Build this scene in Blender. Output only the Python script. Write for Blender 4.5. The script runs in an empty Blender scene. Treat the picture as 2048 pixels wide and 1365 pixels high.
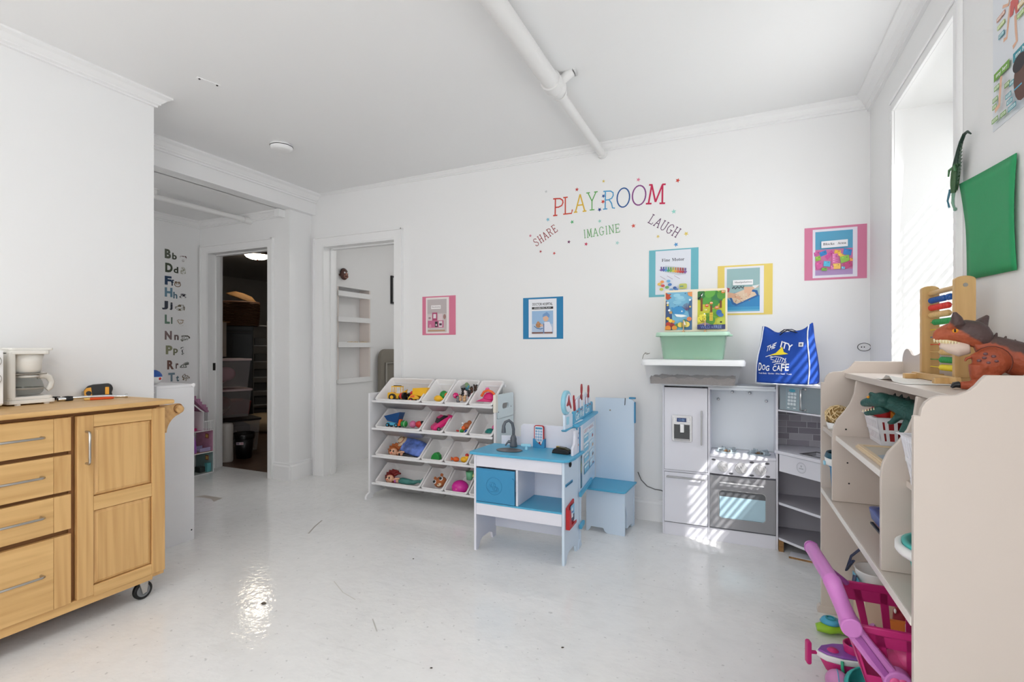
import bpy, math, random
from mathutils import Vector, Matrix
random.seed(4)
SC = bpy.context.scene
COL = SC.collection
PI = math.pi
R = math.radians
def lin(c):
    o = []
    for v in c:
        v = v/255.0
        o.append(v/12.92 if v <= .04045 else ((v+.055)/1.055)**2.4)
    return (o[0], o[1], o[2], 1.0)
# ---------------------------------------------------------------- camera
cd = bpy.data.cameras.new('camera'); cam = bpy.data.objects.new('camera', cd); COL.objects.link(cam)
cam.location = (0, 0, 1.15); cam.rotation_euler = (R(90), 0, R(24.1))
cd.sensor_width = 36; cd.lens = 1021/2048*36; cd.shift_y = 12.5/2048; cd.clip_start = .02
SC.camera = cam
# ---------------------------------------------------------------- world, sun, daylight, exposure
w = bpy.data.worlds.new('world'); SC.world = w; w.use_nodes = True
bg = w.node_tree.nodes['Background']; bg.inputs[0].default_value = (.9, .95, 1.0, 1); bg.inputs[1].default_value = 2.2
def light(name, kind, loc, energy, col=(1, 1, 1), **k):
    d = bpy.data.lights.new(name, kind); d.energy = energy; d.color = col
    for a, b in k.items():
        if a not in ('to', 'rot'): setattr(d, a, b)
    o = bpy.data.objects.new(name, d); COL.objects.link(o); o.location = loc
    if 'to' in k: o.rotation_euler = Vector(k['to']).to_track_quat('-Z', 'Y').to_euler()
    return o
light('sun', 'SUN', (4, 0, 6), 11, (1, .98, .94), angle=R(.6), to=(-1, .75, -1.4))
light('window_daylight', 'AREA', (.69, 2.585, 1.64), 9, (.97, .985, 1), shape='RECTANGLE', size=1.22, size_y=.74, to=(-1, 0, .05))
light('side_fill_light', 'AREA', (.64, -1.5, 1.55), 24, (.99, .995, 1), shape='RECTANGLE', size=1.3, size_y=1.2, to=(-1, .25, 0))  # added side fill, set in an assumed, unseen window behind the camera
light('rear_fill_light', 'AREA', (-1.6, -2.4, 1.6), 18, (.99, .995, 1), shape='RECTANGLE', size=2.4, size_y=1.5, to=(.0, 1, .05))  # added fill from behind the camera; the rear wall has no window
light('main_fill_light', 'AREA', (-1.2, -.7, 2.44), 11, (1, .995, .985), shape='DISK', size=.5, to=(0, 0, -1))  # added overhead fill, unseen, to brighten floor and ceiling
light('alcove_fill_light', 'POINT', (-3.95, 1.1, 2.12), 8.5, (1, .985, .965), shadow_soft_size=.12)  # added fill in the hidden part of the alcove
light('closet_light', 'POINT', (-2.1, 4.75, 2.25), 8, (1, .985, .965), shadow_soft_size=.08)
SC.view_settings.view_transform = 'Standard'; SC.view_settings.look = 'None'
SC.view_settings.gamma = 1; SC.view_settings.use_curve_mapping = False
SC.view_settings.exposure = 0.12
SC.cycles.use_denoising = True
SC.cycles.max_bounces = 9; SC.cycles.diffuse_bounces = 8; SC.cycles.transparent_max_bounces = 24
SC.cycles.sample_clamp_indirect = 4
# ---------------------------------------------------------------- materials
MC = {}
def mat(name, rgb=(200, 200, 200), rough=.5, metal=0, bump=0, bs=60, var=0, vs=6, trans=0, emit=0, coat=0, spec=.5, alpha=1, ior=1.45, sss=0):
    if name in MC: return MC[name]
    m = bpy.data.materials.new(name); m.use_nodes = True; nt = m.node_tree; b = nt.nodes['Principled BSDF']
    c = lin(rgb); b.inputs['Base Color'].default_value = c
    b.inputs['Roughness'].default_value = rough; b.inputs['Metallic'].default_value = metal
    b.inputs['Coat Weight'].default_value = coat; b.inputs['Specular IOR Level'].default_value = spec
    b.inputs['Transmission Weight'].default_value = trans; b.inputs['IOR'].default_value = ior
    b.inputs['Alpha'].default_value = alpha
    if sss: b.inputs['Subsurface Weight'].default_value = sss; b.inputs['Subsurface Radius'].default_value = (.02, .02, .02)
    if emit:
        b.inputs['Emission Color'].default_value = c; b.inputs['Emission Strength'].default_value = emit
    tc = nt.nodes.new('ShaderNodeTexCoord')
    if var:
        n = nt.nodes.new('ShaderNodeTexNoise'); n.inputs['Scale'].default_value = vs; n.inputs['Detail'].default_value = 4
        nt.links.new(tc.outputs['Object'], n.inputs['Vector'])
        r = nt.nodes.new('ShaderNodeValToRGB'); r.color_ramp.elements[0].position = .3; r.color_ramp.elements[1].position = .7
        r.color_ramp.elements[0].color = [x*(1-var) for x in c[:3]]+[1]; r.color_ramp.elements[1].color = [min(1, x*(1+var*.6)) for x in c[:3]]+[1]
        nt.links.new(n.outputs['Fac'], r.inputs['Fac']); nt.links.new(r.outputs['Color'], b.inputs['Base Color'])
    if bump:
        n2 = nt.nodes.new('ShaderNodeTexNoise'); n2.inputs['Scale'].default_value = bs; n2.inputs['Detail'].default_value = 3
        nt.links.new(tc.outputs['Object'], n2.inputs['Vector'])
        bp = nt.nodes.new('ShaderNodeBump'); bp.inputs['Strength'].default_value = bump; bp.inputs['Distance'].default_value = .004
        nt.links.new(n2.outputs['Fac'], bp.inputs['Height']); nt.links.new(bp.outputs['Normal'], b.inputs['Normal'])
    MC[name] = m; return m
def attr_mat(name, rough=.5, bump=0):
    m = mat(name, (255, 255, 255), rough); nt = m.node_tree
    a = nt.nodes.new('ShaderNodeVertexColor'); a.layer_name = 'Col'
    nt.links.new(a.outputs['Color'], nt.nodes['Principled BSDF'].inputs['Base Color']); return m
def wood_mat(name, c1, c2, axis='Z', rough=.42, scale=1.0):
    m = mat(name, c1, rough); nt = m.node_tree; b = nt.nodes['Principled BSDF']
    tc = nt.nodes.new('ShaderNodeTexCoord'); mp = nt.nodes.new('ShaderNodeMapping')
    s = {'Z': (16, 16, .9), 'Y': (16, .9, 16), 'X': (.9, 16, 16)}[axis]
    mp.inputs['Scale'].default_value = [v*scale for v in s]
    oi = nt.nodes.new('ShaderNodeObjectInfo'); ad = nt.nodes.new('ShaderNodeVectorMath'); ad.operation = 'ADD'
    ml = nt.nodes.new('ShaderNodeMath'); ml.operation = 'MULTIPLY'; ml.inputs[1].default_value = 7
    nt.links.new(oi.outputs['Random'], ml.inputs[0]); nt.links.new(tc.outputs['Object'], ad.inputs[0]); nt.links.new(ml.outputs[0], ad.inputs[1])
    nt.links.new(ad.outputs[0], mp.inputs['Vector'])
    n = nt.nodes.new('ShaderNodeTexNoise'); n.inputs['Scale'].default_value = 1.6; n.inputs['Detail'].default_value = 7; n.inputs['Distortion'].default_value = 1.2
    nt.links.new(mp.outputs['Vector'], n.inputs['Vector'])
    wv = nt.nodes.new('ShaderNodeTexWave'); wv.inputs['Scale'].default_value = 1.1; wv.inputs['Distortion'].default_value = 5; wv.inputs['Detail'].default_value = 3
    wv.bands_direction = 'DIAGONAL'; nt.links.new(mp.outputs['Vector'], wv.inputs['Vector'])
    mx = nt.nodes.new('ShaderNodeMath'); mx.operation = 'MULTIPLY_ADD'; mx.inputs[1].default_value = .16
    nt.links.new(wv.outputs['Fac'], mx.inputs[0]); nt.links.new(n.outputs['Fac'], mx.inputs[2])
    r = nt.nodes.new('ShaderNodeValToRGB'); r.color_ramp.elements[0].position = .32; r.color_ramp.elements[1].position = .72
    r.color_ramp.elements[0].color = lin(c2); r.color_ramp.elements[1].color = lin(c1)
    nt.links.new(mx.outputs[0], r.inputs['Fac']); nt.links.new(r.outputs['Color'], b.inputs['Base Color'])
    return m
PAINT = attr_mat('printed_paper', .55)
GLOSSP = attr_mat('printed_plastic', .32)
def clear_mat(name, tint, a, rough=.15):
    m = bpy.data.materials.new(name); m.use_nodes = True; nt = m.node_tree; nt.nodes.clear()
    o = nt.nodes.new('ShaderNodeOutputMaterial'); t = nt.nodes.new('ShaderNodeBsdfTransparent'); t.inputs[0].default_value = (1, 1, 1, 1)
    b = nt.nodes.new('ShaderNodeBsdfPrincipled'); b.inputs['Base Color'].default_value = lin(tint); b.inputs['Roughness'].default_value = rough
    mx = nt.nodes.new('ShaderNodeMixShader'); mx.inputs[0].default_value = a
    nt.links.new(t.outputs[0], mx.inputs[1]); nt.links.new(b.outputs[0], mx.inputs[2]); nt.links.new(mx.outputs[0], o.inputs[0])
    MC[name] = m; return m
# ---------------------------------------------------------------- mesh builder
class MB:
    def __init__(s): s.v = []; s.f = []; s.m = []; s.s = []; s.c = []
    def add(s, vs, fs, m=0, sm=False, c=None):
        n = len(s.v); s.v += [tuple(v) for v in vs]
        for f in fs: s.f.append([i+n for i in f]); s.m.append(m); s.s.append(sm); s.c.append(c)
        return s
    def box(s, x0, x1, y0, y1, z0, z1, m=0, c=None, T=None):
        vs = [(x, y, z) for x in (x0, x1) for y in (y0, y1) for z in (z0, z1)]
        if T: vs = [T @ Vector(v) for v in vs]
        return s.add(vs, [(0, 1, 3, 2), (4, 6, 7, 5), (0, 4, 5, 1), (2, 3, 7, 6), (0, 2, 6, 4), (1, 5, 7, 3)], m, False, c)
    def loft(s, rings, caps=True, m=0, c=None, closed=False, sm=True):
        n = len(rings[0]); vs = [p for r in rings for p in r]; fs = []
        k = len(rings)
        for i in range(k if closed else k-1):
            j = (i+1) % k
            for a in range(n):
                b = (a+1) % n; fs.append((i*n+a, i*n+b, j*n+b, j*n+a))
        s.add(vs, fs, m, sm, c)
        if caps and not closed:
            s.add(rings[0], [list(range(n))[::-1]], m, False, c); s.add(rings[-1], [list(range(n))], m, False, c)
        return s
    def tube(s, pts, r, n=8, m=0, c=None, closed=False, flat=1.0, caps=True):
        pts = [Vector(p) for p in pts]; rr = r if isinstance(r, (list, tuple)) else [r]*len(pts)
        rings = []; up = None
        for i, p in enumerate(pts):
            if closed: d = pts[(i+1) % len(pts)]-pts[i-1]
            else: d = pts[min(i+1, len(pts)-1)]-pts[max(i-1, 0)]
            d.normalize()
            if up is None: up = Vector((0, 0, 1)) if abs(d.z) < .9 else Vector((1, 0, 0))
            a = d.cross(up); a.normalize(); b = a.cross(d); b.normalize(); up = b
            rings.append([p+(a*math.cos(2*PI*k/n)+b*math.sin(2*PI*k/n)*flat)*rr[i] for k in range(n)])
        return s.loft(rings, caps, m, c, closed)
    def cyl(s, p, q, r, r2=None, n=16, m=0, c=None): return s.tube([p, q], [r, r if r2 is None else r2], n, m, c)
    def sph(s, c0, r, seg=14, rings=9, m=0, c=None, T=None):
        rx, ry, rz = (r, r, r) if not isinstance(r, (tuple, list)) else r
        vs = []; fs = []
        for i in range(rings+1):
            th = PI*i/rings
            for k in range(seg):
                ph = 2*PI*k/seg; v = Vector((rx*math.sin(th)*math.cos(ph), ry*math.sin(th)*math.sin(ph), rz*math.cos(th)))
                if T: v = T @ v
                vs.append(v+Vector(c0))
        for i in range(rings):
            for k in range(seg):
                b = (k+1) % seg; fs.append((i*seg+k, (i+1)*seg+k, (i+1)*seg+b, i*seg+b))
        return s.add(vs, fs, m, True, c)
    def lathe(s, prof, n=24, o=(0, 0, 0), m=0, c=None, caps=False, sx=1, sy=1):
        rings = [[(o[0]+r*sx*math.cos(2*PI*k/n), o[1]+r*sy*math.sin(2*PI*k/n), o[2]+z) for k in range(n)] for r, z in prof]
        return s.loft(rings, caps, m, c)
    def prism(s, pts, plane, a0, a1, m=0, c=None, sm=False):
        def P(u, v, a): return {'xz': (u, a, v), 'yz': (a, u, v), 'xy': (u, v, a)}[plane]
        n = len(pts); vs = [P(u, v, a0) for u, v in pts]+[P(u, v, a1) for u, v in pts]
        s.add(vs, [list(range(n))[::-1], [i+n for i in range(n)]], m, False, c)
        return s.add(vs, [(i, (i+1) % n, (i+1) % n+n, i+n) for i in range(n)], m, sm, c)
    def torus(s, c0, Rr, r, axis='z', n=24, k=8, m=0, c=None, sx=1, sy=1):
        pts = []
        for i in range(n):
            a = 2*PI*i/n; u, v = Rr*sx*math.cos(a), Rr*sy*math.sin(a)
            pts.append(Vector(c0)+Vector({'z': (u, v, 0), 'y': (u, 0, v), 'x': (0, u, v)}[axis]))
        return s.tube(pts, r, k, m, c, closed=True)
    def obj(s, name, mats, parent=None, loc=(0, 0, 0), rot=(0, 0, 0), bv=0, seg=2, label=None, kind=None, sub=0, sol=0):
        me = bpy.data.meshes.new(name); me.from_pydata(s.v, [], s.f)
        if not isinstance(mats, (list, tuple)): mats = [mats]
        for mm in mats: me.materials.append(mm)
        me.polygons.foreach_set('material_index', s.m); me.polygons.foreach_set('use_smooth', s.s)
        if any(c is not None for c in s.c):
            ca = me.color_attributes.new('Col', 'FLOAT_COLOR', 'CORNER'); cols = []
            for i, p in enumerate(me.polygons): cols += list(lin(s.c[i] or (255, 255, 255)))*p.loop_total
            ca.data.foreach_set('color', cols)
        import bmesh
        bm = bmesh.new(); bm.from_mesh(me)
        if bv or sub: bmesh.ops.remove_doubles(bm, verts=bm.verts, dist=1e-6)
        if not getattr(s, 'flatart', False): bmesh.ops.recalc_face_normals(bm, faces=bm.faces)
        bm.to_mesh(me); bm.free(); me.update()
        o = bpy.data.objects.new(name, me); COL.objects.link(o); o.location = loc; o.rotation_euler = rot
        if parent: o.parent = parent
        if bv:
            b = o.modifiers.new('b', 'BEVEL'); b.width = bv; b.segments = seg; b.limit_method = 'ANGLE'; b.angle_limit = R(35)
        if sub:
            b = o.modifiers.new('s', 'SUBSURF'); b.levels = sub; b.render_levels = sub
        if sol:
            b = o.modifiers.new('t', 'SOLIDIFY'); b.thickness = sol; b.offset = 0
        if label: o['label'] = label
        if kind: o['kind'] = kind
        return o
def thing(name, label, cat, loc=(0, 0, 0), rz=0, group=None, rot=None):
    o = bpy.data.objects.new(name, None); COL.objects.link(o); o.empty_display_size = .05
    o.location = loc; o.rotation_euler = rot if rot else (0, 0, rz)
    o['label'] = label; o['category'] = cat
    if group: o['group'] = group
    return o
def tag(o, label, cat, group=None, kind=None):
    o['label'] = label; o['category'] = cat
    if group: o['group'] = group
    if kind: o['kind'] = kind
    return o
def B(*a, **k): return MB().box(*a, **k)
def dup(o, parent=None, loc=None, rot=None, label=None):
    c = o.copy(); COL.objects.link(c)
    if parent: c.parent = parent
    if loc: c.location = loc
    if rot: c.rotation_euler = rot
    if label: c['label'] = label
    for ch in [x for x in o.children]: dup(ch, c)
    return c
def arc(cx, cy, r, a0, a1, n=8, ry=None):
    ry = r if ry is None else ry
    return [(cx+r*math.cos(R(a0+(a1-a0)*i/n)), cy+ry*math.sin(R(a0+(a1-a0)*i/n))) for i in range(n+1)]
def rrect(x0, y0, x1, y1, r, n=4):
    return arc(x1-r, y0+r, r, -90, 0, n)+arc(x1-r, y1-r, r, 0, 90, n)+arc(x0+r, y1-r, r, 90, 180, n)+arc(x0+r, y0+r, r, 180, 270, n)
# ---------------------------------------------------------------- flat print
_tc = {}
def text_poly(body, bold=0):
    if (body, bold) in _tc: return _tc[(body, bold)]
    cu = bpy.data.curves.new('t', 'FONT'); cu.body = body; cu.size = 1; cu.offset = bold; cu.resolution_u = 3
    o = bpy.data.objects.new('t', cu); me = bpy.data.meshes.new_from_object(o)
    vs = [(v.co.x, v.co.y) for v in me.vertices]; fs = [list(p.vertices) for p in me.polygons]
    bpy.data.objects.remove(o); bpy.data.curves.remove(cu); bpy.data.meshes.remove(me)
    if vs:
        x0 = min(v[0] for v in vs); x1 = max(v[0] for v in vs); y0 = min(v[1] for v in vs); y1 = max(v[1] for v in vs)
        vs = [((x-x0)/max(x1-x0, 1e-6), (y-y0)/max(y1-y0, 1e-6)) for x, y in vs]
    _tc[(body, bold)] = (vs, fs); return vs, fs
def ribbon(pts, wd, closed=False):
    n = len(pts); L_ = []; R_ = []
    for i in range(n):
        if closed: a, b = pts[i-1], pts[(i+1) % n]
        else: a, b = pts[max(i-1, 0)], pts[min(i+1, n-1)]
        dx, dy = b[0]-a[0], b[1]-a[1]; l = math.hypot(dx, dy) or 1; nx, ny = -dy/l*wd/2, dx/l*wd/2
        L_.append((pts[i][0]+nx, pts[i][1]+ny)); R_.append((pts[i][0]-nx, pts[i][1]-ny))
    q = []
    for i in range(n if closed else n-1):
        j = (i+1) % n; q.append([L_[i], L_[j], R_[j], R_[i]])
    return q
class Art(MB):
    """flat print in the local xz plane, facing -y; (0..w, 0..h); each layer a hair further out"""
    def __init__(s, w=1, h=1, plane='-y', t=.00025):
        MB.__init__(s); s.w = w; s.h = h; s.k = 0; s.t = t; s.plane = plane; s.flatart = True; s.clip = w != 1 and h != 1
    def pt(s, x, y):
        d = s.k*s.t; x *= s.w; y *= s.h
        if s.clip: x = min(max(x, 0), s.w); y = min(max(y, 0), s.h)
        return {'-y': (x, -d, y), '+x': (d, x, y), '-x': (-d, -x, y), '+z': (x, y, d)}[s.plane]
    def poly(s, pts, c, nl=True):
        if nl: s.k += 1
        s.add([s.pt(x, y) for x, y in pts], [list(range(len(pts)))], 0, False, c); return s
    def rect(s, x0, y0, x1, y1, c): return s.poly([(x0, y0), (x1, y0), (x1, y1), (x0, y1)], c)
    def ell(s, x, y, rx, ry, c, n=18, rot=0):
        ca, sa = math.cos(rot), math.sin(rot)
        return s.poly([(x+rx*math.cos(2*PI*k/n)*ca-ry*math.sin(2*PI*k/n)*sa, y+rx*math.cos(2*PI*k/n)*sa+ry*math.sin(2*PI*k/n)*ca) for k in range(n)], c)
    def line(s, pts, wd, c, closed=False):
        s.k += 1
        for q in ribbon(pts, wd, closed): s.poly(q, c, False)
        return s
    def text(s, body, x0, y0, x1, y1, c, bold=0, fn=None):
        vs, fs = text_poly(body, bold); s.k += 1
        P = [(x0+(x1-x0)*a, y0+(y1-y0)*b) for a, b in vs]
        if fn: P = [fn(*p) for p in P]
        s.add([s.pt(*p) for p in P], fs, 0, False, c); return s
# ================================================================ the setting
H = 2.573; BY = 3.476; RX = .672; LX = -2.93; hz = lambda x: 2.565+.0132*x; DY = 3.227; CX_ = -3.542; AX = -4.701; BX = -3.489
WALL = mat('white_wall_paint', (236, 236, 236), .55, bump=.12, bs=14)
TRIM = mat('white_trim_paint', (237, 237, 237), .38, bump=.05, bs=9)
CEIL = mat('white_ceiling_paint', (238, 238, 238), .6, bump=.35, bs=5)
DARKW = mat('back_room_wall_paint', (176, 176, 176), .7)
# glossy painted concrete: patches, scuffs, grit
def floor_mat():
    m = mat('painted_concrete', (212, 212, 210), .2); nt = m.node_tree; b = nt.nodes['Principled BSDF']; L = nt.links.new
    N = lambda t: nt.nodes.new('ShaderNode'+t)
    tc = N('TexCoord')
    def noise(sc, det=4, dist=0):
        n = N('TexNoise'); n.inputs['Scale'].default_value = sc; n.inputs['Detail'].default_value = det; n.inputs['Distortion'].default_value = dist
        L(tc.outputs['Object'], n.inputs['Vector']); return n.outputs['Fac']
    def ramp(fac, stops):
        r = N('ValToRGB'); r.color_ramp.elements.remove(r.color_ramp.elements[1])
        r.color_ramp.elements[0].position = stops[0][0]; r.color_ramp.elements[0].color = stops[0][1]
        for p, c in stops[1:]:
            e = r.color_ramp.elements.new(p); e.color = c
        L(fac, r.inputs['Fac']); return r.outputs['Color']
    base = ramp(noise(1.3, 3), [(.2, lin((228, 228, 228))), (.8, lin((237, 237, 238)))])
    def mul(a, bb, f=1):
        x = N('MixRGB'); x.blend_type = 'MULTIPLY'; x.inputs[0].default_value = f; L(a, x.inputs[1]); L(bb, x.inputs[2]); return x.outputs[0]
    g = lambda v: (v, v, v*.99, 1)
    sp = ramp(noise(42, 2), [(.25, g(.5)), (.33, g(1))])
    scratch = N('TexNoise'); mp = N('Mapping'); mp.inputs['Scale'].default_value = (2.2, 26, 1); mp.inputs['Rotation'].default_value = (0, 0, .7)
    L(tc.outputs['Object'], mp.inputs[0]); L(mp.outputs[0], scratch.inputs['Vector']); scratch.inputs['Scale'].default_value = 1.6; scratch.inputs['Detail'].default_value = 5
    sc = ramp(scratch.outputs['Fac'], [(.30, g(.86)), (.37, g(1))])
    sm = ramp(noise(14, 6), [(.3, g(.90)), (.55, g(1))])
    col = mul(mul(mul(base, sp, .5), sc, .35), sm, .4)
    L(col, b.inputs['Base Color'])
    rr = ramp(noise(3.5, 4), [(.3, g(.07)), (.7, g(.15))]); L(rr, b.inputs['Roughness'])
    bp = N('Bump'); bp.inputs['Strength'].default_value = .55; bp.inputs['Distance'].default_value = .004
    a = N('Math'); a.operation = 'ADD'; L(noise(5, 2), a.inputs[0]); n2 = noise(34, 2); mm = N('Math'); mm.operation = 'MULTIPLY'; mm.inputs[1].default_value = .5
    L(n2, mm.inputs[0]); L(mm.outputs[0], a.inputs[1]); L(a.outputs[0], bp.inputs['Height']); L(bp.outputs[0], b.inputs['Normal'])
    b.inputs['Specular IOR Level'].default_value = .6
    return m
FLOOR = floor_mat()
def struct(name, mb, m=WALL, parent=None, bv=0, **k): return mb.obj(name, m, parent, bv=bv, kind=None if parent else 'structure', **k)
def crown(mb, axis, a0, a1, pos, sgn, z=H, sc=1.0):
    pr = [(0, 0), (.065, 0), (.065, -.012), (.056, -.018), (.045, -.024), (.03, -.044), (.024, -.05), (.024, -.057), (.013, -.063), (.013, -.073), (0, -.075)]
    pts = [(pos+sgn*p*sc, z+q*sc) for p, q in pr]
    return mb.prism(pts, 'xz' if axis == 'y' else 'yz', a0, a1)
struct('floor', B(-4.9, RX+.3, -2.7, BY+2.0, -.1, 0), FLOOR)
struct('floor_back_room', B(-9, AX+.03, 3.35, 9, -.08, .002).box(AX+.03, -3.68, 3.36, 9, -.08, .002), wood_mat('brown_laminate', (92, 66, 52), (62, 42, 34), 'Y', .35, .5))
struct('ceiling', MB().prism([(BX-.02, hz(BX-.02)), (RX+.4, hz(RX+.4)), (RX+.4, H+.12), (BX-.02, H+.12)], 'xz', -2.7, BY), CEIL)
struct('ceiling_alcove', B(AX-.2, BX-.12, -.3, DY, 2.338, 2.46), CEIL)
struct('ceiling_closet', B(CX_-.1, .5, BY+.12, 5.3, 2.5, 2.6), CEIL)
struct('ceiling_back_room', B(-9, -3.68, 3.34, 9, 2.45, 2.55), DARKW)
# back wall with the closet opening
wb = B(-2.617, RX+.3, BY, BY+.13, 0, H+.1).box(CX_, -3.394, BY, BY+.13, 0, H+.1).box(-3.394, -2.617, BY, BY+.13, 2.054, H+.1)
struct('wall_back', wb)
# right wall with the deep window opening
wr = B(RX, RX+.42, -2.7, -2.2, 0, H+.1).box(RX, RX+.42, -.8, 2.197, 0, H+.1).box(RX, RX+.42, 2.972, BY+.13, 0, H+.1)
wr.box(RX, RX+.42, 2.197, 2.972, 0, .98).box(RX, RX+.42, 2.197, 2.972, 2.28, H+.1)
wr.box(RX, RX+.42, -2.2, -.8, 0, .85).box(RX, RX+.42, -2.2, -.8, 2.25, H+.1)
struct('wall_right', wr)
struct('wall_left', B(LX-.14, LX, -2.7, 1.75, 0, H+.1))
struct('wall_behind', B(LX-.14, RX+.3, -2.75, -2.62, 0, H+.1))
struct('wall_alcove_left', B(AX-.12, AX, -.3, DY+.12, 0, 2.46))
struct('wall_alcove_near', B(AX, LX-.14, -.3, -.18, 0, 2.6))
wd = B(-3.786, CX_, DY, DY+.125, 0, 2.46).box(AX, -4.58, DY, DY+.125, 0, 2.46).box(-4.58, -3.786, DY, DY+.125, 2.043, 2.46)
struct('wall_alcove_back', wd)
# chase between back room and closet: its near edge is the square column at the corner
struct('wall_column', B(CX_-.13, CX_, DY+.125, 3.80, 0, H+.1).box(CX_-.13, CX_, 4.28, 8.1, 0, H+.1).box(CX_-.13, CX_, 3.80, 4.28, 0, .83).box(CX_-.13, CX_, 3.80, 4.28, 1.74, H+.1).box(CX_-.16, CX_-.13, 3.7, 4.4, .7, 1.9))
struct('wall_closet_back', B(CX_-.1, .5, 5.2, 5.32, 0, 2.6))
struct('wall_closet_right', B(-1.1, -1.0, BY+.13, 5.2, 0, 2.6))
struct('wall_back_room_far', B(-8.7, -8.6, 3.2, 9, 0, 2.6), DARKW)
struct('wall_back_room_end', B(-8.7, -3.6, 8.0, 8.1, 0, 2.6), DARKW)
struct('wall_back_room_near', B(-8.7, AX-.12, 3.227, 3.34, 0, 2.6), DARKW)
struct('wall_beam', B(BX-.13, BX, -.3, BY, 2.338, H+.05), TRIM)
# crowns
struct('trim_crown_beam', crown(MB(), 'y', .2, BY, BX, 1, hz(BX+.03), 1.05), TRIM)
lc = MB(); 
pr = [(0, 0), (.065, 0), (.065, -.012), (.056, -.018), (.045, -.024), (.03, -.044), (.024, -.05), (.024, -.057), (.013, -.063), (.013, -.073), (0, -.075)]
zc_ = hz(LX+.05)
lc.loft([[(LX+p, -2.62, zc_+q*.85) for p, q in pr], [(LX+p, 1.75+p, zc_+q*.85) for p, q in pr], [(LX-.14, 1.75+p, zc_+q*.85) for p, q in pr]], sm=False)
struct('trim_crown_left', lc, TRIM)
cb_ = MB(); cb_.loft([[(x, BY-p*s_, hz(x)+q*(hz(x)-2.502)/.075) for p, q in pr] for x, s_ in ((BX, .45), (-1.6, .6), (RX, .85))], sm=False)
struct('trim_crown_back', cb_, TRIM)
struct('trim_crown_right', crown(MB(), 'y', -2.6, BY, RX, -1, sc=1.1), TRIM)
struct('trim_crown_alcove', crown(MB(), 'x', AX, BX-.13, DY, -1, 2.338, .8).box(CX_-.10, CX_-.05, DY-.07, DY, 2.27, 2.335), TRIM)
struct('trim_crown_alcove_left', crown(MB(), 'y', -.18, DY, AX, 1, 2.338, .8), TRIM)
def base(mb, axis, a0, a1, pos, sgn, h=.145, t=.016):
    pts = [(pos, 0), (pos+sgn*t, 0), (pos+sgn*t, h-.03), (pos+sgn*t*.55, h-.018), (pos+sgn*t*.55, h-.006), (pos, h)]
    return mb.prism(pts, 'xz' if axis == 'y' else 'yz', a0, a1)
struct('baseboard_back', base(base(MB(), 'x', -2.53, RX, BY, -1), 'x', CX_, CX_+.01, BY, -1), TRIM)
struct('baseboard_right', base(MB(), 'y', -2.6, BY, RX, -1), TRIM)
struct('baseboard_left', base(MB(), 'y', -2.6, 1.75, LX, 1), TRIM)
struct('baseboard_column', base(base(MB(), 'x', -3.719, CX_+.016, DY, -1, .15, .02), 'y', DY, BY-.02, CX_, 1, .15, .02), TRIM)
struct('baseboard_alcove', base(MB(), 'y', -.1, DY, AX, 1), TRIM)
# door casings: flat board, raised outer bead, jamb liner
def casing(name, x0, x1, y, zt, wl, wr_, th, jd):
    mb = MB(); e = .012
    mb.box(x0-wl, x0, y-th, y, 0, zt+wr_*.95).box(x1, x1+wr_, y-th, y, 0, zt+wr_*.95).box(x0, x1, y-th, y, zt, zt+wr_*.95)
    mb.box(x1+wr_-e, x1+wr_, y-th-.012, y-th, 0, zt+wr_*.95).box(x0-wl, x1+wr_, y-th-.012, y-th, zt+wr_*.95-e, zt+wr_*.95).box(x0-wl, x0-wl+e, y-th-.012, y-th, 0, zt+wr_*.95)
    mb.box(x0, x0+.012, y-th+.002, y+jd, 0, zt).box(x0+.012, x1, y-th+.002, y+jd, zt-.012, zt)
    mb.box(x0+.012, x0+.024, y+jd*.45, y+jd*.8, 0, zt-.012).box(x0+.012, x1-.012, y+jd*.45, y+jd*.8, zt-.024, zt-.012)
    return struct(name, mb, TRIM, bv=.0015)
casing('door_1', -4.58, -3.786, DY, 2.043, .085, .067, .018, .135)
cs = casing('door_2', -3.394, -2.617, BY, 2.054, .10, .082, .02, .14)
MB().box(-4.571, -4.567, DY+.035, DY+.075, .93, 1.0).box(-4.5675, -4.566, DY+.048, DY+.062, .95, .98).obj('strike_plate', mat('dark_metal', (70, 68, 66), .35, .9), bpy.data.objects['door_1'], label='dark metal strike plate')
# window_1: frame, mullion, panes, blind slats, sill
wf = MB(); X0 = RX+.33
wf.box(X0, X0+.05, 2.197, 2.247, .98, 2.28).box(X0, X0+.05, 2.922, 2.972, .98, 2.28).box(X0, X0+.05, 2.247, 2.922, .98, 1.04).box(X0, X0+.05, 2.247, 2.922, 2.22, 2.28).box(X0, X0+.05, 2.247, 2.922, 1.5, 1.56)
wo = struct('window_1', wf, TRIM, bv=.002)
GL = clear_mat('window_glass', (225, 235, 238), .06, .02)
for a, b in ((1.04, 1.5), (1.56, 2.22)): B(X0+.02, X0+.026, 2.247, 2.922, a, b).obj('pane', GL, wo)
SL = mat('white_blind_slat', (235, 235, 232), .4)
sl = MB(); ca, sa = math.cos(R(36)), math.sin(R(36)); wd_ = .026
sl.add([(-wd_*ca, 2.215, -wd_*sa), (wd_*ca, 2.215, wd_*sa), (wd_*ca, 2.955, wd_*sa), (-wd_*ca, 2.955, -wd_*sa)], [(0, 1, 2, 3)])
s0 = None
for k in range(20):
    z = 1.08+k*.056
    if s0 is None: s0 = sl.obj('blind_slat', SL, wo, (X0-.035, 0, z), sol=.0012)
    else: dup(s0, wo, (X0-.035, 0, z))
B(X0-.065, X0-.005, 2.205, 2.965, 2.225, 2.275).obj('blind_headrail', SL, wo, bv=.003)
tb = MB()
for y in (2.4, 2.77): tb.box(X0-.036, X0-.034, y, y+.012, 1.05, 2.23)
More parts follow.
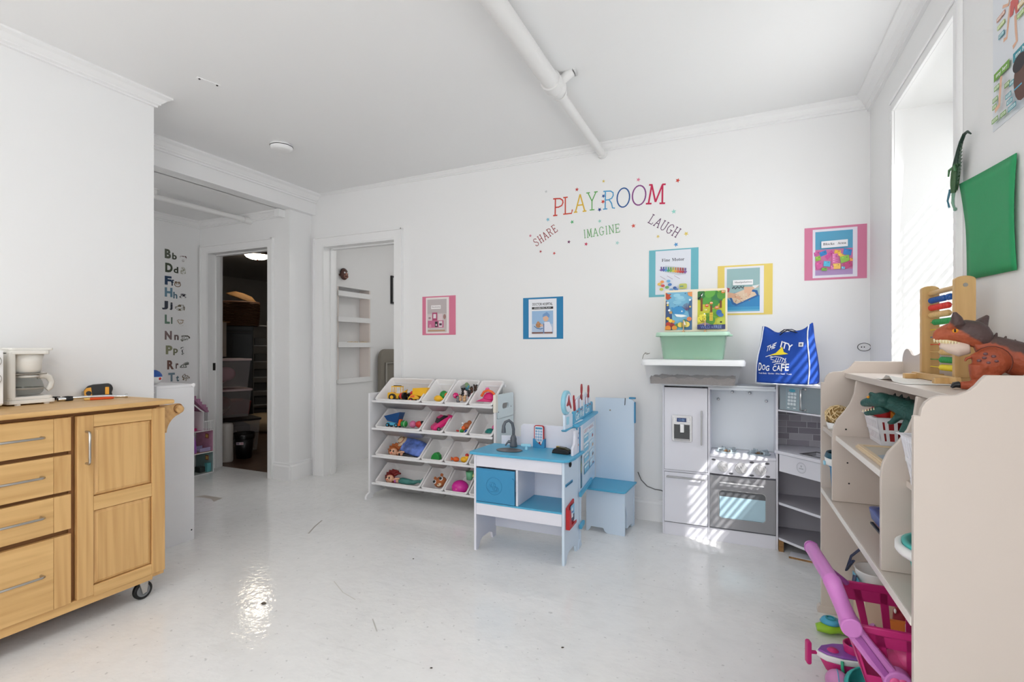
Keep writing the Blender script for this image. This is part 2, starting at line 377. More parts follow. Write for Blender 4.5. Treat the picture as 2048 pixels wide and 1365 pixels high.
tb.obj('blind_tape', SL, wo)
wc = MB(); cw = .05
wc.box(RX-.012, RX, 2.197-cw, 2.197, 1.0, 2.28+cw).box(RX-.012, RX, 2.972, 2.972+cw*.45, 1.0, 2.28+cw).box(RX-.012, RX, 2.197, 2.972, 2.28, 2.28+cw)
wc.box(RX-.02, RX-.012, 2.197-cw, 2.197-cw+.012, 1.0, 2.28+cw).box(RX-.02, RX-.012, 2.197-cw, 2.972+cw*.45, 2.28+cw-.012, 2.28+cw)
wc.box(RX-.03, RX+.33, 2.16, 3.0, .965, .985)
struct('trim_window', wc, TRIM, bv=.002)
# window_unseen is assumed behind the camera, added to carry the side fill
w2 = MB(); w2.box(X0, X0+.05, -2.2, -2.14, .85, 2.25).box(X0, X0+.05, -.86, -.8, .85, 2.25).box(X0, X0+.05, -2.14, -.86, .85, .91).box(X0, X0+.05, -2.14, -.86, 2.19, 2.25).box(X0, X0+.05, -1.53, -1.47, .91, 2.19)
w2 = struct('window_unseen', w2, TRIM)
for a, b in ((-2.14, -1.53), (-1.47, -.86)): B(X0+.02, X0+.026, a, b, .91, 2.19).obj('pane', GL, w2)
# niche shelving in the closet wall
NW = mat('niche_side_paint', (226, 216, 210), .6)
n0 = CX_-.13
ns = thing('niche_shelf', 'white recessed shelving built into the closet wall beyond the doorway', 'shelf', (CX_, 4.04, 0))
def npart(n, *a, m=TRIM, **k): return B(*a).obj(n, m, ns, bv=.002, **k)
npart('side_panel', -.128, .001, .222, .24, .83, 1.74, m=NW, label='cream niche side board')
npart('side_panel', -.128, .001, -.24, -.222, .83, 1.74, m=NW)
for z in (.80, 1.155, 1.405, 1.655): 
    npart('shelf_board', -.128, .012, -.222 if z > .81 else -.25, .222 if z > .81 else .25, z, z+.035)
    B(.012, .018, -.245, .25, z-.006, z+.045).obj('shelf_front', TRIM, ns, bv=.002)
# unseen lamps for the three rooms; main room and alcove ones are added fill
for nm, lb, p_, m_r in (('ceiling_lamp', 'added round white ceiling lamp, unseen, in the main room', (-1.2, -.7, hz(-1.2)), .25), ('ceiling_lamp', 'added round white ceiling lamp, unseen, in the alcove', (-3.95, 1.1, 2.338), .12), ('ceiling_lamp', 'round white ceiling lamp in the closet', (-2.1, 4.75, 2.5), .12)):
    t = thing(nm, lb, 'lamp', p_); MB().lathe([(0, 0), (m_r+.02, 0), (m_r+.02, -.03), (m_r, -.035)], 32).obj('rim', TRIM, t); MB().lathe([(m_r, -.034), (m_r*.8, -.06), (0, -.075)], 32).obj('diffuser', mat('lamp_diffuser', (255, 250, 240), .4, emit=4), t)
# pipes
PIPE = mat('painted_pipe', (228, 227, 226), .35, bump=.08, bs=30)
p = thing('ceiling_pipe', 'thick white painted steam pipe running under the ceiling of the main room', 'pipe', (-.87, 2.5, 2.49))
MB().cyl((0, -5.1, 0), (0, -.03, 0), .044, n=24).obj('pipe_run', PIPE, p)
MB().cyl((0, 0, -.005), (0, .97, -.005), .027, n=20).obj('pipe_run', PIPE, p, label='thinner end of the white pipe')
MB().cyl((0, -.09, 0), (0, -.03, 0), .053, n=24).cyl((0, -.03, 0), (0, .045, -.003), .05, .036, n=24).cyl((0, .045, -.003), (0, .062, -.003), .04, n=24).sph((.01, 0, 0), .047).obj('pipe_fitting', PIPE, p)
MB().cyl((0, -.02, 0), (.085, .0, .066), .024, n=16).cyl((0.02, -.015, .012), (.038, -.012, .026), .032, n=16).obj('pipe_branch', PIPE, p)
MB().cyl((.088, 0, .068), (.096, .002, .0745), .031, .033, n=20).obj('escutcheon', mat('grey_metal', (196, 196, 196), .4, .3), p)
MB().cyl((0, .945, -.005), (0, .974, -.005), .031, .035, n=20).obj('escutcheon', PIPE, p)
p = thing('alcove_pipe', 'slim white pipe under the low ceiling of the alcove', 'pipe', (-4.011, 1.9, 2.281))
MB().cyl((0, -2, 0), (0, 1.29, 0), .022, n=16).obj('pipe_run', PIPE, p); MB().cyl((0, 1.25, 0), (0, 1.325, 0), .029, n=16).obj('pipe_fitting', PIPE, p)
MB().cyl((0, .5, 0), (0, .5, .056), .018, n=12).cyl((0, .5, .05), (0, .5, .056), .035, n=16).obj('pipe_branch', PIPE, p)
d = thing('smoke_detector', 'round white smoke detector on the ceiling near the beam', 'smoke detector', (-2.846, 2.527, hz(-2.846)))
MB().lathe([(0, -.001), (.075, -.001), (.075, -.014)], 28, caps=False).lathe([(.073, -.018), (.068, -.034), (.05, -.04), (0, -.041)], 28).obj('housing', TRIM, d)
MB().lathe([(.0, -.013), (.064, -.013), (.064, -.019), (0, -.019)], 28).obj('vent_gap', mat('black_gap', (30, 30, 30), .6), d)
d = thing('screw_plate', 'small white blanking plate with two dark screws on the ceiling', 'plate', (-2.523, 1.777, hz(-2.523)-.001), R(75))
B(-.055, .055, -.009, .009, -.002, .001).obj('plate', CEIL, d)
for x in (-.042, .042): MB().cyl((x, 0, -.005), (x, 0, -.002), .005, n=10).obj('screw', MC['dark_metal'], d)
tag(MB().cyl((RX-.006, 3.02, 2.255), (RX, 3.02, 2.255), .005, n=10).obj('wall_screw', MC['dark_metal']), 'tiny dark screw in the wall beside the window top corner', 'screw')
# ================================================================ left: kitchen cart and what stands on it
def serif(s): return ''.join(chr(0x1D400+ord(c)-65) if c.isupper() else chr(0x1D41A+ord(c)-97) if c.islower() else c for c in s)
OAK = wood_mat('oak_upright', (214, 172, 114), (194, 150, 94), 'Z'); OAKY = wood_mat('oak_lengthwise', (217, 176, 117), (196, 153, 96), 'Y')
OAKX = wood_mat('oak_crosswise', (210, 167, 112), (188, 144, 92), 'X'); OAKD = mat('oak_shadow_gap', (140, 96, 56), .6, var=.2)
NICK = mat('brushed_nickel', (190, 186, 180), .28, 1); CHROME = mat('chrome', (215, 215, 215), .12, 1)
RUB = mat('black_rubber', (28, 28, 28), .55); BLK = mat('black_plastic', (24, 24, 26), .4)
cart = thing('kitchen_cart', 'oak kitchen cart with four drawers, one panelled door and a towel bar', 'cart', (-2.465, 0, 0))
def cp(name, m, *a, bv=.002, p=None, **k): return B(*a).obj(name, m, p or cart, bv=bv, **k)
y0 = .36
cp('carcass', OAKD, -.46, -.022, y0+.02, 1.513, .10, .874)
cp('side_panel', OAKX, -.463, -.02, 1.497, 1.515, .09, .874); cp('side_panel', OAKX, -.463, -.02, y0, y0+.018, .09, .874)
cp('corner_post', OAK, -.045, -.001, 1.485, 1.5155, .095, .872, bv=.001)
cp('bottom_rail', OAKY, -.022, .004, y0, 1.465, .085, .121); cp('bottom_rail', OAK, -.022, .003, 1.466, 1.515, .095, .112)
B(-.464, .035, y0-.03, 1.547, .885, .905).obj('countertop', OAKY, cart, bv=.007, seg=3)
cp('apron', OAKD, -.455, -.012, y0+.02, 1.505, .870, .885)
cp('divider', OAKD, -.03, -.012, 1.150, 1.169, .11, .875, bv=0)
def pull(parent, p, q, out=.028):
    mb = MB(); a = Vector(p); b = Vector(q); o = Vector((out, 0, 0)); d = (b-a).normalized()*.008
    mb.tube([a, a+o*.8, a+o+d, b+o-d, b+o*.8, b], .005, 8)
    return mb.obj('handle', NICK, parent, label='brushed metal bar handle')
for z0, z1, hz in ((.734, .869, .803), (.574, .719, .65), (.421, .560, .495), (.121, .401, .27)):
    dr = B(-.012, .010, y0+.02, 1.093, z0, z1).obj('drawer', OAKY, cart, bv=.0025)
    B(-.012, .0095, 1.0935, 1.150, z0, z1).obj('drawer_stile', OAK, dr, bv=.0015)
    pull(dr, (.010, .70, hz), (.010, 1.052, hz))
# door with two raised panels
dr = B(-.012, .012, 1.170, 1.227, .121, .869).obj('door', OAK, cart, bv=.002)
B(-.012, .012, 1.458, 1.5155, .112, .869).obj('stile', OAK, dr, bv=.002)
for a, b in ((.819, .869), (.470, .529), (.112, .159)): B(-.012, .011, 1.2275, 1.4575, a, b).obj('rail', OAKY, dr, bv=.0015)
for a, b in ((.5295, .8185), (.1595, .4695)):
    pm = MB(); y_a, y_b = 1.2275, 1.4575; e = .016; r_ = []
    for xx, ii in ((-.004, 0), (.003, e*.2), (.009, e), (.0085, e+.003)): r_.append([(xx, y_a+ii, a+ii), (xx, y_b-ii, a+ii), (xx, y_b-ii, b-ii), (xx, y_a+ii, b-ii)])
    pm.loft(r_, sm=False).obj('door_panel', OAK, dr)
pull(dr, (.012, 1.200, .672), (.012, 1.200, .803), .026)
for z in (.21, .70): MB().cyl((-.004, 1.519, z-.028), (-.004, 1.519, z+.028), .0045, n=10).box(-.02, .002, 1.5155, 1.518, z-.026, z+.026).obj('hinge', NICK, cart)
# towel bar brackets and dowel
br = [(0, .741)]+arc(.125, .735, .092, 175, 112, 8)[0:]+[(.10, .823)]+arc(.098, .851, .026, -70, 90, 8)+[(.0, .872)]
br = [(1.517+a*.88, b) for a, b in br]
for x in (-.045, -.43): MB().prism(br, 'yz', x, x+.02).obj('towel_bracket', OAKX, cart, bv=.003)
MB().cyl((-.445, 1.6, .85), (-.012, 1.6, .85), .0165, n=20).sph((-.012, 1.6, .85), (.011, .0195, .0195)).obj('towel_bar', OAKX, cart)
MB().torus((-.0245, 1.6, .853), .021, .0022, 'x').obj('hole_edge', OAKD, cart)
for x, y in ((-.03, 1.44), (-.41, 1.44), (-.03, .45), (-.41, .45)):
    wm = MB(); wm.lathe([(0, -.013), (.02, -.013), (.022, -.008), (.034, -.010), (.034, .010), (.022, .008), (.02, .013), (0, .013)], 28)
    T = Matrix.Rotation(R(90), 4, 'Y') @ Matrix.Rotation(0, 4, 'Z')
    def rot(m, T): m.v = [tuple(T @ Vector(v)) for v in m.v]; return m
    c = thing_c = MB().cyl((x, y, .07), (x, y, .088), .02, n=16).prism([(y-.02, .078), (y+.018, .078), (y+.012, .03), (y-.006, .026)], 'yz', x+.013, x+.016).prism([(y-.02, .078), (y+.018, .078), (y+.012, .03), (y-.006, .026)], 'yz', x-.016, x-.013).obj('caster', NICK, cart, bv=.001)
    tr = MB(); prof = [(.026, -.009), (.036, -.0105), (.040, -.006), (.040, .006), (.036, .0105), (.026, .009)]
    tr.loft([[(x+b, y+a*math.cos(t), .040+a*math.sin(t)) for a, b in prof] for t in [2*PI*k/28 for k in range(28)]], closed=True).obj('tyre', RUB, c)
    MB().cyl((x-.0095, y, .040), (x+.0095, y, .040), .028, n=24).cyl((x-.0125, y, .040), (x+.0125, y, .040), .008, n=12).torus((x+.0095, y, .04), .02, .002, 'x').obj('wheel_hub', mat('hub_grey', (120, 122, 124), .35, .3), c)
# coffee maker
CMW = mat('cream_appliance_plastic', (232, 230, 224), .35); CMG = mat('grey_plastic', (150, 146, 138), .4)
CG = clear_mat('carafe_glass', (120, 126, 120), .38, .05)
t = thing('coffee_maker', 'small white drip coffee maker with a glass carafe on the oak cart', 'coffee maker', (-2.82, 1.155, .905), R(90))
MB().prism(rrect(-.085, -.072, .078, .072, .02), 'xy', .006, .022).prism(rrect(-.082, -.068, .072, .068, .02), 'xy', .022, .036).obj('base', CMW, t, bv=.003)
MB().prism(rrect(-.082, -.066, -.055, .066, .012), 'xy', .03, .225).obj('water_tank', CMW, t, bv=.003)
MB().prism(rrect(-.082, -.068, .062, .068, .02), 'xy', .215, .232).prism(rrect(-.078, -.064, .074, .05, .015), 'xy', .232, .243).obj('lid', CMW, t, bv=.003)
MB().lathe([(0, .135), (.044, .135), (.05, .15), (.052, .18), (.057, .215), (0, .215)], 28, (.003, 0, 0)).obj('brew_basket', CMW, t)
MB().box(-.055, .055, -.05, .05, .128, .1335).obj('drip_plate', CMG, t, bv=.002)
ca = MB().lathe([(.0, .0405), (.048, .0405), (.058, .055), (.060, .075), (.053, .1), (.043, .116), (.041, .121)], 32, (.0, 0, 0)).obj('carafe', CG, t)
MB().lathe([(0, .128), (.038, .127), (.045, .120), (.043, .114), (0, .114)], 28).obj('carafe_lid', CMW, ca)
MB().lathe([(.0595, .064), (.0612, .066), (.0612, .07), (.0595, .072)], 28).obj('carafe_band', CMG, ca)
MB().tube([(.040, 0, .118), (.062, 0, .122), (.082, 0, .112), (.092, 0, .09), (.086, 0, .066), (.074, 0, .056)], [.009, .01, .009, .008, .008, .007], 10, flat=1.5).obj('handle', CMW, ca)
MB().cyl((-.05, -.06, 0), (-.05, -.06, .008), .01, n=10).cyl((.05, -.055, 0), (.05, -.055, .008), .01, n=10).cyl((.05, .055, 0), (.05, .055, .008), .01, n=10).cyl((-.05, .06, 0), (-.05, .06, .008), .01, n=10).obj('foot', CMW, t)
t = thing('toaster_oven', 'white toaster oven with two knobs beside the coffee maker', 'toaster oven', (-2.792, .84, .905), R(90))
B(-.20, .19, -.11, .13, .012, .238).obj('body', CMW, t, bv=.006)
B(-.19, .11, -.118, -.109, .03, .215).obj('door', mat('oven_glass', (60, 60, 62), .1), t, bv=.004)
MB().tube([(-.16, -.118, .2), (-.16, -.14, .2), (.08, -.14, .2), (.08, -.118, .2)], .006).obj('handle', CMG, t)
B(.115, .188, -.114, -.11, .02, .232).obj('control_panel', TRIM, t, bv=.001)
for z in (.19, .12): 
    k = MB().cyl((.158, -.114, z), (.158, -.13, z), .021, .018, n=24).box(.155, .161, -.136, -.129, z-.017, z+.017).obj('knob', TRIM, t, bv=.001)
    MB().torus((.158, -.1145, z), .024, .0012, 'y', 28, 6).obj('dial_ring', CMG, k)
for x in (-.17, .16): MB().cyl((x, -.08, 0), (x, -.08, .012), .01, n=10).cyl((x, .1, 0), (x, .1, .012), .01, n=10).obj('foot', BLK, t)
# tape measure, tools
YEL = mat('safety_yellow', (232, 165, 50), .4)
t = thing('tape_measure', 'black and yellow tape measure standing on the cart top', 'tape measure', (-2.885, 1.462, .905), R(62))
pf = [(-.052, .004), (-.046, 0), (.05, 0), (.056, .006), (.052, .02), (.058, .04), (.052, .058), (.04, .066), (-.02, .062), (-.04, .056), (-.054, .036)]
MB().prism(pf, 'xz', -.024, .024).obj('case', BLK, t, bv=.006, seg=3)
MB().prism([(-.051, .006), (-.022, .006), (-.026, .05), (-.044, .047), (-.053, .034)], 'xz', -.0265, .0265).obj('cover', YEL, t, bv=.002)
MB().cyl((-.035, -.0275, .022), (-.035, -.0265, .022), .011, n=18).obj('badge', BLK, t)
B(.026, .043, -.0255, .0255, .012, .050).obj('grip_inset', YEL, t, bv=.003)
B(-.062, -.052, -.01, .01, .014, .030).obj('tape_hook', CMG, t, bv=.001)
t = thing('ratchet_wrench', 'chrome ratchet wrench lying across the cart top', 'wrench', (-2.80, 1.31, .9055), 0, rot=(0, 0, R(63)))
MB().tube([(.0, 0, .012), (.05, 0, .013), (.12, 0, .012), (.19, 0, .009), (.2, 0, .009)], [.0055, .0065, .0075, .0065, .0085], 12).tube([(.198, 0, .009), (.208, 0, .009)], .0105, 12).obj('handle', CHROME, t)
MB().lathe([(0, 0), (.016, 0), (.018, .008), (.016, .02), (0, .022)], 20, (-.012, 0, 0), sx=1.2).obj('head', BLK, t, label='black ratchet head')
MB().cyl((-.045, -.02, .0095), (-.018, -.008, .0095), .0095, n=18).obj('socket', CHROME, t); MB().cyl((-.0455, -.0203, .0095), (-.0452, -.0202, .0095), .0065, n=14).obj('socket_bore', BLK, t)
t = thing('screwdriver', 'thin screwdriver with a clear orange handle beside the ratchet', 'screwdriver', (-2.745, 1.335, .9055), R(67))
MB().tube([(.02, 0, .006), (.1, 0, .006), (.108, 0, .006)], [.006, .0055, .003], 8).obj('handle', mat('orange_plastic', (214, 78, 30), .25), t)
MB().cyl((-.0, 0, .006), (.02, 0, .006), .0055, n=8).obj('ferrule', mat('brass', (226, 190, 110), .3, .6), t)
t = thing('spring_clamp', 'small black clamp on the cart beside the coffee maker', 'clamp', (-2.885, 1.275, .905), R(75))
MB().tube([(-.035, 0, .012), (.0, .003, .014), (.03, 0, .01)], [.006, .005, .007], 8).obj('jaw', BLK, t); MB().tube([(-.03, -.012, .006), (0, 0, .007), (.035, .012, .006)], .0055, 8).sph((-.036, .0, .02), .008).obj('grip', BLK, t)
# ================================================================ white cabinet end, toy on it, doll's house
MEL = mat('white_melamine', (222, 222, 224), .45)
t = thing('storage_cabinet', 'low white cabinet end standing past the wall end behind the oak cart', 'cabinet', (-2.99, 1.905, 0))
B(-.018, 0, -.105, .112, .0, .914).obj('end_panel', MEL, t, bv=.001)
B(-.95, -.018, -.105, .11, .896, .914).obj('top_board', MEL, t, bv=.001); B(-.95, .0, -.105, .112, .9145, .93).obj('top_board', MEL, t, bv=.001)
B(-.95, -.932, -.105, .11, 0, .896).obj('end_panel', MEL, t); B(-.93, -.02, -.10, -.095, .03, .89).obj('back_board', MEL, t)
B(-.93, -.02, -.09, .11, .45, .468).obj('shelf', MEL, t)
MB().cyl((.0, .103, .924), (.008, .103, .924), .011, n=18).obj('corner_bumper', TRIM, t); MB().cyl((0, .095, .06), (.0015, .095, .06), .0045, n=10).obj('screw', BLK, t)
t = thing('ball_toy', 'small round blue and white toy on the white cabinet', 'toy', (-3.15, 1.88, .9305))
MB().sph((0, 0, .042), .042, 20, 14).obj('body', mat('toy_white', (235, 235, 232), .4), t); MB().lathe([(.0435, .046), (.041, .058), (.03, .075), (.015, .084), (0, .0865)], 20).obj('cap', mat('toy_blue', (30, 80, 160), .4), t)
MB().sph((.038, .012, .035), .008).obj('nose', mat('toy_red', (200, 40, 40), .4), t)
DW = mat('dollhouse_edge', (232, 232, 232), .5); DP = mat('dollhouse_pink', (205, 150, 180), .6, var=.12, vs=30); DG = mat('dollhouse_grey', (150, 155, 150), .6)
t = thing('dollhouse', 'pink and white open doll house standing against the alphabet wall', 'dollhouse', (-4.42, 3.167, 0))
Y0 = -.56
for z, m in ((.0, DG), (.19, wood_mat('dollhouse_wood', (186, 140, 100), (150, 105, 72), 'Y')), (.388, DP)):
    B(-.24, 0, Y0, 0, z+.001, z+.008).obj('floor_board', DW, t, bv=.001); B(-.238, -.003, Y0+.006, -.006, z+.0085, z+.0095).obj('carpet', m, t)
B(-.24, 0, -.007, 0, .0, .388).obj('side_wall', DW, t, bv=.001); B(-.24, 0, Y0, Y0+.007, 0, .56).obj('side_wall', DW, t)
B(-.24, 0, -.103, -.097, .395, .565).obj('side_wall', DW, t)
B(-.237, -.004, -.0085, -.0071, .2, .386).obj('wallpaper', DP, t); B(-.237, -.004, -.0085, -.0071, .01, .188).obj('wallpaper', mat('dollhouse_teal', (150, 175, 175), .6), t)
B(-.24, -.234, Y0, -.14, .395, .7).obj('back_wall', DP, t); B(-.24, -.234, Y0, -.11, .2, .386).obj('back_wall', DP, t); B(-.24, -.234, Y0, -.09, .01, .188).obj('back_wall', DG, t)
for yy in (-.10, -.045): B(-.24, -.2, yy-.003, yy+.003, .01, .386).obj('window_post', DW, t)
FRM = mat('dollhouse_frame', (150, 80, 60), .6); GLD = mat('dollhouse_yellow', (220, 190, 110), .6)
for (yy, zz, xx) in ((-.012, .33, -.08), (-.012, .13, -.08)):
    f_ = B(xx-.022, xx+.022, -.0125, -.009, zz-.022, zz+.022).obj('picture_frame', FRM, t, bv=.001); B(xx-.014, xx+.014, -.0135, -.0126, zz-.014, zz+.014).obj('picture', GLD, f_)
B(-.233, -.2315, -.175, -.145, .49, .53).obj('picture_frame', FRM, t)
rl = MB(); rl.box(-.006, 0, -.09, 0, .474, .482)
for k in range(6): rl.box(-.006, 0, -.088+.0165*k, -.083+.0165*k, .395, .474)
rl.obj('railing', TRIM, t)
RF = mat('dollhouse_roof', (170, 120, 150), .6)
rf = MB().prism([(Y0-.02, .56), (Y0-.02, .575), (Y0+.13, .712), (-.19, .712), (-.055, .572), (-.055, .56), (-.075, .56), (-.2, .692), (Y0+.15, .692), (Y0, .56)], 'yz', -.245, .008).obj('roof', RF, t, bv=.002)
sh = MB()
for r_ in range(5):
    f = r_/5; ya = -.19+.135*f; za = .712-.14*f
    for k in range(6): sh.box(-.24+.04*k+.02*(r_ % 2)*.9, -.203+.04*k+.02*(r_ % 2)*.9, ya-.003, ya+.024, za-.024, za+.004)
sh.obj('shingle', RF, rf, kind='stuff')
ar = MB(); ar.tube([(.004, -.30, .60), (.004, -.27, .655), (.004, -.225, .668), (.004, -.18, .63), (.004, -.13, .585), (.004, -.1, .565)], .006, 6).obj('gable_trim', DW, t)
MAG = mat('doll_furniture_magenta', (190, 40, 110), .5)
s = B(-.15, -.05, -.185, -.125, .398, .418).obj('sofa', MAG, t, bv=.004); B(-.15, -.13, -.185, -.125, .418, .46).obj('sofa_back', MAG, s, bv=.004)
B(-.06, -.02, -.24, -.21, .398, .47).obj('chair', MAG, t, bv=.003)
B(-.14, -.02, -.12, -.02, .2, .215).box(-.14, -.13, -.12, -.02, .215, .24).box(-.03, -.02, -.12, -.02, .215, .235).obj('bed', mat('doll_lilac', (170, 160, 200), .5), t, bv=.002)
MB().prism([(-.19, .2), (-.15, .2), (-.155, .3), (-.17, .36), (-.19, .37)], 'yz', -.03, -.02).obj('curtain', mat('doll_purple', (150, 90, 170), .6), t)
B(-.1, -.03, -.2, -.17, .0095, .14).obj('cupboard', DW, t, bv=.002); B(-.12, -.05, -.1, -.05, .0095, .06).obj('stove', mat('doll_dark', (60, 66, 64), .5), t, bv=.002); B(-.06, -.02, -.05, -.012, .0095, .09).obj('fridge', mat('doll_teal', (90, 160, 165), .5), t, bv=.003)
# ================================================================ alphabet stickers on the alcove wall
rows = {'B': ([(2.9, 1.949, 2.955, 2.033), (2.965, 1.948, 3.007, 2.008), (3.031, 1.928, 3.099, 1.996)], (92, 98, 84), '🐻', (96, 62, 60), 'bear'),
 'D': ([(2.904, 1.825, 2.97, 1.909), (2.978, 1.827, 3.021, 1.885), (3.041, 1.819, 3.095, 1.89)], (76, 84, 68), '🐉', (150, 150, 120), 'small pale'),
 'F': ([(2.9, 1.712, 2.96, 1.791), (2.955, 1.708, 2.981, 1.764), (2.984, 1.701, 3.044, 1.752)], (50, 72, 100), '🐸', (120, 95, 70), 'curled animal'),
 'H': ([(2.9, 1.604, 2.968, 1.688), (2.975, 1.594, 3.012, 1.654), (3.031, 1.6, 3.103, 1.644)], (110, 145, 165), '🎩', (48, 48, 62), 'dark hat'),
 'J': ([(2.875, 1.488, 2.929, 1.566), (2.94, 1.486, 2.97, 1.556), (2.987, 1.486, 3.082, 1.542)], (62, 66, 78), '🚙', (120, 110, 90), 'jeep'),
 'L': ([(2.9, 1.361, 2.945, 1.443), (2.955, 1.362, 2.968, 1.422), (3.004, 1.34, 3.08, 1.406)], (110, 140, 122), '🦁', (140, 105, 55), 'lion'),
 'N': ([(2.9, 1.218, 2.962, 1.297), (2.984, 1.216, 3.024, 1.264), (3.039, 1.204, 3.13, 1.26)], (132, 112, 112), '🪺', (84, 80, 66), 'nest'),
 'P': ([(2.909, 1.087, 2.968, 1.166), (2.975, 1.078, 3.017, 1.138), (3.041, 1.077, 3.085, 1.153)], (150, 152, 122), '🐧', (70, 70, 70), 'penguin'),
 'R': ([(2.921, 0.95, 2.981, 1.032), (2.997, 0.955, 3.022, 1.003), (3.034, 0.96, 3.119, 1.014)], (120, 88, 80), '🌈', (110, 112, 105), 'rainbow'),
 'T': ([(2.931, 0.84, 2.989, 0.919), (3.001, 0.837, 3.027, 0.892), (3.055, 0.837, 3.127, 0.903)], (120, 145, 158), '🐅', (110, 90, 62), 'tiger')}
for ch, (bx, col, em, ec, word) in rows.items():
    y, z = bx[0][0], bx[0][1]
    t = thing('letter_sticker', 'letter %s%s wall sticker with a %s picture beside it' % (ch, ch.lower(), word), 'wall sticker', (AX+.0008, y, z), group='alphabet stickers on the alcove wall')
    for nm, b, tx, c_, bo in (('capital_letter', bx[0], ch, col, .05), ('small_letter', bx[1], ch.lower(), tuple(v*.85 for v in col), .035), ('picture', bx[2], em, ec, .05)):
        Art(plane='+x').text(tx, b[0]-y, b[1]-z, b[2]-y, b[3]-z, c_, bo).obj(nm, PAINT, t)
# ================================================================ the back room behind the first doorway
def rect_box(t, name, m, w0, w1, d0, d1, h, th=.004, z=0):
    mb = MB(); r0 = [(-w0/2, -d0/2), (w0/2, -d0/2), (w0/2, d0/2), (-w0/2, d0/2)]; r1 = [(-w1/2, -d1/2), (w1/2, -d1/2), (w1/2, d1/2), (-w1/2, d1/2)]
    k = lambda r, zz, s=0: [(x-math.copysign(s, x), y-math.copysign(s, y), zz) for x, y in r]
    mb.loft([k(r0, z), k(r1, z+h), k(r1, z+h, th), k(r0, z+th, th)], caps=True, sm=False)
    return mb.obj(name, m, t, bv=.006)
GREYC = clear_mat('clear_tote_plastic', (185, 180, 182), .2, .3)
vd = Vector((-.93, .67, 0))
def tote(lbl, loc, w, d, h, lidm, fill, g='clear totes stacked in the back room'):
    t = thing('storage_tote', lbl, 'storage box', loc, R(-20), g)
    rect_box(t, 'tub', GREYC, w*.88, w, d*.88, d, h-.03)
    MB().prism(rrect(-w/2-.015, -d/2-.015, w/2+.015, d/2+.015, .03), 'xy', h-.032, h-.01).obj('lid', lidm, t, bv=.004)
    B(-.08, .08, -d/2-.02, -d/2-.004, h-.07, h-.03).obj('latch', mat('tote_latch', (60, 30, 60), .4), t, bv=.003)
    f = MB()
    for i, (c, r) in enumerate(fill):
        a = i/len(fill); f.sph(((a-.5)*w*.6, random.uniform(-.3, .0)*d*.6, h*.3+random.random()*h*.2), (w*.2*r, d*.25, h*.24), 10, 7, c=c)
    f.obj('contents', PAINT, t, kind='stuff'); return t
LPK = mat('tote_lid_pink', (215, 190, 192), .5)
tote('upper clear tote of pink striped things with a pale pink lid', (-5.22, 3.86, .705), .40, .42, .33, LPK, [((200, 80, 110), 1), ((225, 180, 190), 1), ((190, 70, 100), 1.1), ((215, 150, 170), .9)])
tote('middle clear tote of toys with a pale lid', (-5.22, 3.87, .385), .40, .42, .318, LPK, [((170, 130, 130), 1), ((150, 150, 165), 1), ((205, 170, 160), 1), ((140, 80, 80), 1)])
tote('bottom clear tote with a black lid on the brown floor', (-5.20, 3.93, .003), .46, .46, .37, BLK, [((150, 150, 155), 1), ((120, 120, 125), 1), ((160, 160, 160), 1)])
t = thing('plastic_film_roll', 'tall roll of clear plastic wrap standing just inside the back room', 'roll', (-4.70, 3.50, .003))
MB().lathe([(0, 0), (.058, 0), (.062, .02), (.06, .2), (.063, .36), (.055, .385), (.02, .388), (.018, .35), (0, .35)], 24).obj('film', mat('translucent_film', (200, 195, 190), .22, bump=.6, bs=14), t)
t = thing('waste_bin', 'black waste bin with a liner bag folded over its rim', 'bin', (-4.70, 3.70, .003))
MB().lathe([(0, 0), (.07, 0), (.095, .24), (.092, .24), (.066, .01), (0, .01)], 28).obj('bin_body', BLK, t)
MB().lathe([(.1, .20), (.104, .235), (.1, .262), (.088, .255), (.07, .2)], 28).obj('liner_bag', mat('black_film', (20, 20, 22), .2, bump=.8, bs=25), t)
Art(plane='-y').rect(-.035, 0, .035, .028, (220, 200, 205)).rect(-.03, .004, -.005, .024, (150, 140, 160)).rect(.005, .004, .03, .024, (200, 160, 170)).obj('sticker', PAINT, t, loc=(.045, -.083, .15), rot=(R(6), 0, R(32)))
t = thing('red_tub', 'red plastic tub behind the clear totes', 'tub', (-5.74, 4.36, .003), R(-25))
B(-.2, .2, -.15, .15, 0, .2).obj('lower_box', BLK, t, bv=.01); mb = rect_box(t, 'tub', mat('tub_red', (150, 45, 35), .5), .34, .42, .25, .32, .25, z=.24); B(-.15, .1, -.1, .1, .35, .5).obj('cloth', mat('tub_cloth', (170, 90, 80), .8), t, bv=.03)
t = thing('floor_cushion', 'large round cream floor cushion on the brown floor', 'cushion', (-6.05, 5.08, .003))
MB().lathe([(0, 0), (.26, .0), (.34, .05), (.36, .11), (.33, .17), (.22, .215), (0, .225)], 32).obj('cover', mat('cream_fabric', (196, 176, 146), .9, bump=.5, bs=120), t)
t = thing('black_cabinet', 'tall black cabinet in the back room under the wicker hamper', 'cabinet', (-6.36, 4.83, .003), R(52))
BCB = mat('black_cabinet_paint', (22, 20, 22), .4)
B(-.25, .25, 0, .28, 0, 1.44).obj('body', BCB, t, bv=.003)
for s_ in (-1, 1): d_ = B(-.245 if s_ < 0 else .003, -.003 if s_ < 0 else .245, -.014, 0, .05, 1.33).obj('door', BCB, t, bv=.003); MB().sph((s_*.02, -.024, .75), .01).obj('knob', CMG, d_)
B(-.255, .255, -.02, .28, 1.38, 1.44).obj('cornice', BCB, t, bv=.004); B(-.23, .23, -.008, 0, 1.345, 1.37).obj('carved_band', mat('dark_carving', (44, 38, 36), .5, bump=1, bs=60), t)
WK = mat('dark_wicker', (88, 56, 36), .7)
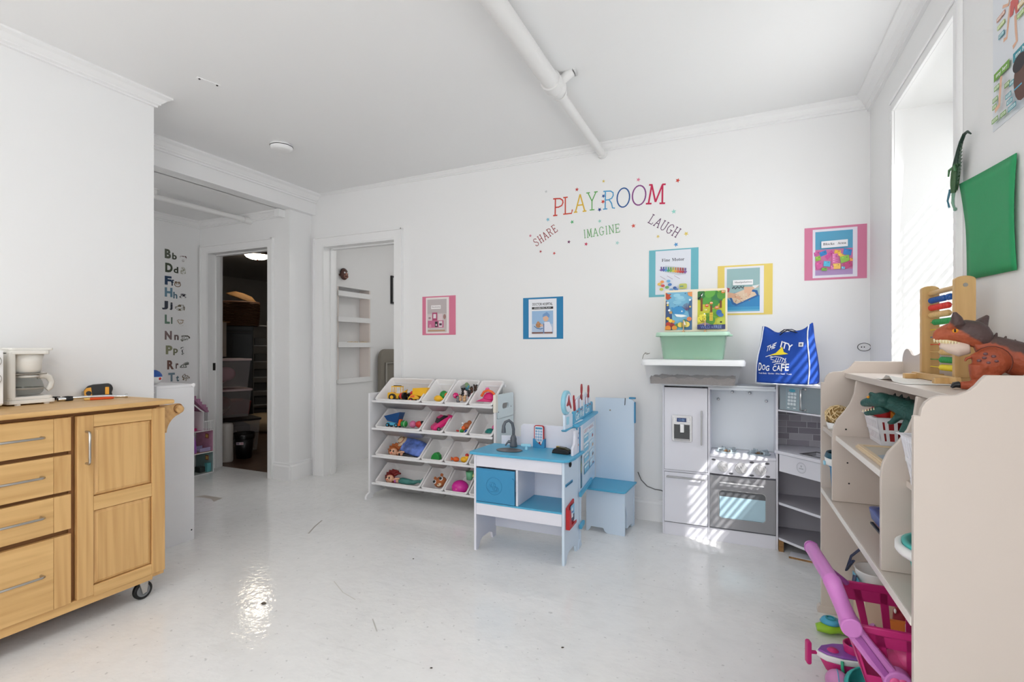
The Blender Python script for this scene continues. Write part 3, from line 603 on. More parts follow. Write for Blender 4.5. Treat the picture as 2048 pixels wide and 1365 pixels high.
t = thing('wicker_hamper', 'dark wicker hamper on top of the black cabinet', 'basket', (-6.33, 4.92, 1.444), R(52))
wv = MB(); 
for k in range(17):
    z = .008+k*.0185; s_ = .215+.02*math.sin(k/16*PI*.9+.3)*.4+k*.0012
    pts = []
    for (ax, ay, bx_, by) in ((-1, -1, 1, -1), (1, -1, 1, 1), (1, 1, -1, 1), (-1, 1, -1, -1)):
        for j in range(10):
            f = j/10; x = ax+(bx_-ax)*f; y = ay+(by-ay)*f; w_ = 1+.02*(1 if (j+k) % 2 else -1); pts.append((x*s_*w_, y*.17*w_, z))
    wv.tube(pts, .0105, 6, closed=True)
wv.obj('weave', WK, t); B(-.21, .21, -.165, .165, 0, .31).obj('lining', mat('hamper_inner', (40, 26, 20), .8), t)
MB().torus((0, 0, .318), .235, .018, 'z', 28, 8, sy=.78).obj('rim', WK, t)
t = thing('straw_hat', 'tan straw basket lid leaning on the wicker hamper', 'basket lid', (-6.30, 4.93, 1.83), 0, rot=(R(0), R(20), R(30)))
MB().lathe([(0, .07), (.11, .06), (.16, .03), (.21, .0), (.215, -.012), (.19, -.01), (0, -.01)], 28, sy=.7).obj('crown', mat('tan_straw', (128, 92, 48), .8, bump=.6, bs=90), t)
t = thing('clothes_bundle', 'clothes in plastic covers with a cardboard flap above the totes', 'clothes', (-5.5, 4.02, 1.04), R(-25))
MB().prism(rrect(-.12, -.06, .035, .06, .03), 'xy', 0, .42).obj('garment_cover', mat('gold_film', (120, 104, 74), .25, .3, bump=1, bs=20), t, bv=.02)
B(.045, .058, -.05, .05, 0, .40).obj('white_board', mat('dim_board', (170, 160, 150), .6), t)
B(-.0, .10, -.08, .08, .40, .404).obj('cardboard_flap', mat('cardboard', (176, 120, 76), .8), t, rot=(0, 0, 0), loc=(0, 0, 0))
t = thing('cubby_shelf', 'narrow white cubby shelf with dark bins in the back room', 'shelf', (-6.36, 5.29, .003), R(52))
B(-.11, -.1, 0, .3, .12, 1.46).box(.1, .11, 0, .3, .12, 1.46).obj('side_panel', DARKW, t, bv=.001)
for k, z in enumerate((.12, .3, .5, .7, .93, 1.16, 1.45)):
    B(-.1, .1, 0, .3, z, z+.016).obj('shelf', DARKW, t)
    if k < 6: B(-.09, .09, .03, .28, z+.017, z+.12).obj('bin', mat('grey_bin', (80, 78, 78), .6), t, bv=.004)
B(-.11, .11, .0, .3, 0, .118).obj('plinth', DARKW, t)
tag(B(-6.12, -6.07, 5.18, 5.23, .003, 1.52).obj('timber_post', wood_mat('tan_post', (170, 146, 120), (146, 120, 94), 'Z')), 'tan upright timber beside the cubby shelf', 'post')
t = thing('ceiling_lamp', 'lit round ceiling lamp with a bronze rim in the back room', 'lamp', (-6.06, 4.98, 2.45))
MB().lathe([(0, 0), (.17, 0), (.185, -.02), (.18, -.035), (.16, -.038)], 32).obj('rim', mat('bronze', (92, 62, 40), .35, .7), t)
MB().lathe([(.162, -.036), (.14, -.062), (.09, -.085), (.02, -.094), (0, -.094)], 32).obj('diffuser', mat('lit_glass', (255, 238, 212), .4, emit=22), t); MB().sph((0, 0, -.098), .012).obj('finial', MC['bronze'], t)
# ================================================================ closet beyond the second doorway
t = thing('wall_mask', 'small dark carved face mask with spiky hair above the niche shelves', 'mask', (CX_, 3.87, 1.86))
MB().sph((.02, 0, 0), (.028, .048, .055), 16, 12).obj('face', mat('mask_brown', (92, 62, 56), .5), t)
hm = MB()
for k in range(15):
    a = R(15+10.7*k); hm.tube([(.015, .035*math.cos(a), .035*math.sin(a)), (.02, .06*math.cos(a), .062*math.sin(a))], [.008, .002], 6)
hm.obj('hair', BLK, t); MB().torus((.043, 0, -.022), .026, .006, 'x', 16, 6, sy=.5).obj('mouth', mat('mask_lip', (140, 96, 84), .5), t)
for s_ in (-1, 1): MB().sph((.042, s_*.017, .014), .009).obj('eye', TRIM, t)
MB().sph((.05, 0, .0), (.012, .01, .015)).obj('nose', mat('mask_nose', (175, 130, 115), .5), t); MB().sph((.01, 0, -.01), (.01, .062, .018)).obj('ears', MC['mask_brown'], t)
t = thing('framed_picture', 'narrow black picture frame at the edge of the closet wall', 'picture', (CX_, 4.785, 1.79))
B(0, .02, -.17, .17, -.155, .155).obj('frame', BLK, t, bv=.002); B(.02, .0212, -.15, .15, -.135, .135).obj('picture', mat('print_grey', (190, 190, 188), .5), t)
t = thing('folding_table', 'folded grey-brown plastic table leaning on the closet wall', 'folding table', (CX_+.035, 4.62, .0))
MB().prism(rrect(-.27, .05, .42, 1.13, .10, 6), 'yz', 0, .05).obj('tabletop', mat('table_plastic', (128, 122, 112), .55, bump=.2, bs=90), t, bv=.008)
MB().tube([(.062, -.2, .18), (.062, -.2, .98), (.062, .34, .98), (.062, .34, .18)], .012).obj('leg_frame', CMG, t); B(0, .05, -.27, -.15, 0.0, .06).obj('foot', CMG, t)
t = thing('shelf_pegs', 'pile of pale wooden pegs lying on the middle niche shelf', 'wooden pieces', (CX_-.05, 4.1, 1.19+.0005)); pg = MB()
for k in range(9): 
    y = -.12+.033*k; pg.cyl((random.uniform(-.03, .03), y, .008), (random.uniform(-.03, .03), y+.06, .012), .0065, n=8)
pg.obj('peg', mat('pale_wood', (214, 190, 150), .6), t, kind='stuff')
# ================================================================ toy organizer with its bins
class Rel:
    """parts given in room metres, parented to an Empty standing at loc"""
    def __init__(s, name, label, cat, loc, group=None, rz=0):
        s.t = thing(name, label, cat, loc, rz, group); s.M = (Matrix.Translation(loc) @ Matrix.Rotation(rz, 4, 'Z')).inverted()
    def __call__(s, mb, name, m, par=None, **k):
        mb.v = [tuple(s.M @ Vector(v)) for v in mb.v]; return mb.obj(name, m, par or s.t, **k)
OW = mat('organizer_white', (226, 226, 228), .4); OS = mat('organizer_side_paint', (214, 226, 230), .4); OC = mat('organizer_cream_cap', (232, 226, 214), .5)
o = Rel('toy_organizer', 'white toy organizer rack with four tilted rows of bins', 'storage rack', (-2.06, 3.15, 0))
o(MB().prism([(3.10, .0), (3.10, .80), (3.42, .80), (3.42, 0), (3.36, 0), (3.36, .03), (3.16, .03)], 'yz', -2.585, -2.569), 'side_panel', OW, bv=.001)
o(MB().prism([(3.062, 0), (3.062, .02), (3.075, .034), (3.10, .045), (3.14, .045), (3.14, 0)], 'yz', -2.588, -2.57), 'foot', OW, bv=.002)
sp = MB(); hole = rrect(3.255, .715, 3.365, .755, .018, 4); out = [(3.447, .42), (3.447, .82), (3.17, .82), (3.165, .42)]
m_ = len(hole); big = []
for (hy, hz) in hole:
    a = math.atan2((hz-.735)/.1, (hy-3.31)/.13); 
    c, s_ = math.cos(a), math.sin(a); k = min(.137/abs(c) if abs(c) > 1e-6 else 9, .085/abs(s_) if abs(s_) > 1e-6 else 9); big.append((3.31+c*k, .735+s_*k))
sp.loft([[(-1.5445, y, z) for y, z in big], [(-1.5295, y, z) for y, z in big], [(-1.5295, y, z) for y, z in hole], [(-1.5445, y, z) for y, z in hole]], closed=True, sm=False)
sp.box(-1.5445, -1.5295, 3.165, 3.447, 0, .652)
o(sp, 'side_panel', OS, label='pale blue-white side panel with a slot handle')
o(B(-1.5445, -1.5295, 3.145, 3.165, 0, .70), 'panel_edge', OW); o(B(-1.548, -1.526, 3.140, 3.175, .70, .822), 'edge_cap', OC, bv=.003)
for y, z in ((3.19, .70), (3.40, .72)): o(MB().cyl((-1.5294, y, z), (-1.528, y, z), .004, n=10), 'screw', BLK)
RZ = [.752, .543, .334, .125]
for z in RZ: o(B(-2.57, -1.5445, 3.118, 3.133, z-.022, z-.006), 'front_rail', OW, bv=.003); o(B(-2.57, -1.5445, 3.335, 3.35, z+.11, z+.128), 'rear_rail', OW, bv=.002)
BIN = mat('bin_plastic', (232, 230, 230), .28)
TH = R(36)
def bin_pt(row, x, v, n): return (x, 3.118+v*math.cos(TH)-n*math.sin(TH), RZ[row]+.0+v*math.sin(TH)+n*math.cos(TH))
def make_bin(wd):
    h = .263; mb = MB(); dp = .112
    def ring(e, n, r): return [(x, y, n) for x, y in rrect(e, e, wd-e, h-e, r, 3)]
    mb.loft([ring(-.0, -.008, .02), ring(0, .004, .02), ring(.009, .004, .014), ring(.012, -.004, .014), ring(.030, -dp+.004, .02)], caps=False)
    mb.loft([ring(.030, -dp+.004, .02), ring(.030, -dp, .02), ring(.0085, -.01, .014), ring(0, -.008, .02)], caps=False)
    n0 = rrect(.030, .030, wd-.030, h-.030, .02, 3)
    mb.add([(x, y, -dp+.004) for x, y in n0], [list(range(len(n0)))], 0, False); mb.add([(x, y, -dp) for x, y in n0], [list(range(len(n0)))[::-1]], 0, False)
    return mb
XB = [(-2.542, .406), (-2.126, .186), (-1.931, .189), (-1.730, .182)]
what = [['holding two yellow toy trucks', 'holding a yellow and a green toy', 'heaped with small patterned figures', 'holding a pink toy with an orange top'],
        ['holding a blue dump truck and coloured balls', 'holding a pink toy car', 'holding an orange-brown figure', 'holding a teal bowl, beside the blue faucet'],
        ['holding a doll and a blue printed bag', 'holding one green block', 'holding small orange and yellow toys', 'mostly hidden behind the blue play sink, third row'],
        ['holding a red-haired mermaid doll', 'holding a brown plush with big eyes', 'holding a magenta ball', 'mostly hidden behind the blue play sink, bottom row']]
protos = {}
for r_ in range(4):
    for c_, (x, wd) in enumerate(XB):
        kind = 'large' if c_ == 0 else 'small'; key = round(wd, 3)
        lb = '%s white bin %s' % (kind, what[r_][c_])
        if key not in protos:
            t = thing('toy_bin', lb, 'bin', bin_pt(r_, x, 0, 0), group='white bins of the toy organizer', rot=(TH, 0, 0)); make_bin(wd).obj('tub', BIN, t); protos[key] = t
        else: dup(protos[key], loc=bin_pt(r_, x, 0, 0), label=lb)
# toys in the bins (stood on the sloping bin fronts)
def C(n, rgb, r=.35): return mat(n, rgb, r)
TY = C('toy_yellow', (238, 182, 40)); TR = C('toy_red2', (205, 50, 45)); TG = C('toy_green', (40, 140, 62)); TO = C('toy_orange', (228, 100, 42)); TP = C('toy_pink', (230, 105, 160)); TM = C('toy_magenta', (208, 30, 110))
TB = C('toy_navy', (22, 72, 128)); TLB = C('toy_light_blue', (80, 170, 205)); TT = C('toy_teal', (30, 125, 118)); TSK = C('doll_skin', (222, 172, 142), .5); TBR = C('toy_brown', (168, 92, 52), .6); TGY = C('toy_grey', (130, 132, 130))
def wheel(t, p, r, w=.018, ax='y', hub=None):
    d = {'y': (0, w/2, 0), 'x': (w/2, 0, 0)}[ax]; a = Vector(p)-Vector(d); b = Vector(p)+Vector(d)
    o_ = MB().cyl(a, b, r, n=18).obj('wheel', BLK, t, bv=.002)
    if hub: MB().cyl(a-Vector(d)*.12, b+Vector(d)*.12, r*.5, n=12).obj('hub', hub, o_)
t = thing('toy_loader', 'yellow toy wheel loader with a cab and black wheels in the top bin', 'toy truck', (-2.39, 3.205, .757), R(12), rot=(R(-4), 0, R(12)))
MB().prism([(-.075, .0), (-.075, .045), (-.035, .05), (-.02, .04), (.03, .04), (.05, .055), (.07, .05), (.07, .015), (.03, .0)], 'xz', -.025, .025).obj('chassis', TY, t, bv=.004)
cb = MB(); cb.box(-.045, .035, -.024, .024, .088, .096)
for x, y in ((-.043, -.022), (-.043, .018), (.029, -.022), (.029, .018), (-.01, -.022)): cb.box(x, x+.005, y, y+.004, .045, .09)
cb.obj('cab', TY, t, bv=.001); B(-.03, .02, -.02, .02, .094, .102).obj('roof_bar', BLK, t, bv=.002); MB().tube([(.05, -.0, .05), (.075, 0, .07), (.06, 0, .03)], .007).obj('arm', TY, t)
for x in (-.03, .05): wheel(t, (x, -.034, .012), .027, .02, 'y', TY); wheel(t, (x, .034, .012), .027, .02, 'y', TY)
t = thing('toy_dump_truck', 'yellow toy dump truck with a raised square tipper in the top bin', 'toy truck', (-2.205, 3.205, .76), rot=(R(-6), R(-8), R(10)))
MB().prism([(-.07, 0), (-.075, .012), (-.045, .04), (-.01, .042), (.02, .012), (.02, 0)], 'xz', -.026, .026).obj('cab', TY, t, bv=.004)
B(-.05, -.015, -.028, .028, .018, .033).obj('window', TO, t, bv=.002)
tp = MB(); tp.loft([[(x-.0, y, z) for x, y, z in ((-.03, -.03, .04), (.07, -.03, .005), (.07, .03, .005), (-.03, .03, .04))], [(-.02, -.038, .085), (.10, -.038, .075), (.10, .038, .075), (-.02, .038, .085)]], sm=False)
tp.obj('tipper', TY, t, bv=.003)
for x in (-.045, .045): wheel(t, (x, -.03, -.003), .018, .016, 'y', TR); wheel(t, (x, .03, -.003), .018, .016, 'y', TR)
def simple(name, lbl, cat, loc, mb, m, rot=(0, 0, 0), extra=(), group=None, pn='body', **k):
    t = thing(name, lbl, cat, loc, group=group, rot=rot); mb.obj(pn, m, t, **k)
    for nm, b2, mm in extra: b2.obj(nm, mm, t)
    return t
simple('rolling_toy', 'red and black toy wheel between the two yellow trucks', 'toy', (-2.322, 3.165, .785), MB().cyl((-.009, 0, 0), (.009, 0, 0), .022, n=18), TR, extra=[('tyre', MB().cyl((.010, .004, 0), (.026, .004, 0), .026, n=18), BLK)])
simple('toy_motorbike', 'small dark toy with red parts behind the trucks', 'toy', (-2.275, 3.205, .79), MB().sph((0, 0, 0), (.028, .016, .018)), BLK, extra=[('fairing', MB().sph((.022, -.006, .014), .017), TR), ('stand', MB().cyl((-.02, 0, -.02), (.02, -.01, -.02), .006), TGY)])
simple('toy_lemon', 'yellow toy fruit in the second top bin', 'toy', (-2.015, 3.185, .775), MB().sph((0, 0, 0), (.034, .026, .024)), TY, extra=[('tip', MB().sph((.033, 0, -.002), .008), TY)])
simple('toy_ball', 'dark green toy fruit behind the yellow one', 'toy', (-1.985, 3.215, .80), MB().sph((0, 0, 0), .032, 10, 7), TG, extra=[('leaf', MB().sph((.03, -.01, .0), .018), TO)])
simple('toy_jar', 'grey-green cylinder toy lying on the heap of figures', 'toy', (-1.82, 3.24, .862), MB().cyl((-.025, 0, -.012), (.015, 0, .008), .022, n=18), TGY, extra=[('lid', MB().cyl((.015, 0, .008), (.022, 0, .0115), .025, n=18), C('jar_green', (120, 150, 105)))])
simple('toy_pompom', 'small round magenta toy at the edge of the figure heap', 'toy', (-1.868, 3.185, .803), MB().sph((0, 0, 0), .021), TM, extra=[('centre', MB().sph((0, -.018, 0), .008), TP)])
figs = [((-1.815, 3.20, .83), (32, 26, 28)), ((-1.79, 3.19, .82), (225, 210, 205)), ((-1.765, 3.20, .818), (40, 34, 36)), ((-1.828, 3.185, .787), (205, 165, 130)), ((-1.79, 3.175, .785), (200, 160, 120)), ((-1.755, 3.215, .842), (88, 58, 42)), ((-1.765, 3.21, .80), (232, 130, 160)), ((-1.735, 3.235, .855), (60, 44, 36)), ((-1.80, 3.23, .845), (90, 150, 170)), ((-1.845, 3.18, .775), (120, 120, 125))]
words = ['black', 'off-white', 'dark spotted', 'tan', 'light brown', 'brown', 'pink', 'dark brown', 'grey-blue', 'grey']
for (p_, cc), w_ in zip(figs, words):
    t = thing('toy_figure', '%s little toy figure in the third top bin' % w_, 'toy figure', p_, random.random()*6, 'small figures in the third top bin')
    MB().lathe([(0, -.022), (.012, -.02), (.013, -.005), (.008, .004), (0, .005)], 12).obj('body', C('fig_'+w_, cc, .5), t)
    MB().sph((0, 0, .012), .0135, 12, 8).obj('head', C('fig_'+w_, cc, .5), t); MB().sph((-.011, 0, .023), .006).sph((.011, 0, .023), .006).obj('ears', BLK if w_ != 'grey-blue' else TLB, t, kind='stuff')
t = thing('toy_handbag', 'magenta shell-shaped toy with an orange edge in the last top bin', 'toy', (-1.61, 3.195, .775), rot=(R(-10), 0, R(8)))
MB().lathe([(0, .06), (.02, .055), (.034, .04), (.042, .018), (.044, 0), (0, 0)], 20, sy=.6).obj('shell', TM, t); MB().tube([(-.05, -.01, .03), (-.03, -.02, .06), (0, -.02, .072), (.03, -.02, .06), (.045, -.01, .045)], .009).obj('edge', TO, t)
MB().sph((-.012, 0, .078), .016).obj('knob', TP, t); MB().prism([(-.085, -.008), (-.03, .016), (.03, .0), (.03, -.01)], 'xz', -.03, -.01).obj('tray', TM, t, bv=.003)
t = thing('toy_dump_truck', 'dark blue toy dump truck with light blue wheels in the second-row bin', 'toy truck', (-2.415, 3.20, .555), rot=(R(-8), 0, R(6)))
MB().loft([[(-.05, -.03, .03), (.04, -.03, .015), (.04, .03, .015), (-.05, .03, .03)], [(-.075, -.042, .065), (.06, -.042, .10), (.06, .042, .10), (-.075, .042, .065)], [(-.068, -.037, .065), (.055, -.037, .097), (.055, .037, .097), (-.068, .037, .065)], [(-.045, -.025, .035), (.036, -.025, .02), (.036, .025, .02), (-.045, .025, .035)]], sm=False).obj('tipper', TB, t, bv=.002)
B(-.06, .05, -.02, .02, -.005, .02).obj('chassis', TLB, t, bv=.004)
for x in (-.045, .03): wheel(t, (x, -.028, -.002), .015, .012, 'y', TLB); wheel(t, (x, .028, -.002), .015, .012, 'y', TLB)
simple('toy_block', 'orange toy piece beside the dark blue truck', 'toy', (-2.358, 3.185, .575), MB().prism([(-.012, -.02), (.012, -.02), (.02, .025), (.005, .03)], 'xz', -.015, .015), TO, bv=.003)
simple('toy_egg', 'green toy egg in the second-row bin', 'toy', (-2.314, 3.18, .572), MB().sph((0, 0, 0), (.028, .026, .026), 16, 11), TG, extra=[('band', MB().torus((.014, 0, 0), .0235, .003, 'x'), C('pale_green', (150, 190, 150)))])
simple('toy_ball', 'pink ball in the second-row bin', 'ball', (-2.234, 3.18, .574), MB().sph((0, 0, 0), .0265, 18, 12), C('ball_pink', (200, 110, 150)), extra=[('seam', MB().torus((0, 0, 0), .0265, .0008, 'y'), TP)])
simple('toy_car', 'red toy car with a black roof in the second-row bin', 'toy car', (-2.185, 3.19, .575), MB().sph((0, 0, 0), (.03, .024, .026)), TR, extra=[('roof', MB().sph((.022, .008, .008), (.022, .02, .018)), BLK)])
t = thing('toy_car', 'bright pink toy car with a black windscreen in the second-row bin', 'toy car', (-2.0, 3.215, .585), rot=(R(28), 0, R(-38)))
def car_ring(x, w_, z0, z1): return [(x, -w_, z0), (x, w_, z0), (x, w_, (z0+z1)/2), (x, w_*.8, z1), (x, -w_*.8, z1), (x, -w_, (z0+z1)/2)]
MB().loft([[(b, a, c) for a, b, c in r] for r in [car_ring(-.085, .03, -.005, .015), car_ring(-.075, .035, -.01, .028), car_ring(-.03, .038, -.01, .034), car_ring(.05, .038, -.01, .034), car_ring(.085, .034, -.008, .03), car_ring(.095, .026, 0, .018)]], sm=False).obj('body', TM, t, bv=.004)
MB().loft([[(b, a, c) for a, b, c in r] for r in [car_ring(-.035, .03, .033, .036), car_ring(-.01, .028, .033, .058), car_ring(.03, .028, .033, .058), car_ring(.06, .03, .033, .036)]], sm=False).obj('windows', BLK, t, bv=.002)
B(-.026, .026, -.008, .032, .056, .061).obj('roof', TM, t, bv=.002); B(-.02, .02, -.086, -.08, .0, .01).obj('grille', TP, t, bv=.001)
for y in (-.05, .05): wheel(t, (-.036, y, -.006), .014, .012, 'x', TGY); wheel(t, (.036, y, -.006), .014, .012, 'x', TGY)
simple('toy_animal', 'orange-brown toy animal in the third second-row bin', 'toy', (-1.783, 3.20, .588), MB().sph((0, 0, 0), (.03, .022, .024)).sph((.02, 0, .024), .016), TBR, extra=[('belly', MB().sph((-.02, -.012, -.016), .018), TO), ('eye_patch', MB().sph((-.03, -.008, .018), .009), TRIM)])
simple('toy_block', 'small blue toy at the bin corner under the brown animal', 'toy', (-1.772, 3.175, .552), MB().sph((0, 0, 0), (.018, .014, .014), 8, 5), C('toy_blue2', (30, 80, 170)))
simple('toy_frog', 'small green toy beside the blue one', 'toy', (-1.812, 3.175, .553), MB().sph((0, 0, 0), (.017, .014, .013), 10, 6), TG, extra=[('feet', MB().sph((-.03, 0, -.002), .007).sph((-.042, .004, -.001), .006), TR)])
simple('toy_bowl', 'teal upturned toy bowl in the last second-row bin', 'toy', (-1.597, 3.195, .553), MB().lathe([(0, .03), (.02, .026), (.036, .01), (.038, 0), (0, 0)], 20), TT, extra=[('pink_ball', MB().sph((.024, .02, .034), .018), TP)])
# doll and bag
def doll(name, lbl, loc, rot, hair, dress, tail):
    t = thing(name, lbl, 'doll', loc, rot=rot)
    MB().sph((0, 0, 0), (.033, .03, .031), 18, 12).sph((.0, -.026, -.006), (.018, .01, .014), 12, 8).obj('head', TSK, t)
    h = MB().sph((-.008, .01, .008), (.04, .034, .036), 16, 10)
    for k in range(11): a = R(40+k*28); h.tube([(-.01+.03*math.cos(a), .02, .012+.03*math.sin(a)), (-.0+.055*math.cos(a), .026, .02+.05*math.sin(a)), (.02+.06*math.cos(a), .022, .02+.048*math.sin(a))], [.014, .012, .006], 8)
    h.obj('hair', hair, t)
    for s_ in (-1, 1): MB().sph((s_*.012, -.0345, .0), (.006, .003, .008), 10, 6).obj('eye', BLK, t)
    MB().sph((0, -.036, -.016), (.007, .003, .003), 8, 5).obj('mouth', TR, t)
    MB().tube([(.03, 0, -.004), (.042, 0, -.004), (.055, 0, -.004), (.08, 0, -.004), (.095, 0, -.004)], [.008, .012, .021, .017, .015], 12).obj('torso', TSK, t)
    MB().tube([(.052, 0, -.004), (.064, 0, -.004)], [.0225, .0215], 12).obj('top', dress, t)
    for s_ in (-1, 1): MB().tube([(.056, s_*.02, 0), (.075, s_*.032, .004), (.1, s_*.03, .006)], [.008, .007, .006], 8).obj('arm', TSK, t)
    tail.obj('lower_dress', MC['tail_teal'] if hair is not MC.get('hair_ginger') else dress, t)
    return t
mat('tail_teal', (70, 128, 122), .5, var=.25, vs=40); HR = mat('hair_dark_red', (120, 24, 24), .6, bump=.5, bs=120); HG = mat('hair_ginger', (172, 92, 42), .6, bump=.5, bs=120)
doll('mermaid_doll', 'mermaid doll with dark red hair and a teal tail in the bottom bin', (-2.44, 3.175, .148), (R(-25), R(3), R(4)), HR, C('doll_violet', (175, 95, 180)),
     MB().tube([(.085, 0, -.004), (.11, 0, -.002), (.16, 0, -.002), (.21, 0, .0), (.25, .01, .02)], [.018, .024, .022, .016, .008], 14).prism([(.24, .005), (.30, .075), (.315, .07), (.30, .03), (.275, -.005)], 'xz', .005, .012))
HG2 = MC['hair_ginger']
doll('cloth_doll', 'ginger-haired doll lying in the third-row bin', (-2.41, 3.18, .352), (R(-25), R(5), R(10)), HG2, C('doll_black_dress', (36, 34, 36)),
     MB().tube([(.085, 0, -.01), (.13, 0, -.016), (.19, 0, -.02)], [.018, .03, .034], 14))
t = thing('printed_bag', 'blue printed clear bag lying on the third-row doll', 'bag', (-2.245, 3.215, .395), rot=(R(50), R(12), R(0)))
pb = MB(); pb.loft([[(-.10+.2*f, y*(.055+.012*math.sin(f*3.1)), z*(.006+.016*math.sin(PI*min(max(f, .04), .96)))) for y, z in arc(0, 0, 1, 0, 330, 11)] for f in [k/10 for k in range(11)]])
pb.obj('bag_body', mat('bag_print', (92, 118, 190), .3, var=.6, vs=22, bump=.5, bs=30), t)
simple('toy_hat', 'cream toy sun hat behind the ginger doll', 'hat', (-2.375, 3.24, .43), MB().lathe([(0, .03), (.022, .026), (.026, .006), (.05, 0), (.05, -.004), (0, -.004)], 20), C('hat_cream', (200, 176, 148), .7), rot=(R(40), R(-30), 0), extra=[('band', MB().torus((0, 0, .008), .027, .003, 'z'), TBR)])
simple('toy_block', 'green faceted toy in the second third-row bin', 'toy', (-2.03, 3.185, .35), MB().prism([(-.04, -.02), (.036, -.02), (.03, .012), (.012, .03), (-.008, .03), (-.03, .008)], 'xz', -.02, .02), TG, bv=.004)
simple('toy_duck', 'yellow toy beside the orange ones in the third-row bin', 'toy', (-1.797, 3.185, .348), MB().sph((0, 0, 0), (.03, .022, .022)).sph((.02, 0, .014), .014), TY, extra=[('red_cap', MB().sph((.016, .01, .03), .013), TR)])
simple('toy_fish', 'orange toy in the third-row bin', 'toy', (-1.862, 3.18, .345), MB().sph((0, 0, 0), (.026, .018, .018)), TO, extra=[('tail', MB().prism([(-.04, -.012), (-.02, 0), (-.04, .014)], 'xz', -.006, .006), TO)])
t = thing('plush_animal', 'brown plush animal head with big black eyes in the bottom bin', 'plush toy', (-2.0, 3.19, .165), rot=(R(-14), R(-28), R(8)))
PLU = mat('brown_plush', (170, 98, 58), .95, bump=1, bs=200)
MB().sph((0, 0, 0), (.05, .036, .038), 20, 14).obj('head', PLU, t)
for s_ in (-1, 1):
    e_ = MB().sph((s_*.028, -.028, .014), (.017, .008, .014), 14, 8, T=Matrix.Rotation(R(-18*s_), 3, 'Y')).obj('eye_white', TRIM, t); MB().sph((s_*.028, -.034, .016), (.012, .006, .01), 12, 7).obj('pupil', BLK, e_)
    MB().sph((s_*.03, .0, .042), (.012, .008, .012)).obj('ear', PLU, t)
MB().sph((.0, -.03, -.02), (.018, .012, .012)).obj('muzzle', C('plush_cream', (225, 200, 170), .9), t); MB().sph((.0, -.042, -.016), .004).obj('nose', BLK, t)
t = thing('toy_ball', 'magenta ball in the third bottom bin', 'ball', (-1.826, 3.175, .15)); MB().sph((0, 0, 0), (.062, .055, .05), 24, 16).obj('ball', C('ball_magenta', (206, 40, 150), .25), t); MB().sph((0, -.054, .0), (.007, .003, .006)).obj('plug', TP, t)
simple('toy_cup', 'pale green toy cup behind the magenta ball', 'toy', (-1.782, 3.235, .225), MB().lathe([(0, -.03), (.022, -.03), (.028, .03), (.025, .03), (.02, -.026), (0, -.026)], 18), C('cup_green', (110, 185, 140)), extra=[('lemon_slice', MB().sph((.03, .01, .0), .014), C('pale_yellow', (215, 210, 150)))])
# ================================================================ blue play sink with waiting bench
PW = mat('play_white_board', (226, 226, 236), .38); PB = mat('play_blue_board', (80, 168, 205), .38); PBD = mat('play_blue_door', (58, 142, 188), .36); PSH = mat('play_pale_blue', (206, 222, 238), .4)
DGR = mat('faucet_grey', (92, 98, 106), .32); RED = mat('play_red', (186, 38, 44), .4); LBL = mat('faucet_blue', (150, 208, 230), .3)
L0 = (-1.11, 2.69, 0)
k = Rel('play_clinic_sink', 'blue and white wooden play sink with a waiting bench and sign', 'play kitchen', L0)
x0, x1, yf, yb = -1.379, -.842, 2.555, 2.815
def side(x, xx, m): # side board with a bracket-shaped foot cut-out
    return MB().prism([(yf, 0), (yf, .545), (yb, .545), (yb, 0), (yb-.045, 0), (yb-.055, .035), (yb-.085, .05), (yf+.08, .05), (yf+.05, .035), (yf+.03, 0)], 'yz', x, xx)
k(side(x0, x0+.014, 0), 'side_board', PW, bv=.001); k(side(x1-.014, x1, 0), 'side_board', PSH, bv=.001)
k(B(x0+.015, x1-.015, yf, yf+.012, .478, .544), 'apron', PW, bv=.0008); k(B(x0+.015, x1-.015, yf, yf+.012, .205, .270), 'lower_board', PW, bv=.0008)
k(B(x0+.014, x1-.014, yf-.003, yb-.012, .2705, .280), 'shelf_board', PB, bv=.001)
k(B(x0+.014, x1-.014, yb-.011, yb-.003, .06, .545), 'back_board', PW)
k(B(-1.121, -1.108, yf+.001, yb-.012, .2805, .477), 'divider', PW, bv=.001)
d = k(B(x0+.018, -1.124, yf-.010, yf+.002, .284, .470), 'door', PBD, bv=.002)
k(B(-1.141, -1.121, yf-.016, yf-.009, .318, .432), 'door_handle', PBD, par=d, bv=.003) if False else None
h_ = MB().prism([(-.0, .0), (.014, .01), (.014, .105), (0, .115)], 'xz', -.017, -.0105); h_.obj('door_handle', PBD, k.t, loc=(-1.137-L0[0], yf-L0[1], .318))
em = MB(); em.torus((-1.248, yf-.0105, .378), .048, .0022, 'y', 32, 6)
for q in range(4): em.torus((-1.262+.009*q, yf-.0105, .385-.011*q+.01*(q % 2)), .013, .0018, 'y', 16, 5)
em.tube([(-1.29, yf-.0105, .36), (-1.27, yf-.0105, .345), (-1.245, yf-.0105, .35), (-1.225, yf-.0105, .37)], .002, 5); k(em, 'embossed_paw', PBD)
e_ = MB()
for zz in (.288, .466): e_.tube([(x0+.024, yf-.0102, zz), (-1.150, yf-.0102, zz)], .0016, 5)
k(e_, 'door_bead', PBD, kind='stuff')
ct = [(-1.405, 2.55), (-1.395, 2.533), (-.84, 2.533), (-.815, 2.56), (-.805, 2.63), (-.812, 2.825), (-1.385, 2.825)]
k(MB().prism(ct, 'xy', .5455, .560), 'countertop', PB, bv=.003)
k(MB().lathe([(.072, 0), (.078, .0025), (.074, .004), (.066, .001), (.055, -.0), (.0, -.0005)], 36, (-1.205, 2.655, .5605), sy=.72), 'basin', mat('basin_grey', (96, 94, 96), .35), bv=0)
k(B(-1.335, -1.205, 2.8265, 2.8365, .51, .612), 'backsplash', PW, bv=.001)
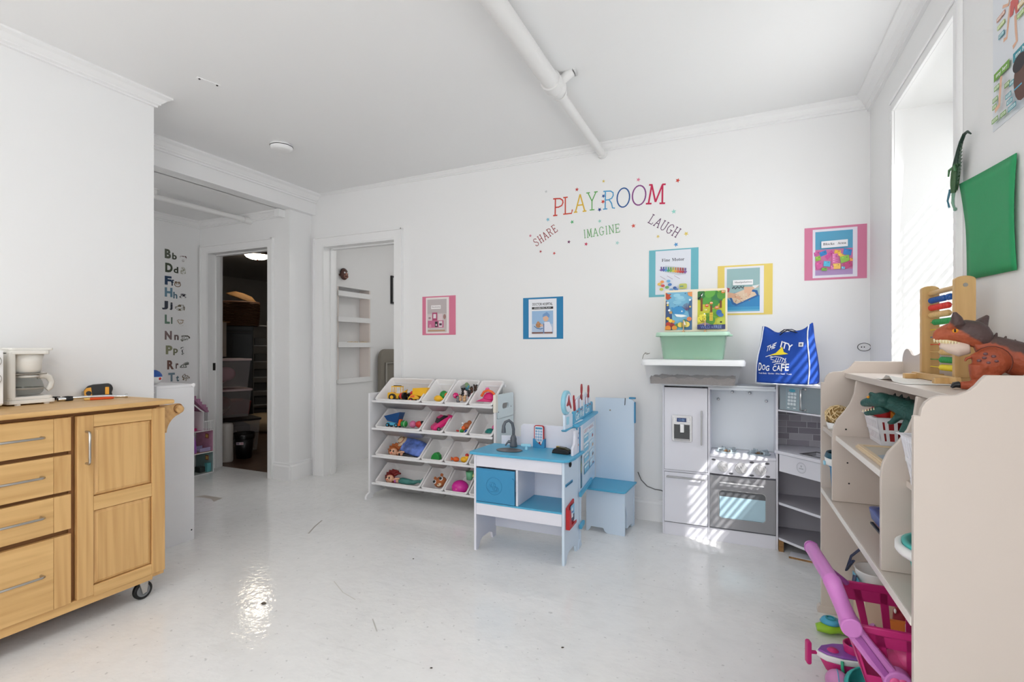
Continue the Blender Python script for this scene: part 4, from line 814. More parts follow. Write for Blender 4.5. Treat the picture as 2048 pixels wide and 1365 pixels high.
k(MB().prism([(-1.206, .51), (-1.206, .675), (-1.19, .690), (-.845, .690), (-.845, .51)], 'xz', 2.8265, 2.8365), 'backsplash', PW, bv=.001)
fx, fy = -1.225, 2.76
f = k(MB().lathe([(0, 0), (.022, 0), (.023, .01), (.018, .035), (.019, .05), (.014, .065), (.009, .072), (0, .072)], 20, (fx, fy, .5605)), 'faucet_body', DGR)
k(MB().tube([(fx, fy, .62), (fx, fy, .665), (fx-.006, fy-.005, .70), (fx-.022, fy-.015, .718), (fx-.042, fy-.025, .708), (fx-.050, fy-.03, .685), (fx-.050, fy-.03, .668)], [.009, .009, .009, .009, .009, .010, .012], 14).cyl((fx-.050, fy-.03, .668), (fx-.05, fy-.03, .645), .012, .0135), 'spout', DGR)
k(MB().tube([(fx-.004, fy-.005, .588), (fx-.026, fy-.012, .592), (fx-.035, fy-.018, .582), (fx-.042, fy-.022, .568)], [.011, .009, .005, .004], 10), 'lever', DGR)
k(MB().cyl((-1.125, 2.72, .5605), (-1.125, 2.72, .582), .012, .008).cyl((-1.155, 2.712, .584), (-1.10, 2.726, .584), .009, .009), 'blue_tap', LBL)
hook = k(MB().torus((-.838, 2.645, .517), .012, .004, 'x', 16, 8), 'towel_hook', BLK)
# telephone in its holder
t = Rel('play_phone', 'red and white toy telephone in a blue holder on the backsplash', 'toy phone', (-1.08, 2.82, .60))
t(MB().prism(rrect(-1.112, .575, -1.050, .69, .012), 'xz', 2.803, 2.814), 'handset', RED, bv=.002)
a = Art(1, 1, '-y', .0002); a.poly(rrect(.004, .006, .054, .110, .008, 3), (238, 238, 244)).rect(.007, .092, .051, .104, (80, 165, 200))
for r_ in range(4):
    for c_ in range(3): a.ell(.0135+.0155*c_, .080-.0165*r_, .0062, .0062, (70, 150, 195), 14).ell(.0135+.0155*c_, .080-.0165*r_, .0034, .0034, (225, 240, 248), 10).text('123456789*0#'[r_*3+c_], .012+.0155*c_, .0775-.0165*r_, .015+.0155*c_, .0825-.0165*r_, (50, 110, 160))
a.ell(.020, .014, .006, .007, (110, 170, 60), 14).ell(.036, .014, .006, .007, (150, 30, 60), 14).text('Dial 911', .010, .095, .048, .101, (30, 90, 140))
a.obj('keypad', GLOSSP, t.t, loc=(-1.110+1.08, 2.8028-2.82, .575-.60))
t(MB().prism([(-1.116, .558), (-1.116, .612), (-1.104, .612), (-1.098, .60), (-1.066, .566+.008), (-1.056, .60), (-1.052, .612), (-1.044, .612), (-1.044, .558)], 'xz', 2.794, 2.8025).box(-1.116, -1.112, 2.8025, 2.826, .558, .612).box(-1.048, -1.044, 2.8025, 2.826, .558, .612), 'holder', PBD, bv=.002)
t(B(-1.112, -1.048, 2.8145, 2.826, .560, .60), 'holder_back', PBD)
t = thing('card_reader', 'black and gold toy stapler-like box on the blue worktop', 'toy', (-.905, 2.705, .5605), R(-6))
MB().prism([(-.052, 0), (-.046, .018), (-.035, .028), (.03, .026), (.05, .014), (.052, 0)], 'xz', -.028, .028).obj('base', BLK, t, bv=.003)
MB().prism([(-.032, .026), (-.028, .036), (.02, .033), (.045, .022), (.04, .016), (.028, .026)], 'xz', -.016, .016).obj('lid', mat('dark_green_gold', (70, 66, 40), .3, .4), t, bv=.002)
MB().sph((-.026, 0, .035), (.01, .014, .003)).obj('gold_cap', mat('gold', (200, 170, 80), .3, .8), t)
# right side board: slot, hook, red pocket with a card
k(B(x1-.0005, x1+.004, 2.572, 2.69, .41, .424), 'card_slot', PBD, bv=.001); k(B(x1+.0005, x1+.0045, 2.58, 2.682, .4145, .4195), 'slot_gap', mat('slot_dark', (30, 80, 110), .5))
p = Rel('chart_pocket', 'red wall pocket with a blue and white card on the play sink side', 'pocket', (x1, 2.62, .2))
p(MB().prism([(2.575, .185), (2.575, .30), (2.70, .318), (2.70, .20)], 'yz', x1+.001, x1+.0085), 'back', RED, bv=.001)
p(MB().prism([(2.575, .185), (2.575, .292), (2.60, .285), (2.615, .20), (2.70, .205), (2.70, .19)], 'yz', x1+.018, x1+.023).prism([(2.575, .185), (2.70, .19), (2.70, .196), (2.575, .191)], 'yz', x1+.006, x1+.018).box(x1+.006, x1+.018, 2.575, 2.58, .185, .29), 'front', RED, bv=.001)
a = Art(1, 1, '+x'); a.rect(0, 0, .07, .09, (30, 45, 85)).poly([(.0, .03), (.07, .035), (.07, .09), (0, .085)], (130, 190, 225)).poly([(.015, .02), (.045, .02), (.04, .075), (.022, .07)], (240, 240, 245)).rect(.02, .045, .05, .055, (50, 110, 180))
a.obj('card', GLOSSP, p.t, loc=(.0125, .0, .01))
# divider board with sign, chart, screen (turned a little from the wall)
phi = R(5.2); DL = (-.838, 2.828, 0)
dv = Matrix.Translation(DL) @ Matrix.Rotation(phi, 4, 'Z')
def D(mb): mb.v = [tuple(dv @ Vector(v)) for v in mb.v]; return mb
S = .50
k(D(MB().prism([(-.03, .0), (-.03, .03), (.0, .05), (0, .70), (S, .70), (S, .29), (.055, .29), (.035, .26), (.035, .03), (.05, 0)], 'yz', -.013, 0)), 'divider_board', PSH, bv=.001)
k(MB().prism([(2.655, .5605), (2.655, .60), (2.69, .62), (2.70, .69), (2.66, .722), (2.66, .735), (2.84, .735), (2.84, .5605)], 'yz', -.838, -.825), 'wing_board', PW, bv=.001)
k(B(-.8245, -.8215, 2.765, 2.785, .5605, .70), 'blue_edge', PBD, bv=.001)
a = Art(1, 1, '+x')
a.line([(0, .0), (.012, .05), (.0, .1)], .004, (150, 180, 215)).ell(.02, .03, .006, .006, (225, 150, 110)).ell(.015, .07, .005, .007, (60, 90, 150)).ell(.022, .095, .004, .006, (110, 120, 130))
a.obj('growth_scale', PAINT, k.t, loc=(-.8243-L0[0], 2.73-L0[1], .575))
def art_on_divider(a, name, y, z, par=None):
    a.v = [tuple(dv @ (Vector(v)+Vector((.0008, y, z)))) for v in a.v]; return k(a, name, GLOSSP)
a = Art(.38, .27, '+x', .0002); a.rect(0, 0, 1, 1, (232, 238, 244)); a.text('GET WELL', .08, .90, .92, .96, (190, 80, 90), .01)
for i in range(4):
    for j, cc in enumerate([(120, 190, 220), (195, 225, 240)]):
        zz = .68-.22*i; a.rect(.06+.46*j, zz, .46+.46*j, zz+.17, cc).rect(.09+.46*j, zz+.1, .4+.46*j, zz+.14, (236, 246, 250))
    a.ell(.82, .70-.22*i, .06, .04, [(180, 60, 60), (215, 165, 120), (120, 80, 70), (150, 40, 60)][i])
a.rect(.03, .0, .97, .035, (80, 165, 205)); art_on_divider(a, 'eye_chart', .085, .395)
a = Art(.045, .19, '+x', .0002); a.rect(0, 0, 1, 1, (60, 70, 80)).rect(.12, .05, .88, .9, (70, 120, 140)).ell(.5, .62, .2, .18, (190, 180, 90)).ell(.5, .78, .13, .06, (110, 140, 80)).ell(.5, .35, .16, .1, (80, 90, 140)); art_on_divider(a, 'xray_screen', .012, .335)
k(D(B(.0, .014, -.03, .33, .300, .325)), 'bench_rail', PB, bv=.002); k(D(B(.0, .016, -.03, .06, .118, .142)), 'foot_rail', PB, bv=.002)
k(MB().prism([(2.50, .722), (2.52, .712), (2.62, .716), (2.70, .706), (2.72, .69), (2.74, .722)], 'yz', -.845, -.820), 'sign_bracket', PB, bv=.003)
k(D(MB().prism([(-.17, .716), (-.17, .732), (S-.04, .732), (S-.04, .716)], 'yz', -.03, .028)), 'sign_ledge', PB, bv=.003)
sg = MB(); prf = [(-.30, .732), (-.305, .77), (-.27, .80), (-.20, .80), (-.17, .77), (.34, .79), (.36, .80), (.36, .732)]
sg = D(MB().prism([(-.17, .7325), (-.17, .80), (.40, .80), (.42, .79), (.42, .7325)], 'yz', -.012, 0)); sg_ = k(sg, 'sign_board', PB, bv=.002)
a = Art(1, 1, '+x', .0003)
a.text('Get Well', .04, .008, .28, .052, (225, 242, 248), .02).text('Care', .32, .012, .45, .05, (225, 242, 248), .02)
a.line([(.55, .01), (.55, .05)], .012, (120, 40, 60)); art_on_divider(a, 'sign_lettering', -.165, .736)
# skyline cut-outs: white towers outlined in red with red tips
def cut(pts, m, nm, th=(-.010, -.002)): return k(D(MB().prism(pts, 'yz', *th)), nm, m, bv=.0008)
WT = mat('sign_white', (222, 228, 240), .4); WR = mat('sign_red', (160, 42, 48), .4)
cut([(-.10, .79), (-.10, .835), (-.06, .862), (.04, .872), (.08, .85), (.10, .80), (.13, .79)], WT, 'cloud_cutout', (-.014, -.012))
cut([(.16, .79), (.17, .862), (.24, .875), (.30, .85), (.36, .84), (.38, .79)], WT, 'cloud_cutout', (-.014, -.012))
for y, z, w_, h in ((-.085, .79, .03, .055), (.02, .79, .03, .05), (.22, .79, .03, .04), (.30, .79, .035, .042)):
    cut([(y-.003, z-.003), (y-.003, z+h+.002), (y+w_/2, z+h+.016), (y+w_+.003, z+h+.002), (y+w_+.003, z-.003)], WR, 'tower_outline', (-.0118, -.0102))
    cut([(y, z), (y, z+h), (y+w_/2, z+h+.012), (y+w_, z+h), (y+w_, z)], WT, 'tower'); cut([(y-.003, z-.003), (y-.003, z+.004), (y+w_+.003, z+.004), (y+w_+.003, z-.003)], WR, 'tower_base', (-.001, .001))
cut([(.075, .80), (.085, .765), (.095, .745), (.105, .765), (.115, .80), (.112, .835), (.095, .855), (.078, .835)], WT, 'rocket', (.0005, .004)); k(D(B(.0045, .0055, .085, .105, .775, .825)), 'rocket_window', LBL)
def loop(y, z, w_, h, nm='red_loop'):
    o_ = arc(y, z, w_, 0, 360, 16, h)[:-1]; i_ = arc(y, z, w_*.5, 0, 360, 16, h*.62)[:-1]; mb = MB()
    mb.loft([[(-.008, *q) for q in o_], [(-.002, *q) for q in o_], [(-.002, *q) for q in i_], [(-.008, *q) for q in i_]], closed=True, sm=False); return k(D(mb), nm, WR)
loop(.07, .905, .021, .030); cut([(.058, .855), (.05, .868), (.07, .878), (.09, .868), (.082, .84), (.066, .84)], WR, 'red_stem')
loop(.29, .885, .022, .028); cut([(.285, .835), (.28, .86), (.30, .862), (.305, .835)], WR, 'red_stem'); cut([(-.135, .80), (-.155, .875), (-.145, .888), (-.12, .85), (-.10, .80), (-.115, .785)], WR, 'red_figure')
dc = k(MB().cyl((-.838, 2.542, .862), (-.818, 2.542, .862), .063, n=36), 'emblem_disc', mat('emblem_blue', (140, 196, 216), .4), bv=.004)
k(MB().cyl((-.817, 2.546, .860), (-.815, 2.546, .860), .048, n=32), 'emblem_face', WT)
k(MB().prism([(2.505, .85), (2.53, .87), (2.545, .90), (2.555, .875), (2.585, .835), (2.58, .825), (2.55, .85), (2.52, .845)], 'yz', -.8145, -.812), 'emblem_bird', WR)
k(MB().prism([(2.52, .722), (2.515, .80), (2.60, .80), (2.65, .79), (2.65, .722)], 'yz', -.838, -.826), 'sign_post', PSH, bv=.002); k(B(-.8255, -.8235, 2.54, 2.58, .745, .785), 'post_window', LBL)
# bench
BN = R(-3); bm_ = Matrix.Translation((-.885, 3.12, 0)) @ Matrix.Rotation(BN, 4, 'Z')
def Bn(mb): mb.v = [tuple(bm_ @ Vector(v)) for v in mb.v]; return mb
k(Bn(MB().prism([(0, 0), (0, .268), (.245, .268), (.245, 0), (.135, 0), (.12, .01), (.11, .03), (.03, .03), (.022, .01), (.012, 0)], 'xz', 0, .013)), 'bench_front', PSH, bv=.001)
k(Bn(MB().prism([(.013, .268), (.013, .20), (.05, .12), (.06, .03), (.16, .03), (.19, .0), (.235, 0), (.235, .268)], 'yz', .232, .245)), 'bench_side', PSH, bv=.001)
k(Bn(MB().prism([(-.015, -.045)]+[(.235, -.045)]+arc(.225, -.015, .035, -60, 0, 4)+[(.262, .235), (-.015, .235)], 'xy', .2685, .281)), 'bench_seat', PB, bv=.003)
k(Bn(B(-.01, .248, .222, .234, 0, .268)), 'bench_back_leg', PSH); 
k(Bn(MB().prism([(-.012, .2815), (-.012, .815), (.225, .818), (.248, .80), (.248, .2815)], 'xz', .222, .234)), 'bench_backrest', PSH, bv=.001)
k(Bn(B(.2485, .256, .216, .238, .66, .795).box(.215, .256, .216, .238, .815, .826)), 'blue_corner', PBD, bv=.002)
k(Bn(MB().tube([(.19, .221, .82), (.19, .217, .80), (.19, .215, .78), (.19, .210, .775)], .0022)), 'coat_hook', BLK); k(Bn(MB().cyl((.09, .219, .735), (.09, .222, .735), .005)), 'screw', CMG)
t = tag(MB().tube([(-.625, 3.46, .315), (-.60, 3.44, .27), (-.56, 3.43, .235), (-.51, 3.43, .22), (-.47, 3.44, .215), (-.43, 3.45, .19)], .0035, 8).obj('power_cord', mat('grey_cord', (120, 120, 118), .5)), 'thin grey power cord sagging between bench and play fridge', 'cord')
# ================================================================ grey-white play kitchen
KW = mat('kitchen_white', (222, 222, 230), .36); KI = mat('kitchen_inside', (220, 226, 232), .4); KG = mat('kitchen_grey_door', (150, 148, 154), .38); KS = mat('kitchen_shelf_grey', (168, 166, 174), .5); STE = mat('steel_plastic', (160, 160, 162), .3, .5); SLV = mat('silver_plastic', (198, 198, 200), .25, .6)
kk = Rel('play_kitchen', 'white and grey wooden play kitchen with fridge, stove and corner sink', 'play kitchen', (-.1, 3.36, 0))
F = 3.256; Bk = 3.452
for x in (-.438, -.1765, .1845): kk(B(x, x+.0105, F, Bk, 0, .913 if x < .1 else .95), 'upright', KW, bv=.001)
kk(B(-.427, -.177, Bk-.01, Bk, .0, .913), 'back_board', KW)
kk(B(-.440, .180, F-.002, Bk, .9135, .925), 'top_board', KI, bv=.001)
GAP = mat('gap_shade_dark', (84, 84, 92), .6); kk(B(-.4274, -.1768, F-.0035, F-.001, .4005, .9075).box(-.4274, -.1768, F-.0035, F-.001, .0805, .3885), 'gap_shade_strip', GAP, kind='stuff'); kk(B(-.1655, .1842, F-.0025, F-.0005, .078, .4005), 'gap_shade_strip', GAP)  # dark strips paint the shade in the gaps round the doors
d = kk(B(-.4255, -.1785, F-.010, F+.003, .403, .905), 'fridge_door', KW, bv=.0015)
mb = MB().prism(rrect(-.216, .565, -.207, .772, .004), 'xz', F-.028, F-.020).box(-.215, -.208, F-.02, F-.0105, .575, .585).box(-.215, -.208, F-.02, F-.0105, .752, .762); kk(mb, 'fridge_handle', STE)
ds = kk(MB().prism(rrect(-.382, .578, -.264, .738, .01), 'xz', F-.018, F-.0102), 'water_dispenser', SLV, bv=.002)
kk(B(-.368, -.278, F-.0195, F-.0182, .592, .682), 'dispenser_recess', mat('recess_grey', (70, 72, 74), .3)); kk(B(-.332, -.31, F-.028, F-.0197, .635, .685), 'dispenser_tap', TRIM, bv=.002); kk(B(-.365, -.28, F-.026, F-.0197, .586, .597), 'drip_tray', STE, bv=.001)
kk(B(-.376, -.27, F-.0225, F-.0183, .686, .693), 'dispenser_ledge', SLV); kk(B(-.352, -.297, F-.0205, F-.0183, .698, .722), 'display', mat('display_navy', (44, 62, 110), .2))
a = Art(); a.text('12:00', 0, 0, .034, .013, (150, 190, 230)); a.obj('display_digits', PAINT, kk.t, loc=(-.342+.1, F-.0208-3.36, .704))
ic = Art()
for i in (0, 1): 
    for j in range(3): ic.rect(.083*i, .008*j, .083*i+.008, .008*j+.005, (230, 230, 232))
ic.obj('buttons', PAINT, kk.t, loc=(-.368+.1, F-.0182-3.36, .70))
d = kk(B(-.4255, -.1785, F-.010, F+.003, .083, .386), 'freezer_door', KW, bv=.0015); kk(MB().tube([(-.405, F-.0105, .362), (-.405, F-.028, .362)], .0045).tube([(-.202, F-.0105, .362), (-.202, F-.028, .362)], .0045).tube([(-.412, F-.028, .362), (-.194, F-.028, .362)], .0055, 10), 'freezer_handle', STE)
kk(B(-.427, -.177, F-.002, F+.01, .388, .401), 'rail', KW); kk(B(-.427, -.177, F+.002, F+.012, .0, .076), 'toe_board', KW, bv=.001)
# stove
kk(B(-.166, .184, Bk-.012, Bk, .52, .905), 'stove_back', KI); kk(B(-.1655, .184, F-.002, F+.006, .898, .912), 'hood_edge', KI, bv=.001)
for x, z in ((-.125, .828), (-.045, .875), (.053, .872), (.142, .826)):
    kk(MB().cyl((x, Bk-.0125, z), (x, Bk-.03, z), .004).sph((x, Bk-.033, z), .0095).torus((x, Bk-.03, z), .008, .002, 'y', 16, 6), 'hook_knob', CHROME)
bow = [(-.1655, Bk-.013), (-.1655, F-.004)]+[(-.1655+.35*q/10, F-.004-.030*math.sin(PI*q/10)) for q in range(1, 10)]+[(.1845, F-.004), (.1845, Bk-.013)]
kk(MB().prism(bow, 'xy', .502, .519), 'stovetop', KW, bv=.003)
bow2 = [(-.165, F+.02), (-.165, F-.001)]+[(-.165+.349*q/10, F-.001-.018*math.sin(PI*q/10)) for q in range(1, 10)]+[(.184, F-.001), (.184, F+.02)]
kk(MB().prism(bow2, 'xy', .402, .5015), 'control_panel', KW, bv=.001)
SMK = clear_mat('smoked_clear', (190, 205, 212), .5, .1)
for x in (-.075, .100):
    b_ = kk(MB().lathe([(0, 0), (.062, 0), (.064, .004), (.055, .008), (.05, .004), (0, .004)], 32, (x, 3.345, .5195)), 'burner', SMK)
    for q in range(4):
        an = q*PI/2+.5; c, s_ = math.cos(an), math.sin(an)
        kk(MB().tube([(x+.018*c, 3.345+.018*s_, .526), (x+.02*c, 3.345+.02*s_, .540), (x+.052*c, 3.345+.052*s_, .540), (x+.054*c, 3.345+.054*s_, .526)], .005, 6), 'pot_support', SMK)
    kk(MB().sph((x, 3.345, .5235), (.022, .022, .008), 14, 6), 'burner_core', mat('burner_brown', (110, 80, 50), .5))
for x, r_ in ((-.093, .031), (.004, .034), (.102, .034)):
    yk = F-.001-.018*math.sin(PI*(x+.165)/.349)
    n_ = kk(MB().cyl((x, yk, .449), (x, yk-.010, .449), r_, r_*.92, 28).cyl((x, yk-.010, .449), (x, yk-.020, .449), r_*.72, r_*.66, 24), 'stove_knob', SLV)
    T = Matrix.Translation((x, yk-.026, .449)) @ Matrix.Rotation(R(-35), 4, 'Y'); kk(MB().box(-.006, .006, -.007, .007, -r_*.66, r_*.66, T=T), 'knob_grip', SLV, bv=.002)
a = Art()
for x, z in ((-.145, .484), (-.05, .413), (.06, .488), (.14, .486), (.06, .413), (.143, .412)): a.ell(x, z, .012, .006, (88, 88, 94), 14)
a.v = [(v[0], F-.0015-.018*math.sin(PI*(v[0]+.165)/.349)+v[1], v[2]) for v in a.v]; kk(a, 'burner_marks', PAINT)
# oven door: frame round a rounded window, cavity behind it
oo = []; ow = rrect(-.118, .143, .135, .312, .022, 5)
for x, z in ow:
    an = math.atan2((z-.2275)/.16, (x-.0085)/.175); c, s_ = math.cos(an), math.sin(an); q = min(.1735/abs(c) if abs(c) > 1e-6 else 9, .157/abs(s_) if abs(s_) > 1e-6 else 9); oo.append((.009+c*q, .239+s_*q))
mb = MB(); mb.loft([[(x, F+.003, z) for x, z in oo], [(x, F-.009, z) for x, z in oo], [(x, F-.009, z) for x, z in ow], [(x, F+.003, z) for x, z in ow]], closed=True, sm=False)
od = kk(mb, 'oven_door', mat('oven_grey', (146, 146, 150), .28, .3)); 
mb = MB(); mb.loft([[(x, F-.0095, z) for x, z in ow], [(x, F-.0115, z) for x, z in ow], [(.0085+(x-.0085)*.97, F-.0115, .2275+(z-.2275)*.96) for x, z in ow]], caps=False, sm=False); kk(mb, 'window_trim', STE)
kk(B(-.12, .137, F-.0048, F-.003, .14, .315), 'oven_glass', mat('oven_pane', (96, 98, 102), .08)); kk(B(-.112, .131, F-.0056, F-.0049, .146, .272), 'oven_rack_panel', mat('rack_blue', (172, 202, 216), .12))
kk(MB().tube([(-.103, F-.009, .357), (-.103, F-.028, .357)], .004).tube([(.113, F-.009, .355), (.113, F-.028, .355)], .004).tube([(-.112, F-.028, .357), (.122, F-.028, .355)], .0055, 10), 'oven_handle', SLV)
kk(B(-.165, .184, F+.01, Bk-.013, .077, .083), 'oven_floor', KI)
kk(B(-.165, .184, Bk-.0125, Bk, .0, .51), 'oven_back', KG); kk(B(-.166, .184, F+.0, F+.010, .0, .0765), 'toe_board', KW, bv=.001)
# corner unit turned 45 degrees
A0 = (.196, 3.257)
def dg(u, v): return (A0[0]+(u+v)*.70711, A0[1]+(-u+v)*.70711)
def dgm(mb): mb.v = [(*dg(x, y), z) for x, y, z in mb.v]; return mb
UL = .335; pent = [dg(0, 0), dg(UL, 0), (.655, dg(UL, 0)[1]+.0), (.655, Bk), (.1965, Bk)]
kk(dgm(B(UL-.012, UL, 0, .012, 0, .945)), 'upright', KW)
for z in (.062, .262): kk(MB().prism(pent, 'xy', z, z+.011), 'corner_shelf', KS, bv=.001); kk(dgm(B(.008, UL, -.003, -.0005, z-.001, z+.012)), 'shelf_edge', KW)
kk(B(.1975, .655, Bk-.006, Bk, .075, .54), 'corner_back', KS)
kk(dgm(B(.006, UL-.0, .0, .010, .449, .545)), 'corner_apron', KW, bv=.001)
w0 = [dg(-.012, -.014), dg(UL, -.014), (.655, dg(UL, 0)[1]-.0), (.655, Bk), (.1975, Bk)]; hs = [dg(.12, .035), dg(.27, .035), dg(.27, .10), dg(.24, .15), dg(.12, .15)]
mb = MB(); mb.loft([[(x, y, .549) for x, y in w0], [(x, y, .566) for x, y in w0], [(x, y, .566) for x, y in hs], [(x, y, .520) for x, y in hs]], caps=False, sm=False)
mb.add([(x, y, .549) for x, y in w0], [[0, 1, 2, 3, 4]]); kk(mb, 'corner_worktop', KW, bv=.002)
mb = MB(); mb.loft([[(x, y, .5675) for x, y in [dg(.11, .025), dg(.28, .025), dg(.28, .105), dg(.247, .16), dg(.11, .16)]], [(x, y, .5675) for x, y in hs], [(x, y, .525) for x, y in hs]], caps=False, sm=False)
mb.add([(x, y, .525) for x, y in hs], [[0, 1, 2, 3, 4]]); kk(mb, 'sink_basin', mat('sink_steel', (120, 118, 120), .25, .6))
lg = Art(); lg.line(arc(0, 0, .0275, 0, 360, 28)[:-1], .0035, (185, 187, 194), True).line(arc(0, 0, .0215, 0, 360, 28)[:-1], .0012, (190, 192, 198), True).ell(0, .009, .006, .006, (186, 188, 195)).rect(-.014, -.008, .014, -.001, (186, 188, 195))
lg.v = [(x+.148, y-.0008, z+.498) for x, y, z in lg.v]; kk(dgm(lg), 'round_badge', PAINT)
kk(dgm(B(.002, .335, -.001, .011, .935, .9475)), 'top_edge', KW); kk(MB().prism(pent, 'xy', .9355, .9465), 'corner_top', KW, bv=.001); kk(MB().prism(pent, 'xy', .788, .797), 'microwave_floor', KW, bv=.001)
MWG = mat('microwave_grey', (150, 162, 168), .35)
kk(dgm(B(.006, .150, .004, .014, .799, .934)), 'microwave_panel', MWG, bv=.001)
kk(dgm(B(.152, .325, .002, .012, .799, .934)), 'microwave_door', mat('microwave_door', (132, 142, 148), .2), bv=.001)
kk(dgm(MB().tube([(.158, .0, .808), (.158, -.02, .812), (.158, -.02, .918), (.158, .0, .922)], .004).sph((.172, -.0, .922), .007).sph((.172, 0, .812), .007)), 'microwave_handle', STE)
a = Art(); a.poly(rrect(.0, .0, .078, .118, .003), (165, 205, 212)).poly(rrect(.0015, .0015, .0765, .1165, .003), (152, 168, 176)).ell(.039, .104, .020, .009, (80, 165, 185))
for r_ in range(4):
    for c_ in range(3): a.poly(rrect(.013+.019*c_, .079-.0185*r_, .027+.019*c_, .092-.0185*r_, .0015, 2), (232, 240, 242)).text('1234567890GO'[r_*3+c_], .018+.019*c_, .082-.0185*r_, .022+.019*c_, .089-.0185*r_, (120, 140, 150))
a.rect(.012, .006, .026, .012, (226, 236, 238)).rect(.050, .006, .066, .012, (226, 236, 238)); a.v = [(x+.050, y+.0035, z+.807) for x, y, z in a.v]; kk(dgm(a), 'microwave_keypad', PAINT)
# brick tiles with recessed joints
kk(B(.1975, .655, Bk-.0055, Bk, .567, .787), 'tile_backing', mat('tile_grout', (192, 192, 198), .6))
tm = [mat('tile_a', (136, 132, 142), .3), mat('tile_b', (152, 148, 158), .3), mat('tile_c', (122, 117, 128), .3), mat('tile_d', (172, 170, 178), .3)]
random.seed(11)
for r_ in range(6):
    x = .1985; z = .5685+.0365*r_; first = True
    while x < .64:
        w_ = random.choice([.052, .062, .105, .12]) if not first else random.choice([.03, .055, .07]); first = False; w_ = min(w_, .654-x)
        if w_ > .012: kk(B(x, x+w_-.004, Bk-.0075, Bk-.0056, z, z+.0325), 'tile', random.choice(tm))
        x += w_
# missing toe board: exposed chipboard end and the board lying on the floor
CHIP = mat('chipboard_edge', (150, 112, 70), .85, var=.3, vs=90, bump=.4, bs=120)
kk(B(.1975, .222, F-.02, F+.02, 0, .06), 'chipboard_block', CHIP)
t = thing('loose_toe_board', 'loose grey toe board with a brown edge lying under the corner unit', 'board', (.33, 3.165, 0), R(-12))
B(-.085, .26, -.028, .045, .0, .010).obj('core', CHIP, t); B(-.084, .26, -.027, .045, .0105, .013).obj('laminate', KW, t)
# ================================================================ things on top of the play kitchen
def tray_bin(name, lbl, loc, W0, W1, D0, D1, h, m, lidm=None, rim=.014, rzz=0):
    t = thing(name, lbl, 'storage box', loc, rzz)
    mb = MB(); q = lambda w_, d_, z, r_: [(x, y, z) for x, y in rrect(-w_/2, -d_/2, w_/2, d_/2, r_, 4)]
    mb.loft([q(W0, D0, 0, .03), q(W1, D1, h, .03), q(W1+.02, D1+.02, h, .035), q(W1+.02, D1+.02, h-rim, .035), q(W1+.012, D1+.012, h-rim, .034), q(W1-.001, D1-.001, h-.002, .029)], caps=False)
    mb.loft([q(W0-.008, D0-.008, .003, .028), q(W1-.008, D1-.008, h, .028)], caps=False); mb.add([v for v in q(W0, D0, 0, .03)], [list(range(20))[::-1]])
    mb.obj('tub', m, t); return t
CLR = clear_mat('clear_box_plastic', (215, 218, 222), .13, .12)
t = tray_bin('underbed_box', 'wide clear plastic box of grey sand with a white lid on the play fridge', (-.262, 3.283, .9255), .49, .55, .29, .33, .135, CLR)
def q_(w_, d_, z, r_): return [(x, y, z) for x, y in rrect(-w_/2, -d_/2, w_/2, d_/2, r_, 4)]
LID = mat('white_lid', (236, 238, 240), .3)
MB().loft([q_(.574, .354, .118, .04), q_(.58, .36, .138, .042), q_(.565, .345, .152, .038), q_(.50, .28, .152, .03), q_(.49, .27, .147, .03)], caps=False).add(q_(.49, .27, .147, .03), [list(range(20))]).obj('lid', LID, t)
sd = MB(); nx, ny = 26, 12
vs = []; fs = []
for j in range(ny+1):
    for i in range(nx+1):
        x = -.236+.472*i/nx; y = -.135+.27*j/ny; vs.append((x, y, .043+.006*math.sin(i*1.1+j)+.004*math.sin(i*2.7-j*1.9)+.003*random.random()))
for j in range(ny):
    for i in range(nx): a_ = j*(nx+1)+i; fs.append((a_, a_+1, a_+nx+2, a_+nx+1))
n0 = len(vs); sd.add(vs, fs, 0, True)
edge = [i for i in range(nx+1)]+[j*(nx+1)+nx for j in range(1, ny+1)]+[ny*(nx+1)+i for i in range(nx-1, -1, -1)]+[j*(nx+1) for j in range(ny-1, 0, -1)]
top_ = [vs[i] for i in edge]; sd.loft([[(x*.985, y*.985, .006) for x, y, z in top_], top_], caps=False); sd.obj('sand', mat('grey_sand', (128, 116, 110), .95, var=.25, vs=120, bump=.9, bs=150), t, kind='stuff')
GRN = clear_mat('green_box_plastic', (176, 220, 194), .42, .18)
t = tray_bin('green_box', 'pale green translucent box on the white lid of the sand box', (-.258, 3.27, 1.0785), .335, .375, .24, .27, .158, GRN)
MB().loft([q_(.405, .30, .138, .035), q_(.412, .307, .15, .038), q_(.402, .297, .160, .034)], caps=False).add(q_(.402, .297, .160, .034), [list(range(20))]).obj('lid', mat('green_lid', (186, 222, 200), .3), t)
for s_ in (-1, 1): B(s_*.205-.012, s_*.205+.012, -.05, .05, .135, .147).obj('lid_clip', MC['green_lid'], t, bv=.004)
for x in (-.08, .06): B(x-.05, x+.03, -.08, -.06, .004, .012).obj('yellow_sheet', mat('pale_yellow_sheet', (225, 215, 160), .6), t)
